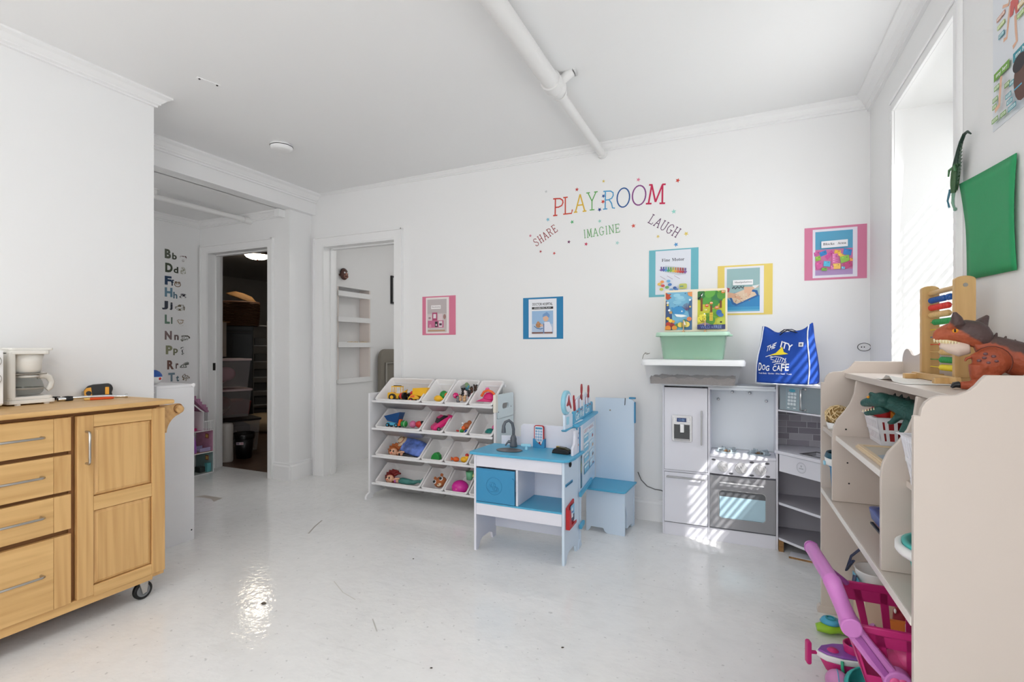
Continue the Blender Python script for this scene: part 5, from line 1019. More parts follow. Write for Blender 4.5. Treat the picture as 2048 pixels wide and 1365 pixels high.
# picture board on two clip stands
WDL = mat('pale_plywood', (236, 224, 200), .55)
t = thing('picture_board', 'cream board with a blue ocean picture and a green jungle picture', 'picture board', (-.25, 3.262, 1.2415), rot=(R(-5), 0, 0))
MB().prism(rrect(-.180, .004, .180, .262, .008), 'xz', 0, .008).obj('board', WDL, t, bv=.001)
random.seed(8)
a = Art(.155, .234); a.poly(rrect(0, 0, 1, 1, .04, 3), (118, 178, 208))
for i in range(9): a.ell(.35+random.random()*.3, .72+random.random()*.2, .13, .045, random.choice([(150, 202, 222), (135, 192, 216), (170, 214, 228)]))
a.poly([(0, 0), (0, .78), (.12, .74), (.14, .5), (.24, .42), (.28, .1), (.3, 0)], (58, 84, 128)).poly([(1, 0), (1, .8), (.9, .74), (.84, .55), (.9, .35), (.75, .15), (.7, 0)], (70, 110, 150))
a.poly([(0, 1), (0, .84), (.08, .80), (.22, .86), (.14, .9), (.22, .96), (.1, .95)], (190, 78, 48)).poly([(1, 1), (.82, .98), (.86, .90), (1, .86)], (226, 150, 90))
a.ell(.5, .50, .24, .13, (62, 142, 196)).poly([(.34, .42), (.66, .40), (.82, .36), (.6, .33), (.42, .35)], (236, 240, 240)).ell(.62, .49, .03, .02, (235, 240, 245)).poly([(.28, .5), (.2, .6), (.3, .6)], (62, 142, 196))
for i in range(9): a.line([(.8, .5), (.62+.045*i, .62+.08*math.sin(i/8*PI))], .014, (112, 92, 130))
for x, y, r_, c_ in ((.08, .72, .05, (230, 235, 235)), (.08, .66, .04, (220, 200, 90)), (.14, .52, .045, (235, 240, 240)), (.2, .46, .06, (190, 150, 100)), (.92, .78, .04, (235, 240, 240)), (.93, .6, .035, (222, 210, 110)), (.1, .3, .07, (232, 196, 70)), (.2, .24, .08, (238, 206, 80)), (.12, .15, .1, (176, 60, 44)), (.27, .12, .09, (150, 46, 50)), (.3, .22, .06, (230, 160, 60)), (.45, .12, .08, (90, 130, 70)), (.58, .13, .11, (232, 202, 90)), (.8, .14, .12, (236, 212, 110)), (.9, .28, .09, (216, 130, 84)), (.72, .24, .06, (84, 140, 90)), (.1, .04, .12, (226, 140, 50)), (.35, .05, .1, (222, 150, 60))): a.ell(x, y, r_, r_*.62, c_)
for i in range(6): a.line([(.62+.03*i, .02), (.6+.04*i, .2)], .012, (60, 110, 70))
a.poly([(.66, .14), (.72, .24), (.78, .12)], (240, 240, 238)).ell(.5, .62, .02, .008, (30, 60, 90)).ell(.36, .66, .02, .006, (30, 60, 90)).ell(.75, .95, .03, .008, (30, 60, 90))
a.obj('ocean_picture', PAINT, t, loc=(-.172, -.0005, .014))
a = Art(.155, .234); a.poly(rrect(0, 0, 1, 1, .04, 3), (196, 196, 60))
for x, y, r_, c_ in ((.5, .85, .3, (62, 136, 62)), (.3, .78, .2, (84, 158, 68)), (.72, .78, .2, (56, 122, 76)), (.9, .9, .2, (90, 150, 60)), (.1, .9, .2, (60, 120, 66)), (.45, .95, .2, (100, 168, 72)), (.6, .66, .16, (66, 140, 62)), (.3, .3, .2, (110, 160, 60)), (.6, .4, .22, (120, 176, 62)), (.45, .22, .2, (90, 150, 62)), (.88, .2, .2, (190, 200, 80))): a.ell(x, y, r_, r_*.62, c_, rot=.2)
for x, y0_, y1_ in ((.15, .48, .82), (.5, .40, .62), (.84, .55, .74)): a.rect(x-.035, y0_, x+.035, y1_, (122, 72, 44))
for x, y, s_, c_ in ((.34, .62, .07, (204, 92, 52)), (.5, .68, .06, (214, 130, 60)), (.7, .56, .08, (206, 120, 66)), (.92, .96, .07, (206, 130, 60)), (.3, .5, .04, (214, 190, 80))): a.ell(x, y, s_, s_*.6, c_).ell(x-.02, y+.01, .016, .012, (250, 245, 230)).ell(x+.03, y+.01, .016, .012, (250, 245, 230))
a.poly([(.0, .82), (.08, .84), (.14, .94), (.18, .96), (.1, .82), (.02, .78)], (30, 34, 36)).poly([(.12, .88), (.2, .94), (.16, .86)], (240, 240, 240))
a.ell(.16, .27, .16, .12, (226, 214, 70)).ell(.24, .36, .08, .05, (232, 220, 90))
for i in range(22): a.ell(.04+random.random()*.24, .18+random.random()*.17, .014, .009, (70, 62, 40), 6)
a.ell(.26, .4, .025, .018, (250, 250, 245)).rect(.44, .22, .56, .44, (222, 196, 64))
for i in range(5): a.rect(.45, .24+.045*i, .55, .252+.045*i, (150, 100, 50))
a.ell(.78, .42, .1, .08, (54, 100, 160)).ell(.84, .36, .1, .05, (60, 112, 172)).rect(0, .0, 1, .12, (56, 62, 112)).poly([(0, .12), (.3, .18), (.5, .12)], (140, 120, 140)).ell(.85, .18, .04, .02, (20, 24, 30))
a.text('WILD', .12, .02, .46, .10, (110, 130, 190)).text('&', .52, .03, .56, .08, (150, 160, 210)).text('FREE', .6, .02, .88, .10, (150, 170, 215))
a.obj('jungle_picture', PAINT, t, loc=(.014, -.0005, .014))
for x in (-.065, .058):
    st = thing('clip_stand', 'small wooden clip stand under the %s half of the picture board' % ('left' if x < 0 else 'right'), 'stand', (-.25+x, 3.245, 1.2395), group='clip stands holding the picture board')
    MB().box(-.006, .006, -.02, .05, 0, .008).obj('foot', mat('copper_wood', (206, 160, 116), .5), st, bv=.002); B(-.003, .003, .003, .0075, .008, .075).obj('prong', MC['copper_wood'], st, bv=.001)
t = tag(MB().tube([(-.585, 3.40, 1.075), (-.575, 3.38, 1.10), (-.56, 3.36, 1.115), (-.54, 3.36, 1.108), (-.53, 3.34, 1.112), (-.545, 3.33, 1.105), (-.56, 3.34, 1.112)], .0022, 6).obj('bent_wire', CMG), 'thin bent wire behind the left end of the sand box', 'wire')
# blue canvas bag
t = thing('canvas_bag', 'royal blue canvas tote bag with white lettering on the play microwave', 'bag', (.238, 3.235, .9485), R(-24))
BLU = mat('blue_canvas', (22, 68, 158), .8, bump=.5, bs=260); PIP = mat('white_piping', (225, 228, 235), .7)
Wb, Hb = .150, .29
def bag_ring(f):
    pts = []; wv_ = Wb*(1.0-.10*f*(1-.1*f)+.05*math.sin(f*5)); dv_ = .085*(1-f)**.6+.022
    top = Hb*f
    for i in range(28):
        an = 2*PI*i/28; c, s_ = math.cos(an), math.sin(an)
        x = wv_*math.copysign(abs(c)**.45, c); y = dv_*math.copysign(abs(s_)**.6, s_)
        z = top
        if f > .3: 
            u = x/wv_; z += (.0+.035*u**2+.012*math.sin(u*6+.6)-.008+.018*max(0, u))*(f-.3)/.7
            y += .010*math.sin(u*7)*(f-.3)
        y += .006*math.sin(x*40+f*9)*f; pts.append((x, y, z))
    return pts
rg = [bag_ring(f) for f in (0, .02, .08, .2, .35, .5, .65, .78, .9, 1.0)]
b0 = MB(); b0.loft([[(x*.96, y*.94, 0) for x, y, z in rg[0]]]+rg[1:], caps=False); b0.add([(x*.96, y*.94, 0) for x, y, z in rg[0]], [list(range(28))[::-1]])
inn = [[(x*.96, y*.86, z+.001) for x, y, z in rg[-1]], [(x*.9, y*.8, z-.04) for x, y, z in rg[-3]], [(x*.8, y*.6, .02) for x, y, z in rg[3]]]; b0.loft([rg[-1]]+inn, caps=False)
b0.add(inn[-1], [list(range(28))]); b0.obj('bag_body', BLU, t, sub=1)
MB().tube([(x*1.0, y*1.02, z) for x, y, z in rg[0]], .003, 6, closed=True).obj('base_piping', PIP, t)
for s_ in (1, -1):
    c_ = [(r_[[25, 17][s_ < 0]][0]*(.999), r_[[25, 17][s_ < 0]][1]-.003, r_[[25, 17][s_ < 0]][2]) for r_ in rg[1:]]; MB().tube(c_, .0032, 6).obj('side_piping', PIP, t)
hd = MB().tube([(-.02, -.045, .27), (-.0, -.055, .285), (.02, -.052, .295), (.055, -.04, .285), (.075, -.03, .275)], .006, 6, flat=.4).tube([(-.035, .0, .285), (-.01, -.01, .30), (.03, -.012, .30), (.06, -.0, .285)], .006, 6, flat=.4); hd.obj('handles', mat('handle_navy', (34, 40, 60), .7), t, kind='stuff')
def bag_front(x, z):
    f = max(0, min(1, z/Hb)); r_ = bag_ring(f); best = min((p for p in r_ if p[1] < .0), key=lambda p: abs(p[0]-x)); fr = sorted([p for p in r_ if p[1] < .001], key=lambda p: p[0])
    for a_, b_ in zip(fr, fr[1:]):
        if a_[0] <= x <= b_[0]: tt = (x-a_[0])/max(b_[0]-a_[0], 1e-6); return a_[1]+(b_[1]-a_[1])*tt
    return best[1]
def bag_art(a, name):
    a.v = [(x, bag_front(x, z)-.0042+y, z) for x, y, z in a.v]; return a.obj(name, PAINT, t)
WH = (236, 238, 244)
a = Art(1, 1, t=.0004)
def curve_up(cx, amp): return lambda x, y: (x, y+amp*(1-((x-cx)/.085)**2))
a.text('THE', -.085, .175, -.035, .207, WH, .02, fn=lambda x, y: (x+(y-.19)*.2, y+(x+.085)*.45)).text('ITY', -.012, .197, .05, .232, WH, .02, fn=lambda x, y: (x+(y-.19)*.1, y-(x-.0)*.35))
a.poly([(-.07, .155), (-.03, .17), (.0, .205), (.012, .175), (.035, .165), (-.0, .16)], (238, 216, 50))
a.line([(-.085, .148), (-.065, .155), (-.045, .148), (-.055, .135), (-.03, .128), (-.045, .118), (-.01, .122)], .0035, WH).line([(-.06, .143), (-.03, .15), (0, .146), (.02, .135), (.028, .12), (.01, .112), (-.02, .112), (-.035, .104)], .0035, WH)
for q in range(5): a.line([(-.03+.012*q, .118), (-.022+.012*q, .142)], .003, WH)
for i, (ch, s_) in enumerate(zip('DOG CAFE', (1.35, 1.05, .9, 1, .9, 1, 1.2, 1.3))):
    if ch == ' ': continue
    x = -.118+.0215*i+(-.006 if i > 3 else 0); a.text(ch, x, .070+.004*(i % 2), x+.019, .070+.033*s_, WH, .02)
a.text('Fresh Beds · Garden · Silver Food · Treats', -.112, .053, .062, .061, WH, .01); bag_art(a, 'lettering')
a = Art(1, 1, t=.0006); a.rect(.083, .205, .105, .228, (232, 232, 235)).rect(.088, .21, .1, .222, (120, 120, 130)); bag_art(a, 'care_label')
# ================================================================ wall posters
def poster(lbl, x, z, bc, w=.31, h=.31):
    t = thing('wall_poster', lbl, 'poster', (x, BY-.0022, z), rot=(0, R(random.uniform(-.4, .4)), 0)); B(0, w, 0, .0015, 0, h).obj('backing_card', mat('card_%d_%d_%d' % bc, bc, .7), t); return t
def sheet(t, a, x0, z0): return a.obj('laminated_print', GLOSSP, t, loc=(x0, -.0006, z0))
t = poster('pink-backed poster with a photo of a pink play kitchen', -2.348, 1.248, (216, 122, 150))
a = Art(.215, .288); a.rect(0, 0, 1, 1, (236, 228, 226)).rect(.06, .04, .90, .95, (190, 180, 180)).rect(.06, .04, .90, .55, (206, 198, 196))
a.rect(.08, .16, .80, .36, (200, 110, 145)).rect(.28, .36, .50, .58, (176, 70, 110)).rect(.1, .36, .26, .5, (224, 200, 205)).rect(.54, .36, .72, .54, (226, 205, 208)).rect(.33, .42, .45, .54, (230, 220, 225)).rect(.12, .4, .22, .46, (160, 140, 145))
a.rect(.4, .18, .52, .33, (60, 48, 54)).rect(.43, .21, .49, .26, (220, 210, 210)).rect(.57, .18, .72, .34, (232, 220, 224)).rect(.59, .22, .7, .28, (90, 60, 80)).ell(.82, .46, .06, .07, (170, 130, 125)).rect(.78, .12, .88, .38, (206, 190, 190)).rect(.1, .06, .84, .1, (190, 150, 120)).ell(.2, .2, .05, .06, (220, 150, 175))
a.rect(.24, .68, .66, .78, (240, 236, 236)).text(serif('Housekeeping'), .27, .71, .63, .75, (120, 90, 100)); sheet(t, a, .035, .012)
t = poster('blue-backed poster reading doctor hospital dramatic play', -1.464, 1.210, (44, 128, 178), .31, .303)
a = Art(.216, .28); a.rect(0, 0, 1, 1, (232, 234, 240)).text('DOCTOR HOSPITAL', .14, .83, .86, .90, (40, 40, 44), .02).rect(.12, .735, .88, .795, (36, 36, 40)).text('DRAMATIC PLAY', .2, .748, .8, .782, (230, 232, 236), .01).rect(.12, .1, .88, .69, (150, 185, 220)).rect(.12, .1, .88, .35, (176, 196, 222))
a.poly([(.55, .1), (.5, .3), (.58, .4), (.75, .4), (.84, .25), (.84, .1)], (226, 228, 240)).ell(.62, .50, .1, .09, (220, 178, 150)).poly([(.5, .52), (.52, .6), (.66, .66), (.76, .58), (.74, .5), (.64, .56)], (110, 150, 200)).ell(.36, .32, .1, .07, (176, 126, 84)).line([(.2, .3), (.3, .24), (.44, .22), (.52, .24)], .02, (60, 110, 160)).ell(.35, .38, .05, .04, (190, 140, 100)).rect(.12, .1, .86, .14, (120, 80, 70)).rect(.53, .1, .57, .36, (110, 130, 170)).poly([(.5, .35), (.42, .33), (.42, .29), (.54, .28)], (220, 178, 150)); sheet(t, a, .045, .011)
t = poster('teal-backed Fine Motor poster', -.556, 1.483, (112, 184, 198))
a = Art(.222, .288); a.rect(0, 0, 1, 1, (222, 226, 236)).text(serif('Fine'), .18, .75, .42, .82, (50, 54, 72)).text(serif('Motor'), .47, .75, .82, .82, (50, 54, 72))
cl = [(110, 80, 160), (70, 90, 170), (80, 150, 200), (60, 160, 110), (130, 180, 70), (210, 200, 70), (230, 160, 60), (220, 110, 60), (200, 60, 60), (170, 40, 60), (130, 90, 160)]
a.poly([(.08, .56), (.3, .66), (.9, .58), (.86, .44), (.66, .42)], (200, 205, 214))
for i, c_ in enumerate(cl): x = .12+.068*i; a.poly([(x, .56-.008*i), (x+.05, .60-.008*i), (x+.10, .58-.008*i), (x+.05, .53-.008*i)], c_).rect(x+.03, .58-.006*i, x+.07, .64-.006*i, tuple(v*.85 for v in c_))
for i in range(3): a.line([(.14+.2*i, .42), (.3+.2*i, .34)], .008, (150, 120, 150))
for x, y, c_ in ((.12, .24, (232, 190, 80)), (.2, .29, (236, 150, 70)), (.22, .2, (200, 60, 60)), (.18, .12, (200, 205, 80)), (.38, .3, (110, 170, 215)), (.42, .22, (60, 120, 190)), (.34, .16, (110, 170, 90)), (.56, .14, (40, 90, 160)), (.46, .1, (110, 160, 210)), (.6, .1, (60, 120, 190)), (.76, .2, (200, 190, 90))): a.ell(x, y, .055, .032, c_)
a.poly(rrect(.68, .11, .9, .23, .04, 3), (190, 196, 100)).rect(.7, .16, .8, .18, (50, 130, 140)); sheet(t, a, .042, .014)
t = poster('yellow-backed poster of hands digging in a blue sand tray', -.132, 1.352, (232, 208, 112))
a = Art(.222, .290); a.rect(0, 0, 1, 1, (232, 232, 238)).rect(.06, .04, .9, .96, (150, 184, 186)).poly([(.06, .04), (.06, .34), (.3, .16), (.9, .38), (.9, .04)], (30, 130, 190)).rect(.06, .04, .9, .14, (52, 150, 200)).poly([(.1, .4), (.2, .2), (.3, .16), (.88, .36), (.84, .48), (.6, .52)], (24, 96, 160)).poly([(.16, .4), (.24, .24), (.32, .2), (.82, .38), (.78, .44), (.5, .5)], (222, 196, 170)).poly([(.06, .34), (.06, .46), (.3, .42), (.44, .32), (.4, .28), (.28, .33)], (218, 170, 140)).poly([(.5, .56), (.9, .56), (.72, .5), (.64, .36), (.6, .34), (.58, .44), (.52, .42)], (222, 178, 150)).poly([(.06, .46), (.06, .56), (.14, .54), (.12, .46)], (170, 70, 80)).rect(.06, .05, .9, .07, (110, 190, 220))
a.poly([(.7, .58), (.9, .6), (.78, .52)], (226, 228, 226))
for i in range(26): a.ell(.26+random.random()*.42, .24+random.random()*.18, .016, .01, random.choice([(196, 164, 130), (236, 222, 200), (170, 130, 100)]), 6)
a.rect(.22, .60, .73, .71, (238, 238, 240)).text(serif('Manipulatives'), .26, .635, .70, .68, (70, 70, 80)).line([(.2, .53), (.25, .57), (.28, .52), (.34, .57), (.38, .53), (.42, .57), (.48, .53), (.5, .58)], .02, (40, 44, 60)); sheet(t, a, .04, .010)
t = poster('pink-backed Blocks Area poster beside the room corner', .347, 1.545, (214, 128, 160))
a = Art(.222, .285); a.rect(0, 0, 1, 1, (230, 226, 238)).rect(.06, .05, .9, .95, (80, 160, 196)).rect(.06, .05, .9, .58, (205, 110, 160)).rect(.06, .05, .9, .16, (172, 140, 190))
random.seed(21)
for x, y, w_, h, c_, an in ((.1, .5, .14, .08, (200, 90, 160), .2), (.24, .5, .16, .09, (40, 130, 200), .3), (.38, .46, .2, .09, (206, 70, 150), .7), (.56, .5, .14, .1, (240, 180, 60), -.2), (.64, .44, .16, .07, (240, 190, 70), -.6), (.78, .5, .18, .12, (40, 130, 200), -.2), (.12, .4, .12, .09, (150, 190, 70), .2), (.5, .38, .13, .2, (226, 120, 180), 0), (.72, .36, .2, .13, (140, 190, 70), .2), (.14, .26, .14, .14, (216, 90, 160), .4), (.32, .28, .15, .11, (80, 180, 215), -.1), (.54, .22, .17, .11, (244, 196, 90), 0), (.78, .24, .18, .12, (190, 60, 120), .4), (.26, .17, .12, .06, (110, 170, 60), 0), (.44, .2, .06, .08, (230, 130, 180), 0), (.86, .34, .06, .06, (240, 160, 70), 0), (.68, .18, .08, .05, (120, 180, 215), 0)):
    P4 = [(x+math.cos(an)*i*w_/2-math.sin(an)*j*h/2, y+math.sin(an)*i*w_/2+math.cos(an)*j*h/2) for i, j in ((-1, -1), (1, -1), (1, 1), (-1, 1))]; a.poly(P4, c_)
    a.ell(x-w_*.22, y+h*.2, .018, .013, tuple(min(255, v*1.15) for v in c_), 8).ell(x+w_*.22, y+h*.25, .018, .013, tuple(v*.8 for v in c_), 8)
for j in range(4): a.ell(.47, .45-.045*j, .018, .012, (250, 180, 220), 8).ell(.54, .45-.045*j, .018, .012, (190, 80, 150), 8)
a.poly([(.19, .60), (.78, .61), (.78, .75), (.19, .74)], (236, 236, 240)).text(serif('Blocks'), .23, .655, .48, .705, (50, 50, 62)).text(serif('Area'), .55, .66, .74, .705, (50, 50, 62)); sheet(t, a, .042, .012)
# ================================================================ lettering and star decals
G = {'P': [[(.2, 0), (.2, 1)], [(.02, 0), (.4, 0)], [(.0, 1), (.25, 1), (.62, .98), (.85, .86), (.88, .72), (.78, .56), (.5, .48), (.22, .48)]],
 'L': [[(.25, 0), (.25, 1)], [(.05, 1), (.48, 1)], [(.05, 0), (.85, 0), (.92, .22)]],
 'A': [[(.1, 0), (.5, 1)], [(.5, 1), (.9, 0)], [(.26, .38), (.74, .38)], [(-.04, 0), (.26, 0)], [(.72, 0), (1.04, 0)]],
 'Y': [[(.15, 1), (.5, .5)], [(.85, 1), (.5, .5)], [(.5, .5), (.5, 0)], [(0, 1), (.32, 1)], [(.68, 1), (1, 1)], [(.3, 0), (.72, 0)]],
 'R': [[(.18, 0), (.18, 1)], [(0, 0), (.36, 0)], [(0, 1), (.25, 1), (.62, .98), (.82, .88), (.84, .72), (.72, .57), (.45, .5), (.2, .5)], [(.5, .5), (.7, .3), (.8, .02), (1.0, 0)]],
 'O': [arc(.5, .5, .46, 0, 360, 22, .52)], 'M': [[(.1, 0), (.2, 1)], [(.2, 1), (.5, .08)], [(.5, .08), (.82, 1)], [(.82, 1), (.9, 0)], [(-.05, 0), (.28, 0)], [(.74, 0), (1.06, 0)], [(.04, 1), (.24, 1)], [(.8, 1), (1.0, 1)]],
 'S': [[(.85, .78), (.8, .93), (.5, 1.02), (.2, .92), (.16, .74), (.3, .58), (.7, .45), (.86, .28), (.78, .08), (.48, -.02), (.18, .06), (.1, .24)]],
 'H': [[(.18, 0), (.18, 1)], [(.82, 0), (.82, 1)], [(.18, .5), (.82, .5)], [(.02, 0), (.36, 0)], [(.64, 0), (.98, 0)], [(.02, 1), (.36, 1)], [(.64, 1), (.98, 1)]],
 'E': [[(.2, 0), (.2, 1)], [(.02, 1), (.82, 1), (.82, .82)], [(.02, 0), (.86, 0), (.86, .2)], [(.2, .5), (.6, .5)], [(.6, .4), (.6, .6)]],
 'I': [[(.5, 0), (.5, 1)], [(.25, 0), (.75, 0)], [(.25, 1), (.75, 1)]], 'G': [[(.85, .78), (.75, .95), (.5, 1.02), (.2, .88), (.06, .5), (.2, .1), (.5, -.02), (.8, .1), (.84, .42)], [(.55, .42), (1.0, .42)]],
 'N': [[(.15, 0), (.15, 1)], [(.15, 1), (.85, 0)], [(.85, 0), (.85, 1)], [(0, 0), (.32, 0)], [(.0, 1), (.18, 1)], [(.68, 1), (1, 1)]],
 'U': [[(.16, 1), (.16, .3), (.24, .08), (.5, -.02), (.76, .08), (.84, .3), (.84, 1)], [(0, 1), (.34, 1)], [(.66, 1), (1, 1)]]}
def letter(t, ch, x, z, w_, h, an, col, wd):
    a = Art(t=.00012); c, s_ = math.cos(an), math.sin(an)
    for st in G[ch]: a.line([(x+px_*w_*c-pz*h*s_, z+px_*w_*s_+pz*h*c) for px_, pz in st], wd, col)
    return a.obj('letter', PAINT, t)
def word(lbl, chars, base): 
    t = thing('word_decal', lbl, 'wall decal', (base[0], BY-.0006, base[1]), group='playroom wall lettering')
    for ch, x, z, w_, h, an, col, wd in chars: o_ = letter(t, ch, x-base[0], z-base[1], w_, h, R(an), col, wd)
    return t
word('large rainbow-coloured PLAY lettering on the wall', [('P', -1.232, 2.098, .085, .120, -1, (200, 62, 50), .0095), ('L', -1.158, 2.10, .078, .118, 0, (205, 72, 50), .009), ('A', -1.072, 2.105, .085, .122, 0, (222, 182, 64), .0095), ('Y', -.985, 2.108, .082, .122, 0, (92, 168, 84), .007)], (-1.2, 2.1))
word('large blue to red ROOM lettering on the wall', [('R', -.866, 2.104, .083, .122, -1, (82, 160, 205), .0085), ('O', -.775, 2.108, .092, .124, -3, (44, 90, 150), .009), ('O', -.672, 2.110, .096, .126, -3, (132, 66, 130), .009), ('M', -.57, 2.108, .112, .124, -5, (196, 38, 82), .011)], (-.86, 2.1))
def along(s, x, z, an, w_, h, col, wd, gap):
    out = []; a_ = R(an)
    for ch in s: k_ = .5 if ch == 'I' else 1; out.append((ch, x, z, w_*k_, h, an, col, wd)); x += (w_*k_+gap)*math.cos(a_); z += (w_*k_+gap)*math.sin(a_)
    return out
word('small dark red slanted SHARE lettering on the wall', along('SHARE', -1.362, 1.885, 31, .033, .056, (150, 62, 66), .0052, .0085), (-1.3, 1.9))
word('small green IMAGINE lettering on the wall', along('IMAGINE', -1.003, 1.916, 4.5, .036, .056, (110, 168, 110), .0050, .0072), (-.9, 1.9))
word('small purple slanted LAUGH lettering on the wall', along('LAUGH', -.566, 1.985, -33, .038, .060, (96, 60, 96), .0050, .0075), (-.5, 1.95))
STARS = [(.297, 248, .8, (200, 202, 204), 'pale grey star decal left of PLAY'), (648, 224, 1, (190, 60, 56), 'red star decal over the letter L'), (952, 130, .8, (216, 192, 96), 'gold star decal high above the gap in the lettering'), (1347, 112, 1, (226, 130, 156), 'pink star decal above ROOM'), (1796, 120, 1.05, (205, 66, 50), 'red star decal at the top right of the lettering'),
 (950, 297, 1, (44, 84, 150), 'blue star decal, upper one between PLAY and ROOM'), (944, 362, 1.05, (206, 70, 56), 'red star decal between PLAY and ROOM'), (906, 452, 1.05, (40, 70, 140), 'dark blue star decal at the foot of the letter Y'), (318, 566, 1, (120, 190, 212), 'light blue star decal above SHARE'), (594, 594, 1, (84, 170, 110), 'green star decal below the letter A'),
 (908, 584, .9, (150, 206, 190), 'mint star decal above IMAGINE'), (1290, 637, 1.05, (204, 80, 66), 'red star decal right of IMAGINE'), (1750, 474, 1.1, (150, 212, 200), 'mint star decal above LAUGH'), (118, 750, .85, (212, 130, 150), 'pink star decal left of SHARE'), (556, 820, .9, (110, 50, 90), 'dark purple star decal right of SHARE'),
 (752, 845, .95, (190, 46, 84), 'crimson star decal below IMAGINE'), (1108, 832, 1, (170, 210, 205), 'pale mint star decal below IMAGINE'), (234, 930, .75, (176, 60, 70), 'small dark red star decal below SHARE'), (390, 950, .85, (190, 72, 70), 'red star decal lowest below SHARE'), (1570, 758, .85, (224, 202, 120), 'pale yellow star decal under LAUGH'), (1890, 727, 1.05, (228, 206, 110), 'yellow star decal right of LAUGH'), (1775, 850, 1.05, (80, 150, 205), 'blue star decal above the Fine Motor poster')]
th_ = R(24.1)
for i, (cx_, cy_, s_, col, lb) in enumerate(STARS):
    if cx_ < 1: cx_ = 297
    px_ = 1040+cx_/5.689; py_ = 340+cy_/5.689; u = (px_-1024)/1021; v = -(py_-695)/1021; dx = -math.sin(th_)+u*math.cos(th_); dy = math.cos(th_)+u*math.sin(th_); tt = BY/dy
    a = Art(t=.0005); r_ = .0155*s_; a.poly([(math.sin(PI*q/5+.1*i)*(r_ if q % 2 == 0 else r_*.42), math.cos(PI*q/5+.1*i)*(r_ if q % 2 == 0 else r_*.42)) for q in range(10)][::-1], col)
    tag(a.obj('star_decal', PAINT, loc=(round(dx*tt, 3), BY-.0003, round(1.15+v*tt, 3))), lb, 'wall decal', 'star decals around the playroom lettering')
# socket with a wire ring by the corner
t = thing('wall_socket', 'round wall plate with a loose black wire ring near the corner', 'socket', (.636, BY, 1.147))
MB().cyl((0, -.004, 0), (0, 0, 0), .022, n=24).obj('plate', TRIM, t); MB().torus((.006, -.012, .004), .030, .0018, 'y', 28, 6, sx=1.05, sy=.75).obj('wire', BLK, t)
for x in (-.005, .008): MB().cyl((x, -.0055, .004), (x, -.0042, .004), .0035, n=10).obj('socket_hole', BLK, t)
# ================================================================ cream bookcase along the right wall
BC = mat('cream_bookcase_paint', (203, 192, 183), .42, bump=.04, bs=30); BE = mat('bookcase_edge_paint', (236, 230, 224), .4); HOLE = BLK
BL = (.319, 2.584, 0); BR = R(-88.5)
bcM = Matrix.Translation(BL) @ Matrix.Rotation(BR, 4, 'Z')
def bw(x, y, z=0): v = bcM @ Vector((x, y, z)); return (round(v.x, 4), round(v.y, 4), round(v.z, 4))
t = thing('bookcase', 'cream bookcase with scalloped side panels along the right wall', 'bookcase', BL, BR)
prof = [(0, 0), (0, .998), (.010, .998)]+[(.052-.040*math.cos(R(a_)), .998+.047*math.sin(R(a_))) for a_ in (0, 20, 40, 60, 80)]+[(.078, 1.047), (.097, 1.056), (.109, 1.068), (.118, 1.081), (.126, 1.0905), (.302, 1.091), (.302, 0)]
for x in (0, 1.174):
    MB().prism(prof, 'yz', x, x+.016).obj('side_panel', BC, t, bv=.003); MB().prism([(-.014, 0), (-.014, .022), (-.004, .034), (.300, .034), (.300, 0)], 'yz', x-.006, x+.022).obj('plinth', BC, t, bv=.002)
pp = [(.004, .5455), (.004, .79)]+[(.004, .80), (.008, .835), (.020, .866), (.044, .898), (.064, .930), (.078, .970), (.084, 1.019), (.292, 1.019), (.292, .5455)]
for x in (.226, .902): MB().prism(pp, 'yz', x, x+.014).obj('partition', BC, t, bv=.002)
MB().prism([(.004, .5255), (.0165, .5255), (.0165, .5445)], 'yz', 0, 0) if False else None
B(.0165, 1.1735, .002, .292, .5245, .545).obj('shelf', BC, t, bv=.002); B(.0165, 1.1735, -.0015, .0018, .5245, .545).obj('shelf_edge', BE, t, bv=.0008)
B(.2405, .9015, .018, .292, .785, .804).obj('shelf', BC, t, bv=.002); B(.2405, .9015, .0155, .0178, .785, .804).obj('shelf_edge', BE, t, bv=.0008)
B(.0165, .2255, .006, .292, .790, .809).obj('shelf', BC, t, bv=.002); B(.9165, 1.1735, .060, .292, .778, .796).obj('shelf', BC, t, bv=.002)
B(.0165, 1.1735, .088, .292, 1.020, 1.041).obj('top_shelf', BC, t, bv=.002)
cr = [(0, .5), (0, 1.092), (.003, 1.108), (.012, 1.124), (.028, 1.137), (.048, 1.143), (.07, 1.143), (.09, 1.136), (.105, 1.126), (.122, 1.119), (.145, 1.117), (.18, 1.122), (.28, 1.144), (.45, 1.168), (.62, 1.178), (.78, 1.160), (.95, 1.128), (1.10, 1.10), (1.19, 1.091), (1.19, .5)]
MB().prism(cr, 'xz', .2935, .301).obj('back_board', BC, t, bv=.001); B(0, 1.19, .2935, .301, .05, .4995).obj('back_board', BC, t)
for (x, y, z) in ((.2405, .05, .83), (.2405, .055, .70), (.2405, .06, .62), (.0165, .07, .70), (.0165, .10, .86), (.9165, .12, .70)):
    MB().cyl((x, y, z), (x+.0006, y, z), .0032, n=10).obj('peg_hole', HOLE, t)
B(1.15, 1.173, .25, .292, .546, .575).obj('cleat', BC, t, bv=.001)
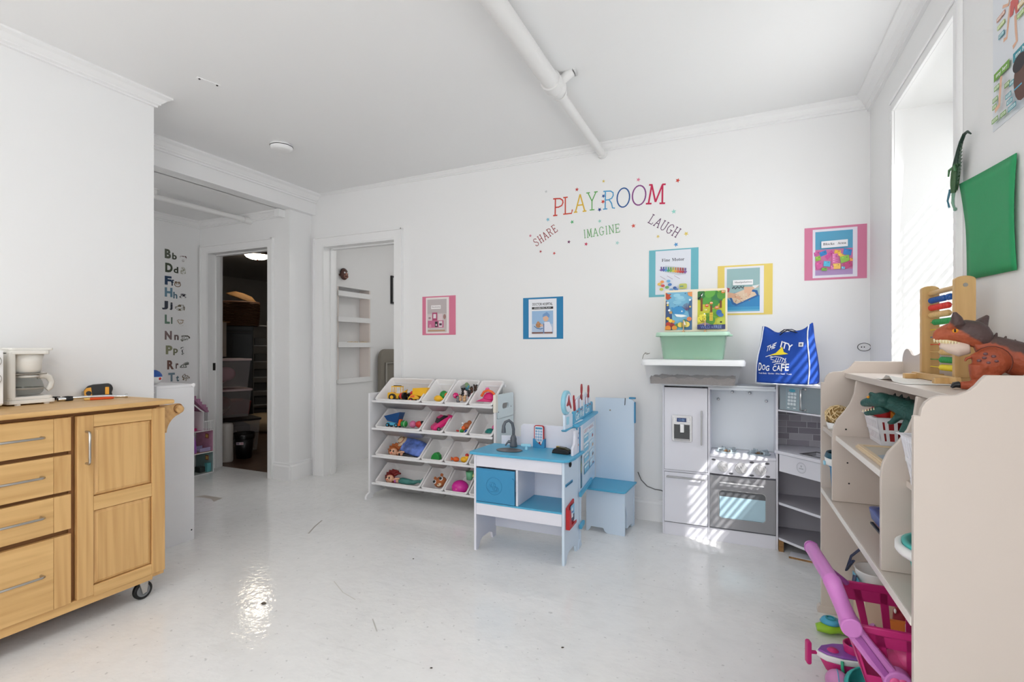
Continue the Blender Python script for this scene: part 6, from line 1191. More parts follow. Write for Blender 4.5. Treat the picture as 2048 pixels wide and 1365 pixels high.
# bits on the shelves -------------------------------------------------------
def at_b(name, lbl, cat, x, y, z, rz=0, group=None, rot=None):
    o_ = thing(name, lbl, cat, bw(x, y, z), BR+rz, group)
    if rot: o_.rotation_euler = (rot[0], rot[1], BR+rz)
    return o_
STRAW = mat('raffia_straw', (236, 212, 166), .75, var=.3, vs=60)
t = at_b('raffia_ball', 'ball of straw-coloured raffia on the far small bookcase shelf', 'raffia', .115, .045, .8095)
random.seed(5)
MB().sph((0, 0, .055), (.040, .040, .042), 16, 10).obj('core', mat('raffia_dark', (150, 120, 72), .9), t); st = MB()
for q in range(110):
    n_ = Vector((random.gauss(0, 1), random.gauss(0, 1), random.gauss(0, 1))).normalized(); a_ = n_.orthogonal().normalized(); a_ = Matrix.Rotation(random.random()*6.3, 3, n_) @ a_; b_ = n_.cross(a_)
    rr_ = .043+random.random()*.006; ln = random.uniform(.5, 1.3); st.tube([Vector((0, 0, .055))+(n_*math.cos(v)+a_*math.sin(v))*rr_ for v in (-ln/2, -ln/4, 0, ln/4, ln/2)], .0016, 4)
st.obj('strands', STRAW, t, kind='stuff'); MB().lathe([(0, 0), (.034, 0), (.042, .03), (.039, .03), (.03, .004), (0, .004)], 20).obj('dish', TRIM, t)
t = at_b('play_bucket', 'blue tub with a white rim on the far end of the middle shelf', 'tub', .125, .075, .5455)
MB().lathe([(0, 0), (.052, 0), (.060, .11), (.070, .118), (.072, .135), (.066, .135), (.056, .112), (.05, .004), (0, .004)], 28).obj('tub', C('tub_blue', (40, 130, 180)), t)
MB().lathe([(.069, .120), (.077, .122), (.079, .150), (.073, .150)], 28).obj('rim', TRIM, t); MB().lathe([(.0725, .148), (.079, .152), (.072, .172), (.066, .165)], 28).obj('lid_ring', C('tub_darkblue', (44, 90, 110)), t); MB().sph((0, 0, .135), (.062, .062, .03), 16, 8).obj('contents', C('brick_red', (150, 60, 48)), t)
B(-.012, .012, -.083, -.076, .118, .134).obj('latch', LBL, t, bv=.002)
BW = mat('basket_white', (232, 232, 238), .35)
def slot_basket(name, lbl, x, y, z, w_, d_, h, fl=.016, ns=11, rz=0):
    t = at_b(name, lbl, 'basket', x, y, z, rz)
    def c4(f, e=0): q = fl*f+e; return [(-w_/2-q, -d_/2-q), (w_/2+q, -d_/2-q), (w_/2+q, d_/2+q), (-w_/2-q, d_/2+q)]
    def c3(f, zz, e=0): return [(a_, b_, zz) for a_, b_ in c4(f, e)]
    MB().loft([c3(0, 0), c3(.12, .016), c3(.12, .016, -.003), c3(0, .003, -.003)], sm=False).add(c3(0, .003, -.003), [[0, 1, 2, 3]]).add(c3(0, 0), [[3, 2, 1, 0]]).obj('base', BW, t, bv=.002)
    MB().loft([c3(.88, h-.016), c3(1, h-.002), c3(1, h-.002, .008), c3(1, h, .008), c3(1, h, -.004), c3(.88, h-.016, -.003)], closed=True, sm=False).obj('rim', BW, t, bv=.0012)
    MB().loft([c3(.5, h*.5-.006), c3(.55, h*.5+.006), c3(.55, h*.5+.006, -.003), c3(.5, h*.5-.006, -.003)], closed=True, sm=False).obj('middle_band', BW, t)
    a0, a1 = c4(0), c4(1)
    for sd_ in range(4):
        p0, p1, q0, q1 = Vector((*a0[sd_], .010)), Vector((*a0[(sd_+1) % 4], .010)), Vector((*a1[sd_], h-.006)), Vector((*a1[(sd_+1) % 4], h-.006)); nn = (ns if sd_ % 2 == 0 else 7); nrm = Vector(((p1-p0).y, -(p1-p0).x, 0)).normalized()*.0028
        for q in range(nn+1):
            f0, f1 = (q-.19)/nn, (q+.19)/nn
            if q == 0: f0, f1 = 0, .55/nn
            if q == nn: f0, f1 = 1-.55/nn, 1
            bt = [p0.lerp(p1, f0), p0.lerp(p1, f1)]; tp_ = [q0.lerp(q1, f0), q0.lerp(q1, f1)]
            MB().loft([[bt[0], bt[1], bt[1]-nrm, bt[0]-nrm], [tp_[0], tp_[1], tp_[1]-nrm, tp_[0]-nrm]], sm=False).obj('slat', BW, t)
    return t
t = slot_basket('slotted_basket', 'white slotted plastic basket of red toys under the green dinosaur', .352, .200, .8045, .145, .16, .10, .016, 13)
for (x, y, z, a_, b_, c_, mm, nm) in ((-.03, -.045, .012, .08, .05, .128, RED, 'red_block'), (.03, -.03, .012, .045, .04, .085, RED, 'red_block'), (-.03, .03, .012, .05, .05, .08, C('toy_blue2', (30, 80, 170)), 'blue_block'), (.035, .035, .012, .04, .04, .075, RED, 'red_block')):
    tag(B(-a_/2, a_/2, -b_/2, b_/2, 0, c_).obj('toy_block', mm, loc=bw(.352+x, .200+y, .8045+z-.004), rot=(R(random.uniform(-8, 8)), R(random.uniform(-10, 10)), BR+random.random()), bv=.004), {('red_block', -.045): 'tall red toy block at the front left inside the basket', ('red_block', -.03): 'red toy block at the front right inside the basket', ('blue_block', .03): 'blue toy block at the back of the slotted basket', ('red_block', .035): 'red toy block at the back right of the slotted basket'}[(nm, y)], 'toy block')
tag(MB().prism([(-.03, 0), (.035, .0), (.05, .014), (-.02, .03)], 'xz', -.03, .03).obj('toy_wedge', C('toy_amber', (226, 150, 50)), loc=bw(.385, .19, .893), rot=(0, 0, BR), bv=.002), 'amber toy wedge between the red blocks and the green dinosaur', 'toy')
t = slot_basket('slotted_basket', 'white slotted plastic basket at the near end of the bookcase', 1.062, .150, .7965, .18, .19, .13, .018, 12)
for q, cc in enumerate(((226, 196, 90), (60, 70, 120), (226, 196, 90))): tag(B(-.03, .03, -.03, .03, 0, .07).obj('toy_block', C('blk%d' % q, cc), loc=bw(.985+.05*q, .15, .8055), rot=(0, 0, BR+.3*q), bv=.004), ['yellow toy block at the far side in the near basket', 'navy toy block between the yellow blocks in the near basket', 'yellow toy block at the near side in the near basket'][q], 'toy block')
t = at_b('puzzle_tray', 'flat wooden picture puzzle tray on the upper bookcase shelf', 'puzzle', .665, .115, .8045)
WP = mat('puzzle_wood', (222, 200, 168), .5)
B(-.17, .19, -.085, .10, 0, .008).obj('tray', WP, t, bv=.001); B(-.165, .185, -.08, -.068, .008, .013).box(-.165, .185, .083, .095, .008, .013).box(-.165, -.153, -.068, .083, .008, .013).box(.173, .185, -.068, .083, .008, .013).obj('frame', WP, t, bv=.001)
a = Art(.32, .145, '+z'); a.rect(0, 0, 1, 1, (170, 184, 196)).poly([(0, 0), (.5, 0), (.3, .5), (0, .6)], (200, 190, 176)).poly([(.4, .3), (.9, .2), (1, .7), (.5, .8)], (140, 160, 180)).ell(.6, .5, .15, .2, (206, 176, 150)); a.obj('picture', PAINT, t, loc=(-.15, -.065, .0085))
t = at_b('shape_sorter', 'white and orange toy with a blue and green top behind the blue bin', 'toy', .60, .225, .5455)
MB().prism(rrect(-.08, -.05, .08, .06, .02), 'xy', 0, .03).obj('base', TO, t, bv=.004); MB().prism(rrect(-.085, -.055, .085, .065, .025), 'xy', .03, .085).obj('body', TRIM, t, bv=.012); MB().sph((-.01, -.0, .095), (.05, .035, .035)).obj('knob', TLB, t); MB().sph((.045, -.04, .085), .022).obj('button', C('lime', (150, 200, 50)), t)
t = at_b('toy_bin', 'open blue toy bin with a brown lower half on the middle bookcase shelf', 'bin', .725, .150, .5455); t.scale = (1, 1, .74)
MB().loft([[(x, y, 0) for x, y in rrect(-.115, -.08, .115, .08, .02)], [(x, y, .07) for x, y in rrect(-.132, -.095, .132, .095, .02)]]).obj('lower_body', C('plum_brown', (136, 78, 80)), t)
r1 = rrect(-.136, -.099, .136, .099, .022); r2 = rrect(-.142, -.105, .142, .105, .026); r3 = rrect(-.118, -.081, .118, .081, .02)
MB().loft([[(x, y, .0705) for x, y in r1], [(x, y, .112) for x, y in r2], [(x, y, .116) for x, y in r2], [(x, y, .116) for x, y in r3], [(x, y, .075) for x, y in r3]], caps=False).add([(x, y, .075) for x, y in r3], [list(range(len(r3)))]).obj('upper_frame', C('bin_blue', (64, 86, 156)), t)
B(-.09, .10, -.108, -.1, .058, .066).obj('groove', BLK, t, rot=(0, R(0), 0))
t = at_b('teal_bucket', 'teal toy bucket with a thick white rim on the middle shelf near end', 'bucket', 1.035, .128, .5455); t.scale = (.97, .97, .82)
MB().lathe([(0, 0), (.074, 0), (.096, .125), (.108, .135), (.110, .150), (.098, .152), (.085, .12), (.070, .005), (0, .005)], 36).obj('bucket', C('bucket_teal', (70, 184, 178)), t)
MB().lathe([(.101, .112), (.118, .113), (.124, .122), (.124, .140), (.112, .143), (.108, .136)], 36).obj('rim', TRIM, t)
for q in range(6): an = q*PI/3; MB().tube([(.079*math.cos(an), .079*math.sin(an), .01), (.0945*math.cos(an), .0945*math.sin(an), .11)], .005, 6).obj('rib', MC['bucket_teal'], t)
# under the shelf
t = at_b('cardboard_carton', 'beige carton on the floor under the far end of the bookcase shelf', 'box', .125, .20, .0)
B(-.09, .10, -.085, .09, 0, .17).obj('carton', mat('beige_card', (212, 190, 168), .8), t, bv=.002); a = Art(.05, .07); a.rect(0, 0, 1, 1, (196, 120, 90)).rect(.1, .5, .9, .9, (236, 232, 226)); a.obj('printed_label', PAINT, t, loc=(.02, -.0855, .05))
t = at_b('carry_tub', 'white tub with a navy carrying strap under the bookcase shelf', 'tub', .115, .165, .171)
MB().lathe([(0, 0), (.05, 0), (.06, .075), (.064, .082), (.056, .082), (.048, .004), (0, .004)], 26, sx=1.15).obj('tub', TRIM, t); NV = C('navy', (52, 62, 92))
MB().tube([(-.02, -.062, .10), (-.045, -.08, .05), (-.07, -.06, .10), (-.04, -.02, .16), (-.01, .0, .19)], .009, 8, flat=.5).tube([(.03, -.066, .06), (.05, -.078, .02), (.0, -.08, .01)], .008, 8, flat=.5).obj('strap', NV, t); MB().prism([(-.05, -.02), (.05, -.02), (.05, .02), (-.05, .02)], 'xz', -.063, -.060).obj('teal_label', TLB, t, loc=(.02, 0, .035))
t = at_b('spotted_mitt', 'dark red toy with white spots under the bookcase shelf', 'toy', .235, .245, .0)
MB().tube([(0, 0, .01), (0, 0, .10), (.0, 0, .15), (.02, 0, .185)], [.04, .045, .042, .02], 14).tube([(-.03, 0, .11), (-.05, 0, .17)], [.02, .014], 10).obj('body', C('mitt_red', (140, 20, 46), .3), t)
for (x, z) in ((-.02, .12), (.02, .16), (.01, .08), (-.048, .155)): MB().sph((x, -.041 if x > -.04 else -.015, z), (.009, .004, .009)).obj('spot', TRIM, t)
for q, (x, y, cc, lb) in enumerate(((.335, .20, (230, 130, 60), 'orange'), (.35, .26, (240, 240, 236), 'white'), (.315, .29, (60, 90, 160), 'blue'))):
    tag(B(-.008, .008, -.05, .05, 0, .16).obj('board_book', C('book%d' % q, cc), loc=bw(x, y, 0), rot=(0, 0, BR+R(8*q)), bv=.001), 'thin %s board book standing under the bookcase shelf' % lb, 'book')
# ================================================================ abacus, paper
AB = wood_mat('abacus_wood', (214, 176, 120), (192, 152, 98), 'Z'); ABY = wood_mat('abacus_wood_long', (216, 178, 122), (194, 154, 100), 'Y')
aM = (.591, 2.035, 1.0415)
t = thing('abacus', 'wooden abacus frame with ten rows of coloured beads on the bookcase', 'abacus', aM, R(1.5)); t.scale = (.965, .965, .965)
for y in (-.145, .135):
    MB().prism([(-.0255, .020), (-.0255, .316)]+[(-.0255*math.cos(R(a_)), .316+.012*math.sin(R(a_))) for a_ in range(20, 180, 20)]+[(.0255, .316), (.0255, .020)], 'xz', y-.010, y+.010).obj('post', AB, t, bv=.0015)
    MB().cyl((0, y-.0115, .300), (0, y-.010, .300), .006, n=14).obj('screw', CMG, t)
    B(-.075, .052, y-.012, y+.012, .001, .0195).obj('foot', AB, t, bv=.002)
MB().prism([(-.20, .003), (-.21, .010), (-.205, .024), (.175, .024), (.19, .014), (.18, .003)], 'yz', -.0405, -.0265).obj('base_bar', ABY, t, bv=.002)
MB().cyl((0, -.134, .300), (0, .124, .300), .0085, n=14).obj('top_dowel', ABY, t)
cols = [('blue', (28, 84, 160)), ('red', (214, 58, 50)), ('natural', (214, 178, 120)), ('green', (44, 150, 80)), ('yellow', (240, 216, 60)), ('blue', (28, 84, 160)), ('red', (214, 58, 50)), ('natural', (214, 178, 120)), ('green', (34, 140, 70)), ('yellow', (244, 222, 50))]
bead = None
for r_, (nm, cc) in enumerate(cols):
    z = .275-.0255*r_; m_ = C('bead_'+nm, cc, .25); rod = MB().cyl((0, -.134, z), (0, .124, z), .0016, n=8).obj('rod', m_, t)
    p_ = None; far = r_ < 3
    for q in range(10):
        y = .116-.0158*q-(.02 if q > 7 and r_ == 0 else 0) if far else .082-.0158*q if r_ == 3 else -.122+.0158*q
        if p_ is None: p_ = MB().sph((0, 0, 0), (.0105, .0082, .0105), 12, 6).obj('bead', m_, rod, loc=(0, y, z))
        else: dup(p_, rod, (0, y, z))
t = at_b('curled_paper', 'sheet of paper curling up under the abacus on the bookcase', 'paper', .62, .16, 1.0417)
pv = []; 
for i in range(9):
    for j in range(5): x = -.16+.3*i/8; y = -.062+.16*j/4; pv.append((x, y, .0008+.022*math.exp(-((x+.03)/.035)**2)*max(0, (1-j/2.2))))
MB().add(pv, [(i*5+j, i*5+j+1, (i+1)*5+j+1, (i+1)*5+j) for i in range(8) for j in range(4)], 0, True).obj('sheet', mat('plain_paper', (232, 230, 226), .7), t, sol=.0006)
# ================================================================ dinosaurs: one continuous remeshed body each
def organic(name, mb, m, t, vox=.003, sm=6):
    o_ = mb.obj(name, m, t); r_ = o_.modifiers.new('r', 'REMESH'); r_.mode = 'VOXEL'; r_.voxel_size = vox; r_.use_smooth_shade = True
    s_ = o_.modifiers.new('s', 'SMOOTH'); s_.iterations = sm; s_.factor = .5; return o_
def hide_mat(name, c1, c2, zc, sl, nz=.02, bump=.5):
    """two-tone skin: the back colour above a wavy line in the toy's own height"""
    m = mat(name, c1, .5); nt = m.node_tree; L = nt.links.new; b = nt.nodes['Principled BSDF']; N = lambda k_: nt.nodes.new('ShaderNode'+k_)
    tc = N('TexCoord'); sx = N('SeparateXYZ'); L(tc.outputs['Object'], sx.inputs[0]); n = N('TexNoise'); n.inputs['Scale'].default_value = 38; n.inputs['Detail'].default_value = 3; L(tc.outputs['Object'], n.inputs['Vector'])
    a1 = N('Math'); a1.operation = 'MULTIPLY_ADD'; a1.inputs[1].default_value = sl; L(sx.outputs['X'], a1.inputs[0]); L(sx.outputs['Z'], a1.inputs[2])
    a2 = N('Math'); a2.operation = 'MULTIPLY_ADD'; a2.inputs[1].default_value = nz*2; L(n.outputs['Fac'], a2.inputs[0]); L(a1.outputs[0], a2.inputs[2])
    r = N('ValToRGB'); r.color_ramp.elements[0].position = 0; r.color_ramp.elements[0].color = lin(c1); r.color_ramp.elements[1].position = 1; r.color_ramp.elements[1].color = lin(c2)
    mr = N('MapRange'); mr.inputs['From Min'].default_value = zc-.003+nz; mr.inputs['From Max'].default_value = zc+.003+nz; L(a2.outputs[0], mr.inputs['Value']); L(mr.outputs[0], r.inputs['Fac'])
    n3 = N('TexNoise'); n3.inputs['Scale'].default_value = 60; L(tc.outputs['Object'], n3.inputs['Vector']); mx = N('MixRGB'); mx.blend_type = 'MULTIPLY'; mx.inputs[0].default_value = .35; L(r.outputs[0], mx.inputs[1]); L(n3.outputs['Fac'], mx.inputs[2]); L(mx.outputs[0], b.inputs['Base Color'])
    n2 = N('TexVoronoi'); n2.inputs['Scale'].default_value = 130; L(tc.outputs['Object'], n2.inputs['Vector']); bp = N('Bump'); bp.inputs['Strength'].default_value = bump; bp.inputs['Distance'].default_value = .002; L(n2.outputs['Distance'], bp.inputs['Height']); L(bp.outputs[0], b.inputs['Normal']); return m
# brown horned dinosaur, lying with one foot forward, head to the left
t = thing('brown_dinosaur', 'rust-brown horned toy dinosaur with bared teeth lying on the bookcase', 'toy dinosaur', (.468, 1.700, 1.0415), R(-12))
BD = hide_mat('rust_hide', (176, 84, 52), (92, 70, 66), .179, .5, .016)
bd = MB(); S3 = lambda p, y=0: (p[0], y, p[1])
bd.tube([(.098, .022, .120), (.115, .022, .110), (.140, .024, .093), (.175, .024, .075), (.21, .022, .062), (.245, .012, .052), (.28, -.02, .048), (.305, -.07, .055), (.315, -.13, .06)], [.020, .031, .040, .044, .040, .032, .024, .016, .006], 18)
bd.tube([(.085, .022, .108), (.10, .022, .112), (.115, .022, .11)], [.024, .027, .028], 14)
bd.sph((.112, -.012, .070), (.036, .022, .037), 16, 12).tube([(.092, -.016, .062), (.088, -.018, .036), (.108, -.02, .024), (.140, -.02, .02)], [.024, .018, .016, .014], 12).tube([(.140, -.02, .02), (.12, -.022, .013), (.09, -.024, .012), (.052, -.026, .011)], [.013, .012, .012, .0105], 12)
bd.sph((.118, .058, .066), (.034, .02, .035), 14, 10).tube([(.10, .06, .05), (.10, .062, .028), (.135, .062, .016), (.08, .062, .012)], [.022, .017, .014, .011], 12)
bd.tube([(.10, -.006, .096), (.085, -.010, .088), (.074, -.014, .082)], [.011, .008, .006], 8)
organic('body', bd, BD, t, .0032, 5)
for s_ in range(3): MB().tube([(.074, -.014+.004*(s_-1), .083), (.066, -.016+.005*(s_-1), .080), (.063, -.017+.005*(s_-1), .073)], [.0035, .003, .0018], 6).obj('claw', BD, t)
hd_ = MB(); HDM = hide_mat('rust_head', (184, 92, 58), (88, 68, 66), .203, .9, .010)
hd_.loft([[(x, .022+hw*math.cos(a_), zc+hh*math.sin(a_)) for a_ in [2*PI*q/16 for q in range(16)]] for x, hw, hh, zc in ((.001, .007, .009, .137), (.008, .014, .017, .140), (.025, .021, .022, .147), (.045, .027, .028, .150), (.07, .033, .034, .147), (.095, .034, .037, .139), (.112, .028, .031, .132), (.121, .014, .017, .128))])
hd_.tube([(.048, -.004, .170), (.047, -.012, .184), (.042, -.017, .200)], [.017, .012, .004], 10).tube([(.098, .046, .164), (.106, .054, .178), (.116, .058, .192)], [.018, .012, .004], 10).tube([(.028, .0, .158), (.042, -.005, .165), (.058, -.004, .164)], [.006, .009, .008], 8)
organic('head', hd_, HDM, t, .0028, 4)
JW = C('jaw_cream', (216, 196, 182), .5); j_ = MB(); j_.tube([(.016, .022, .116), (.034, .022, .110), (.055, .022, .105), (.076, .022, .108)], [.008, .016, .022, .017], 12); organic('lower_jaw', j_, JW, t, .003, 3)
B_ = mat('mouth_dark', (110, 60, 56), .5); MB().tube([(.006, .020, .130), (.03, .020, .124), (.055, .020, .122)], [.006, .011, .010], 10).obj('gum', C('gum_ivory', (226, 208, 160), .4), t)
for q in range(9): x = .004+.0062*q; y = .022-.0125*min(1, .35+q*.12)-.002; MB().cyl((x, y, .131-.0012*q), (x, y-.001, .121-.0010*q), .0026, .0006, 8).obj('tooth', C('tooth_ivory', (238, 228, 190), .3), t)
e_ = MB().sph((.046, -.003, .152), (.0075, .005, .0065)).obj('eye', C('eye_amber', (224, 150, 40), .15), t); MB().sph((.0445, -.0068, .152), (.0022, .0022, .0048)).obj('pupil', BLK, e_); MB().tube([(.036, -.001, .157), (.045, -.006, .161), (.055, -.003, .158)], .0035, 8).obj('eyelid', C('lid_grey', (84, 66, 64)), t)
MB().tube([(.112-.0385*math.cos(R(q)), -.0305+.004*abs(math.cos(R(q))), .072+.039*math.sin(R(q))) for q in range(40, 221, 20)], .0012, 5).obj('joint_line', C('joint_dark', (100, 44, 30)), t)
for q in range(9): x = .125+.017*q; z = .139-.036*q/4.1 if q < 5 else .103-.0075*(q-4); MB().cyl((x, .022, z-.004), (x+.003, .022, z+.0065), .005, .0015, 8).obj('back_spike', C('lid_grey', (84, 66, 64)), t)
for s_ in (0, 1): MB().tube([(.052, -.026+.012*s_, .012), (.042, -.027+.014*s_, .011), (.036, -.028+.015*s_, .004)], [.0085, .007, .002], 8).obj('toe_claw', BLK, t)
for q, (x, z) in enumerate(((.088, .075), (.098, .082), (.106, .07), (.09, .06), (.115, .086), (.12, .074), (.10, .092), (.083, .054))): MB().sph((x, -.0325+.003*abs(x-.11)*60*.02, z), (.0048, .0022, .0036), 8, 5).obj('spot', C('spot_plum', (112, 76, 80)), t)
# green dinosaur standing over the basket
t = at_b('green_dinosaur', 'dark green toy dinosaur leaning over the white basket, mouth open', 'toy dinosaur', .565, .195, .8045, R(28)); t.scale = (1.2, 1.3, 1.06)
GD = hide_mat('green_hide', (44, 92, 86), (26, 52, 50), .165, .25, .012, .8); gd = MB()
gd.tube([(-.105, -.03, .150), (-.085, -.02, .152), (-.06, -.01, .145), (-.03, 0, .132), (.0, 0, .118), (.035, 0, .106), (.07, 0, .096), (.11, .01, .09), (.145, .03, .088), (.17, .05, .088)], [.018, .024, .026, .034, .040, .038, .030, .020, .011, .004], 18)
for y, k_ in ((-.03, 0), (.034, .02)): gd.tube([(.012+k_, y*.8, .100), (.0+k_, y*1.2, .07), (.022+k_, y*1.25, .04), (.006+k_, y*1.25, .012)], [.028, .020, .013, .011], 12).tube([(.010+k_, y*1.25, .010), (-.022+k_, y*1.4, .007)], [.014, .009], 10)
for y in (-.026, .026): gd.tube([(-.04, y, .112), (-.052, y*1.3, .092), (-.068, y*1.2, .086)], [.011, .008, .006], 8)
organic('body', gd, GD, t, .0034, 4); gh = MB()
gh.loft([[(x, -.03+hw*math.cos(a_), zc+hh*math.sin(a_)) for a_ in [2*PI*q/14 for q in range(14)]] for x, hw, hh, zc in ((-.163, .006, .008, .138), (-.158, .012, .013, .139), (-.140, .015, .016, .144), (-.120, .020, .021, .152), (-.098, .024, .025, .156), (-.078, .022, .022, .156), (-.066, .012, .012, .154))])
gh.tube([(-.118, -.045, .172), (-.108, -.048, .176), (-.098, -.046, .173)], [.004, .006, .004], 8); organic('head', gh, GD, t, .003, 3)
gj = MB(); gj.tube([(-.150, -.030, .104), (-.130, -.030, .112), (-.105, -.028, .122), (-.085, -.025, .132)], [.007, .011, .014, .015], 12); organic('lower_jaw', gj, GD, t, .003, 2)
MB().tube([(-.148, -.030, .112), (-.125, -.030, .121), (-.105, -.028, .130)], [.005, .008, .008], 8).obj('tongue', C('tongue_pink', (170, 80, 84)), t)
for q in range(5): MB().cyl((-.146+.010*q, -.042, .111+.003*q), (-.146+.010*q, -.042, .119+.003*q), .002, .0005, 6).obj('tooth', C('tooth_ivory', (238, 228, 190)), t)
MB().sph((-.117, -.049, .163), .0045).obj('eye', C('eye_amber', (224, 150, 40)), t)
for q in range(10): x = -.075+.022*q; z = [.172, .171, .167, .160, .148, .135, .122, .110, .102, .096][q]; MB().cyl((x, -.01+.01*(q > 6)*q*.2, z-.003), (x+.004, -.01+.01*(q > 6)*q*.2, z+.008), .006, .001, 6).obj('back_ridge', C('ridge_black', (30, 44, 42)), t)
t = at_b('red_toy', 'small red toy behind the green dinosaur on the upper shelf', 'toy', .60, .285, .8045); MB().sph((0, 0, .075), (.028, .018, .03), 12, 8).obj('body', RED, t); MB().cyl((0, 0, 0), (0, 0, .06), .008).obj('stem', RED, t); MB().cyl((.0, 0, .10), (.0, 0, .2), .0015).obj('cord', BLK, t)
# ================================================================ things on the right wall
t = thing('lizard_toy', 'green rubber lizard toy hanging by its tail beside the window', 'toy', (RX-.022, 2.1, 1.72))
pts = [(0, -.082, .09), (0, -.055, .107), (0, -.03, .108), (0, -.005, .093), (0, .015, .07), (0, .030, .04), (0, .042, .005), (0, .05, -.03), (0, .055, -.055)]
MB().tube(pts, [.002, .004, .005, .006, .007, .010, .013, .012, .009], 10).obj('body', hide_mat('lizard_hide', (76, 112, 74), (34, 62, 50), .03, 0, .02), t)
MB().tube([(0, .055, -.055), (0, .066, -.085), (0, .052, -.108)], [.007, .0045, .004], 8).sph((0, .046, -.112), (.005, .010, .006)).obj('tail_tip', C('lizard_pale', (120, 160, 140)), t); MB().tube([(-.008, .062, -.04), (-.01, .078, -.075), (-.008, .07, -.10)], [.004, .003, .003], 6).obj('leg', C('lizard_blue', (70, 120, 140)), t)
sp_ = MB()
for q in range(13):
    f = q/12; z = .088-.13*f; y = -.008+.055*f**.8; w_ = .008+.026*math.sin(PI*f)
    sp_.add([(-.002, y, z), (.002, y, z), (0, y-w_-.004, z-.008), (0, y, z-.016)], [(0, 1, 2), (1, 3, 2), (3, 0, 2), (0, 3, 1)])
sp_.obj('spines', C('lizard_dark', (44, 78, 52)), t, kind='stuff')
for s_ in (-1, 1): MB().tube([(0, .035, .03), (-.012, .035+.022*s_, .022), (-.01, .04+.03*s_, .005)], [.005, .004, .003], 6).obj('leg', C('lizard_green', (84, 130, 90)), t)
gv = []; n1, n2 = 10, 12; t = thing('green_foam_sheet', 'large bright green foam sheet on the right wall', 'craft sheet', (RX-.004, 2.12, 1.36))
for i in range(n1+1):
    for j in range(n2+1):
        u, v = i/n1, j/n2
        if True:
            yl = -.027+.040*v**2.2+.0*(1-v); yr = -.347; y = yl+(yr-yl)*u; z = (.006-.012*u)+((.327-.024*u)-(.006-.012*u))*v; gv.append((-.003-.016*max(0, v-.55)*(1-u)**3-.006*u**4*math.sin(PI*v), y, z))
MB().add(gv, [(i*(n2+1)+j, i*(n2+1)+j+1, (i+1)*(n2+1)+j+1, (i+1)*(n2+1)+j) for i in range(n1) for j in range(n2)], 0, True).obj('sheet', mat('green_foam', (34, 150, 92), .6, bump=.15, bs=80), t, sol=.0025)
t = thing('body_parts_chart', 'white body parts chart with coloured name labels high on the right wall', 'poster', (RX-.0015, 1.925, 1.775)); B(-.0005, .001, -.50, 0, 0, .62).obj('sheet', mat('chart_paper', (222, 226, 232), .4), t)
a = Art(1, 1, '-x', .0002); SK = (226, 180, 152)
a.line([(.105, .305), (.096, .279), (.091, .252), (.085, .228), (.066, .231)], .011, SK).line([(.134, .262), (.137, .22), (.142, .188), (.120, .182)], .012, SK).line([(.130, .40), (.110, .34), (.096, .313), (.062, .327)], .009, SK).line([(.15, .40), (.165, .34)], .009, SK)
a.poly([(.108, .312), (.104, .272), (.122, .270), (.13, .288), (.137, .262), (.153, .262), (.150, .312)], (206, 100, 96)).poly([(.106, .40), (.108, .312), (.15, .312), (.152, .40)], (236, 220, 206)).ell(.13, .43, .032, .036, SK).ell(.13, .452, .034, .022, (110, 70, 50))
for x0_, z0_, x1_, z1_, cc, tx in [(.029, .300, .079, .312, (205, 140, 110), 'thigh'), (.035, .274, .079, .286, (180, 205, 100), 'knee'), (.043, .244, .078, .257, (60, 150, 165), 'foot'), (.153, .263, .19, .277, (230, 200, 130), 'hand'), (.153, .238, .19, .251, (150, 190, 80), 'arm'), (.02, .135, .113, .158, (110, 160, 60), 'my leg'), (.134, .133, .24, .158, (60, 150, 165), 'my head'),
     (.023, .106, .056, .119, (110, 160, 60), 'thigh'), (.088, .086, .118, .099, (110, 160, 60), 'knee'), (.017, .075, .05, .088, (110, 160, 60), 'shin'), (.018, .055, .044, .068, (110, 160, 60), 'calf'), (.068, .013, .102, .026, (110, 160, 60), 'heel'), (.017, .016, .056, .029, (110, 160, 60), 'toes'), (.124, .075, .15, .087, (60, 150, 165), 'hair'), (.103, .049, .137, .062, (60, 150, 165), 'eyes'), (.112, .029, .145, .042, (60, 150, 165), 'nose'), (.121, .008, .166, .021, (60, 150, 165), 'mouth')]:
    a.rect(x0_, z0_, x1_, z1_, cc)
    if z1_-z0_ < .02: a.rect(x0_+.003, z0_+.0025, x1_-.003, z1_-.0025, tuple(min(255, v+ (255-v)*.75) for v in cc)).text(tx, x0_+.008, z0_+.004, x1_-.008, z1_-.004, cc)
    else: a.text(tx, x0_+.014, z0_+.004, x1_-.012, z1_-.005, (240, 245, 240), .02)
a.line([(.085, .125), (.080, .102), (.076, .075), (.073, .05), (.046, .044)], .014, SK).ell(.20, .07, .045, .06, (96, 62, 52)).ell(.185, .112, .035, .022, (40, 34, 40)).ell(.23, .10, .02, .03, (40, 34, 40)).rect(.158, .05, .2, .054, (90, 170, 200)); a.v = [(x-.0006, y, z) for x, y, z in a.v]; a.obj('print', PAINT, t)
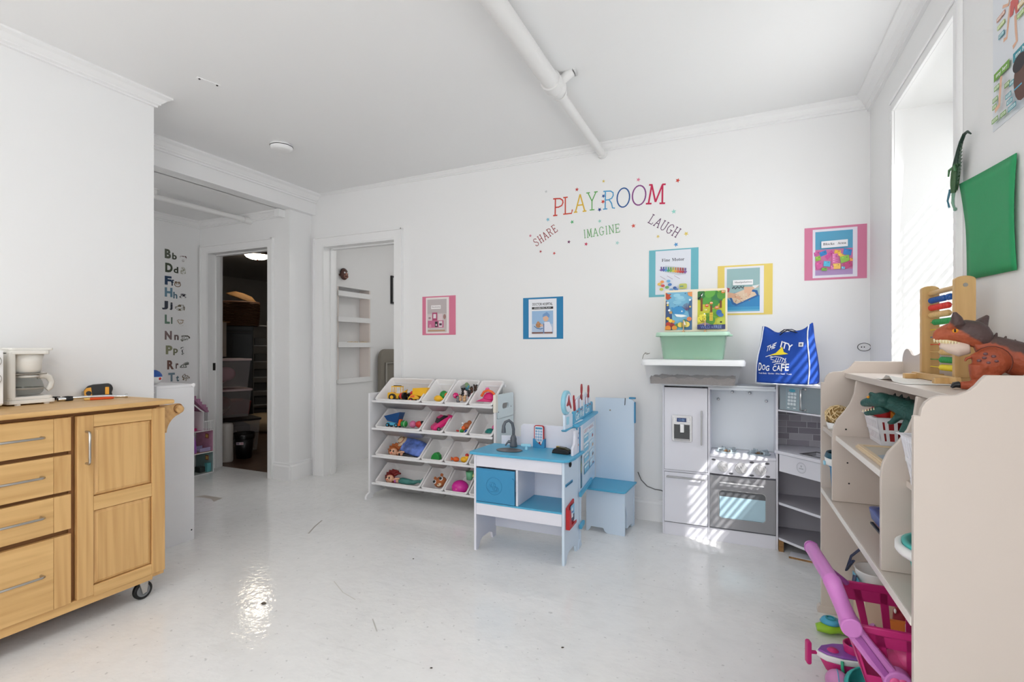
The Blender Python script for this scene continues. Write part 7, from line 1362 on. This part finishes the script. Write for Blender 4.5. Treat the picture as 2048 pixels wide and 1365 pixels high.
# ================================================================ toy shopping cart and toys on the floor
CP = C('cart_lilac', (198, 122, 192), .35); CM = C('cart_magenta', (198, 46, 120), .35); CPK = C('cart_pink', (226, 92, 150), .4)
t = Rel('toy_shopping_cart', 'pink and lilac toy shopping cart pushed under the bookcase shelf', 'toy cart', (.40, 1.73, 0))
A_, B2 = Vector((.200, 1.823, .53)), Vector((.222, 1.575, .53))
t(MB().tube([A_+Vector((-.002, .012, 0)), A_, A_.lerp(B2, .5), B2], [.0165, .019, .0195, .0195], 18), 'grip', CP); t(MB().tube([A_.lerp(B2, .02), A_.lerp(B2, .035)], .0205, 18), 'grip_ring', C('cart_lilac_dark', (160, 84, 160)))
t(MB().tube([B2.lerp(A_, .02), B2, B2+Vector((.005, -.004, -.012)), Vector((.243, 1.575, .475)), Vector((.263, 1.585, .425))], [.0215, .0215, .021, .020, .022], 18), 'near_arm', CP)
t(MB().tube([Vector((.203, 1.83, .528)), Vector((.24, 1.85, .47)), Vector((.30, 1.865, .42))], [.012, .011, .012], 12, flat=.7), 'far_arm', C('cart_lilac_dark', (160, 84, 160)))
wb_ = MB(); wb_.loft([[(.215, 1.60, .512), (.215, 1.80, .512), (.224, 1.80, .505), (.224, 1.60, .505)], [(.262, 1.62, .428), (.275, 1.80, .428), (.284, 1.80, .422), (.271, 1.62, .422)]], sm=False); t(wb_, 'arm_web', CP, bv=.003)
t(B(.2435, .2515, 1.655, 1.70, .452, .470), 'label_plate', C('cart_lilac_dark', (160, 84, 160)), bv=.002) if False else None
t(MB().cyl((.262, 1.556, .425), (.262, 1.596, .425), .025, n=24), 'hub', CP, bv=.004)
t(MB().prism([(.262-.016, .408), (.262+.018, .432), (.31, .392), (.372, .318), (.35, .285), (.30, .335)], 'xz', 1.572, 1.592), 'side_leg', CP, bv=.006); t(MB().prism([(.268, .400), (.285, .404), (.345, .322), (.335, .310)], 'xz', 1.5685, 1.5725), 'leg_inset', C('cart_lilac_dark', (176, 98, 174)), bv=.002)
t(MB().cyl((.364, 1.566, .300), (.364, 1.60, .300), .032, n=28), 'pivot_disc', CP, bv=.004); t(MB().sph((.364-.008, 1.566, .305), (.012, .004, .012)).sph((.364+.008, 1.566, .305), (.012, .004, .012)).prism([(.364-.018, .300), (.364, .278), (.364+.018, .300)], 'xz', 1.5635, 1.5665), 'heart', CPK)
bx0, bx1, by0, by1, zt, zb = .262, .60, 1.602, 1.885, .420, .235
rm = MB(); q4 = lambda e, z: [(bx0-e, by0-e, z), (bx1+e, by0-e, z), (bx1+e, by1+e, z), (bx0-e, by1+e, z)]
rm.loft([q4(0, zt-.022), q4(.006, zt-.018), q4(.007, zt), q4(-.006, zt), q4(-.006, zt-.022)], closed=True, sm=False); t(rm, 'basket_rim', CM, bv=.003)
I = .05; b4 = [(bx0+I, by0+I*.5, zb), (bx1-I, by0+I*.5, zb), (bx1-I, by1-I*.5, zb), (bx0+I, by1-I*.5, zb)]; t4 = [(bx0, by0, zt-.02), (bx1, by0, zt-.02), (bx1, by1, zt-.02), (bx0, by1, zt-.02)]
t(MB().loft([b4, [(x, y, z+.006) for x, y, z in b4]], sm=False), 'basket_floor', CM, bv=.002)
for sd_ in range(4):
    p0, p1, q0, q1 = [Vector(v) for v in (b4[sd_], b4[(sd_+1) % 4], t4[sd_], t4[(sd_+1) % 4])]; nn = 5 if sd_ % 2 == 0 else 4; nr = Vector(((p1-p0).y, -(p1-p0).x, 0)).normalized()*.005
    for q in range(nn+1):
        f0, f1 = max(0, (q-.17)/nn), min(1, (q+.17)/nn); lo = [p0.lerp(p1, f0), p0.lerp(p1, f1)]; hi = [q0.lerp(q1, f0), q0.lerp(q1, f1)]
        t(MB().loft([[lo[0], lo[1], lo[1]-nr, lo[0]-nr], [hi[0], hi[1], hi[1]-nr, hi[0]-nr]], sm=False), 'basket_slat', CM, bv=.0015)
    for f, g_ in ((0, .28), (.80, 1.0)):
        lo = [p0.lerp(q0, f), p1.lerp(q1, f)]; hi = [p0.lerp(q0, g_), p1.lerp(q1, g_)]; t(MB().loft([[lo[0], lo[1], lo[1]-nr, lo[0]-nr], [hi[0], hi[1], hi[1]-nr, hi[0]-nr]], sm=False), 'basket_band', CM, bv=.0015)
t(MB().tube([(.335, 1.63, .31), (.40, 1.66, .315), (.46, 1.72, .30)], [.03, .035, .03], 12).sph((.40, 1.65, .33), .034), 'child_seat', CPK)
for y in (1.61, 1.87):
    t(MB().tube([(.364, y, .300), (.44, y, .20), (.50, y, .10), (.52, y, .045)], .011, 10).tube([(.50, y, .10), (.30, y, .07), (.26, y, .045)], .011, 10), 'frame_tube', CP)
    for x in (.26, .52): 
        w_ = t(MB().cyl((x, y-.012, .04), (x, y+.012, .04), .04, n=24), 'wheel', CM, bv=.004); t(MB().cyl((x, y-.0135, .04), (x, y+.0135, .04), .015, n=16), 'wheel_cap', CP, par=None)
# toys on the floor
t = thing('toy_boat', 'purple, magenta and white toy boat with a green star on the floor', 'toy boat', (.345, 2.085, 0), R(14))
def hull(z, k_, dx=0): return [(x*k_+dx, y*k_, z) for x, y in [(-.105, 0), (-.085, -.026), (-.04, -.045), (.03, -.05), (.085, -.043), (.10, 0), (.085, .043), (.03, .05), (-.04, .045), (-.085, .026)]]
MB().loft([hull(.004, .55, .01), hull(.03, .78, .005), hull(.07, .93)]).obj('hull', CM, t, bv=.004); MB().loft([hull(.0705, .95), hull(.074, 1.02), hull(.092, 1.04), hull(.0925, .98)]).obj('white_band', TRIM, t, bv=.003); MB().loft([hull(.093, .97), hull(.099, .95)]).obj('deck', C('boat_purple', (140, 80, 170)), t, bv=.002)
MB().loft([[(x+.035, y, z) for x, y in arc(0, 0, r_, 0, 345, 23, r_*.72)] for r_, z in ((.052, .0995), (.056, .128), (.050, .128), (.046, .104))], caps=False).obj('cabin', CM, t, bv=.002); MB().lathe([(0, 0), (.046, 0)], 24, (.035, 0, .106), sy=.72).obj('water', C('boat_blue', (50, 100, 160)), t)
MB().lathe([(0, .008), (.012, .006), (.018, 0)], 20, (-.055, -.004, .0995)).obj('button', CM, t); MB().cyl((-.105, 0, .085), (-.125, 0, .085), .006).prism(rrect(-.14, .045, -.124, .125, .007), 'xz', -.011, .011).obj('propeller', CM, t, bv=.003)
MB().tube([(-.045, -.05, .09), (-.047, -.056, .07), (-.042, -.054, .05)], .005, 8).obj('loop', C('boat_green', (60, 180, 140)), t); MB().prism([(math.sin(PI*q/5)*(.022 if q % 2 == 0 else .011)-.04, math.cos(PI*q/5)*(.022 if q % 2 == 0 else .011)+.035) for q in range(10)], 'xz', -.058, -.050).obj('star', MC['boat_green'], t, bv=.002)
t = thing('lime_toy', 'lime green and blue toy on the floor by the bookcase foot', 'toy', (.350, 2.405, 0), R(20))
MB().tube([(-.075, 0, .022), (-.04, -.01, .026), (0, 0, .028), (.05, -.02, .024), (.09, -.03, .02)], [.02, .034, .038, .03, .018], 14, flat=.6).obj('body', C('lime', (150, 200, 50)), t); MB().lathe([(0, .016), (.03, .012), (.038, 0), (0, 0)], 22, (-.02, 0, .044)).obj('top', TLB, t); MB().torus((-.02, 0, .060), .016, .003, 'z').obj('ring', C('ring_teal', (50, 150, 160)), t)
t = thing('toy_bowl', 'teal toy bowl lying on its side beside the boat', 'toy bowl', (.365, 1.955, .055), rot=(R(60), 0, R(20))); MB().lathe([(0, -.05), (.03, -.048), (.055, -.02), (.062, .02), (.058, .02), (.05, -.018), (.028, -.042), (0, -.044)], 28).obj('bowl', C('bowl_teal', (60, 170, 165)), t)
t = thing('toy_ball', 'lilac toy ball on the floor below the boat', 'ball', (.295, 1.995, .036)); MB().sph((0, 0, 0), .036, 20, 14).obj('ball', C('ball_lilac', (206, 140, 190)), t); MB().torus((0, 0, 0), .036, .0015, 'x').obj('seam', TLB, t)
# grit on the floor
for (x, y, s_, lb) in ((-1.945, 1.63, .012, 'dark crumb of debris on the floor in front of the cart'), (-1.01, 1.55, .005, 'tiny dark speck on the open floor'), (-1.62, 2.31, .005, 'tiny dark speck in front of the toy organizer'), (-.62, 1.86, .006, 'small grey speck on the floor before the play sink'), (-.40, 1.38, .007, 'grey speck in the near right floor')):
    tag(MB().sph((0, 0, 0), (s_, s_*.5, s_*.4), 7, 5).obj('floor_crumb', mat('dark_grit', (70, 62, 52), .8), loc=(x, y, s_*.35), rot=(0, 0, .5)), lb, 'debris')

# old stain, scratches
a = Art(1, 1, '+z', .0001)
a.poly([(-3.83, 2.58), (-3.80, 2.645), (-3.60, 2.650), (-3.575, 2.56), (-3.66, 2.60), (-3.74, 2.60)], (178, 170, 162)).line([(-2.431, 2.361), (-2.49, 2.47), (-2.535, 2.579)], .010, (168, 164, 158)).line([(-2.655, 2.87), (-2.635, 2.73)], .006, (190, 188, 184)).line([(-1.82, 1.93), (-1.70, 1.86), (-1.60, 1.83)], .005, (196, 194, 188)).line([(-1.42, 1.73), (-1.34, 1.66)], .005, (190, 188, 182))
o_ = a.obj('floor_scuffs', PAINT, bpy.data.objects['floor'], loc=(0, 0, .0002)); o_['kind'] = 'stuff'
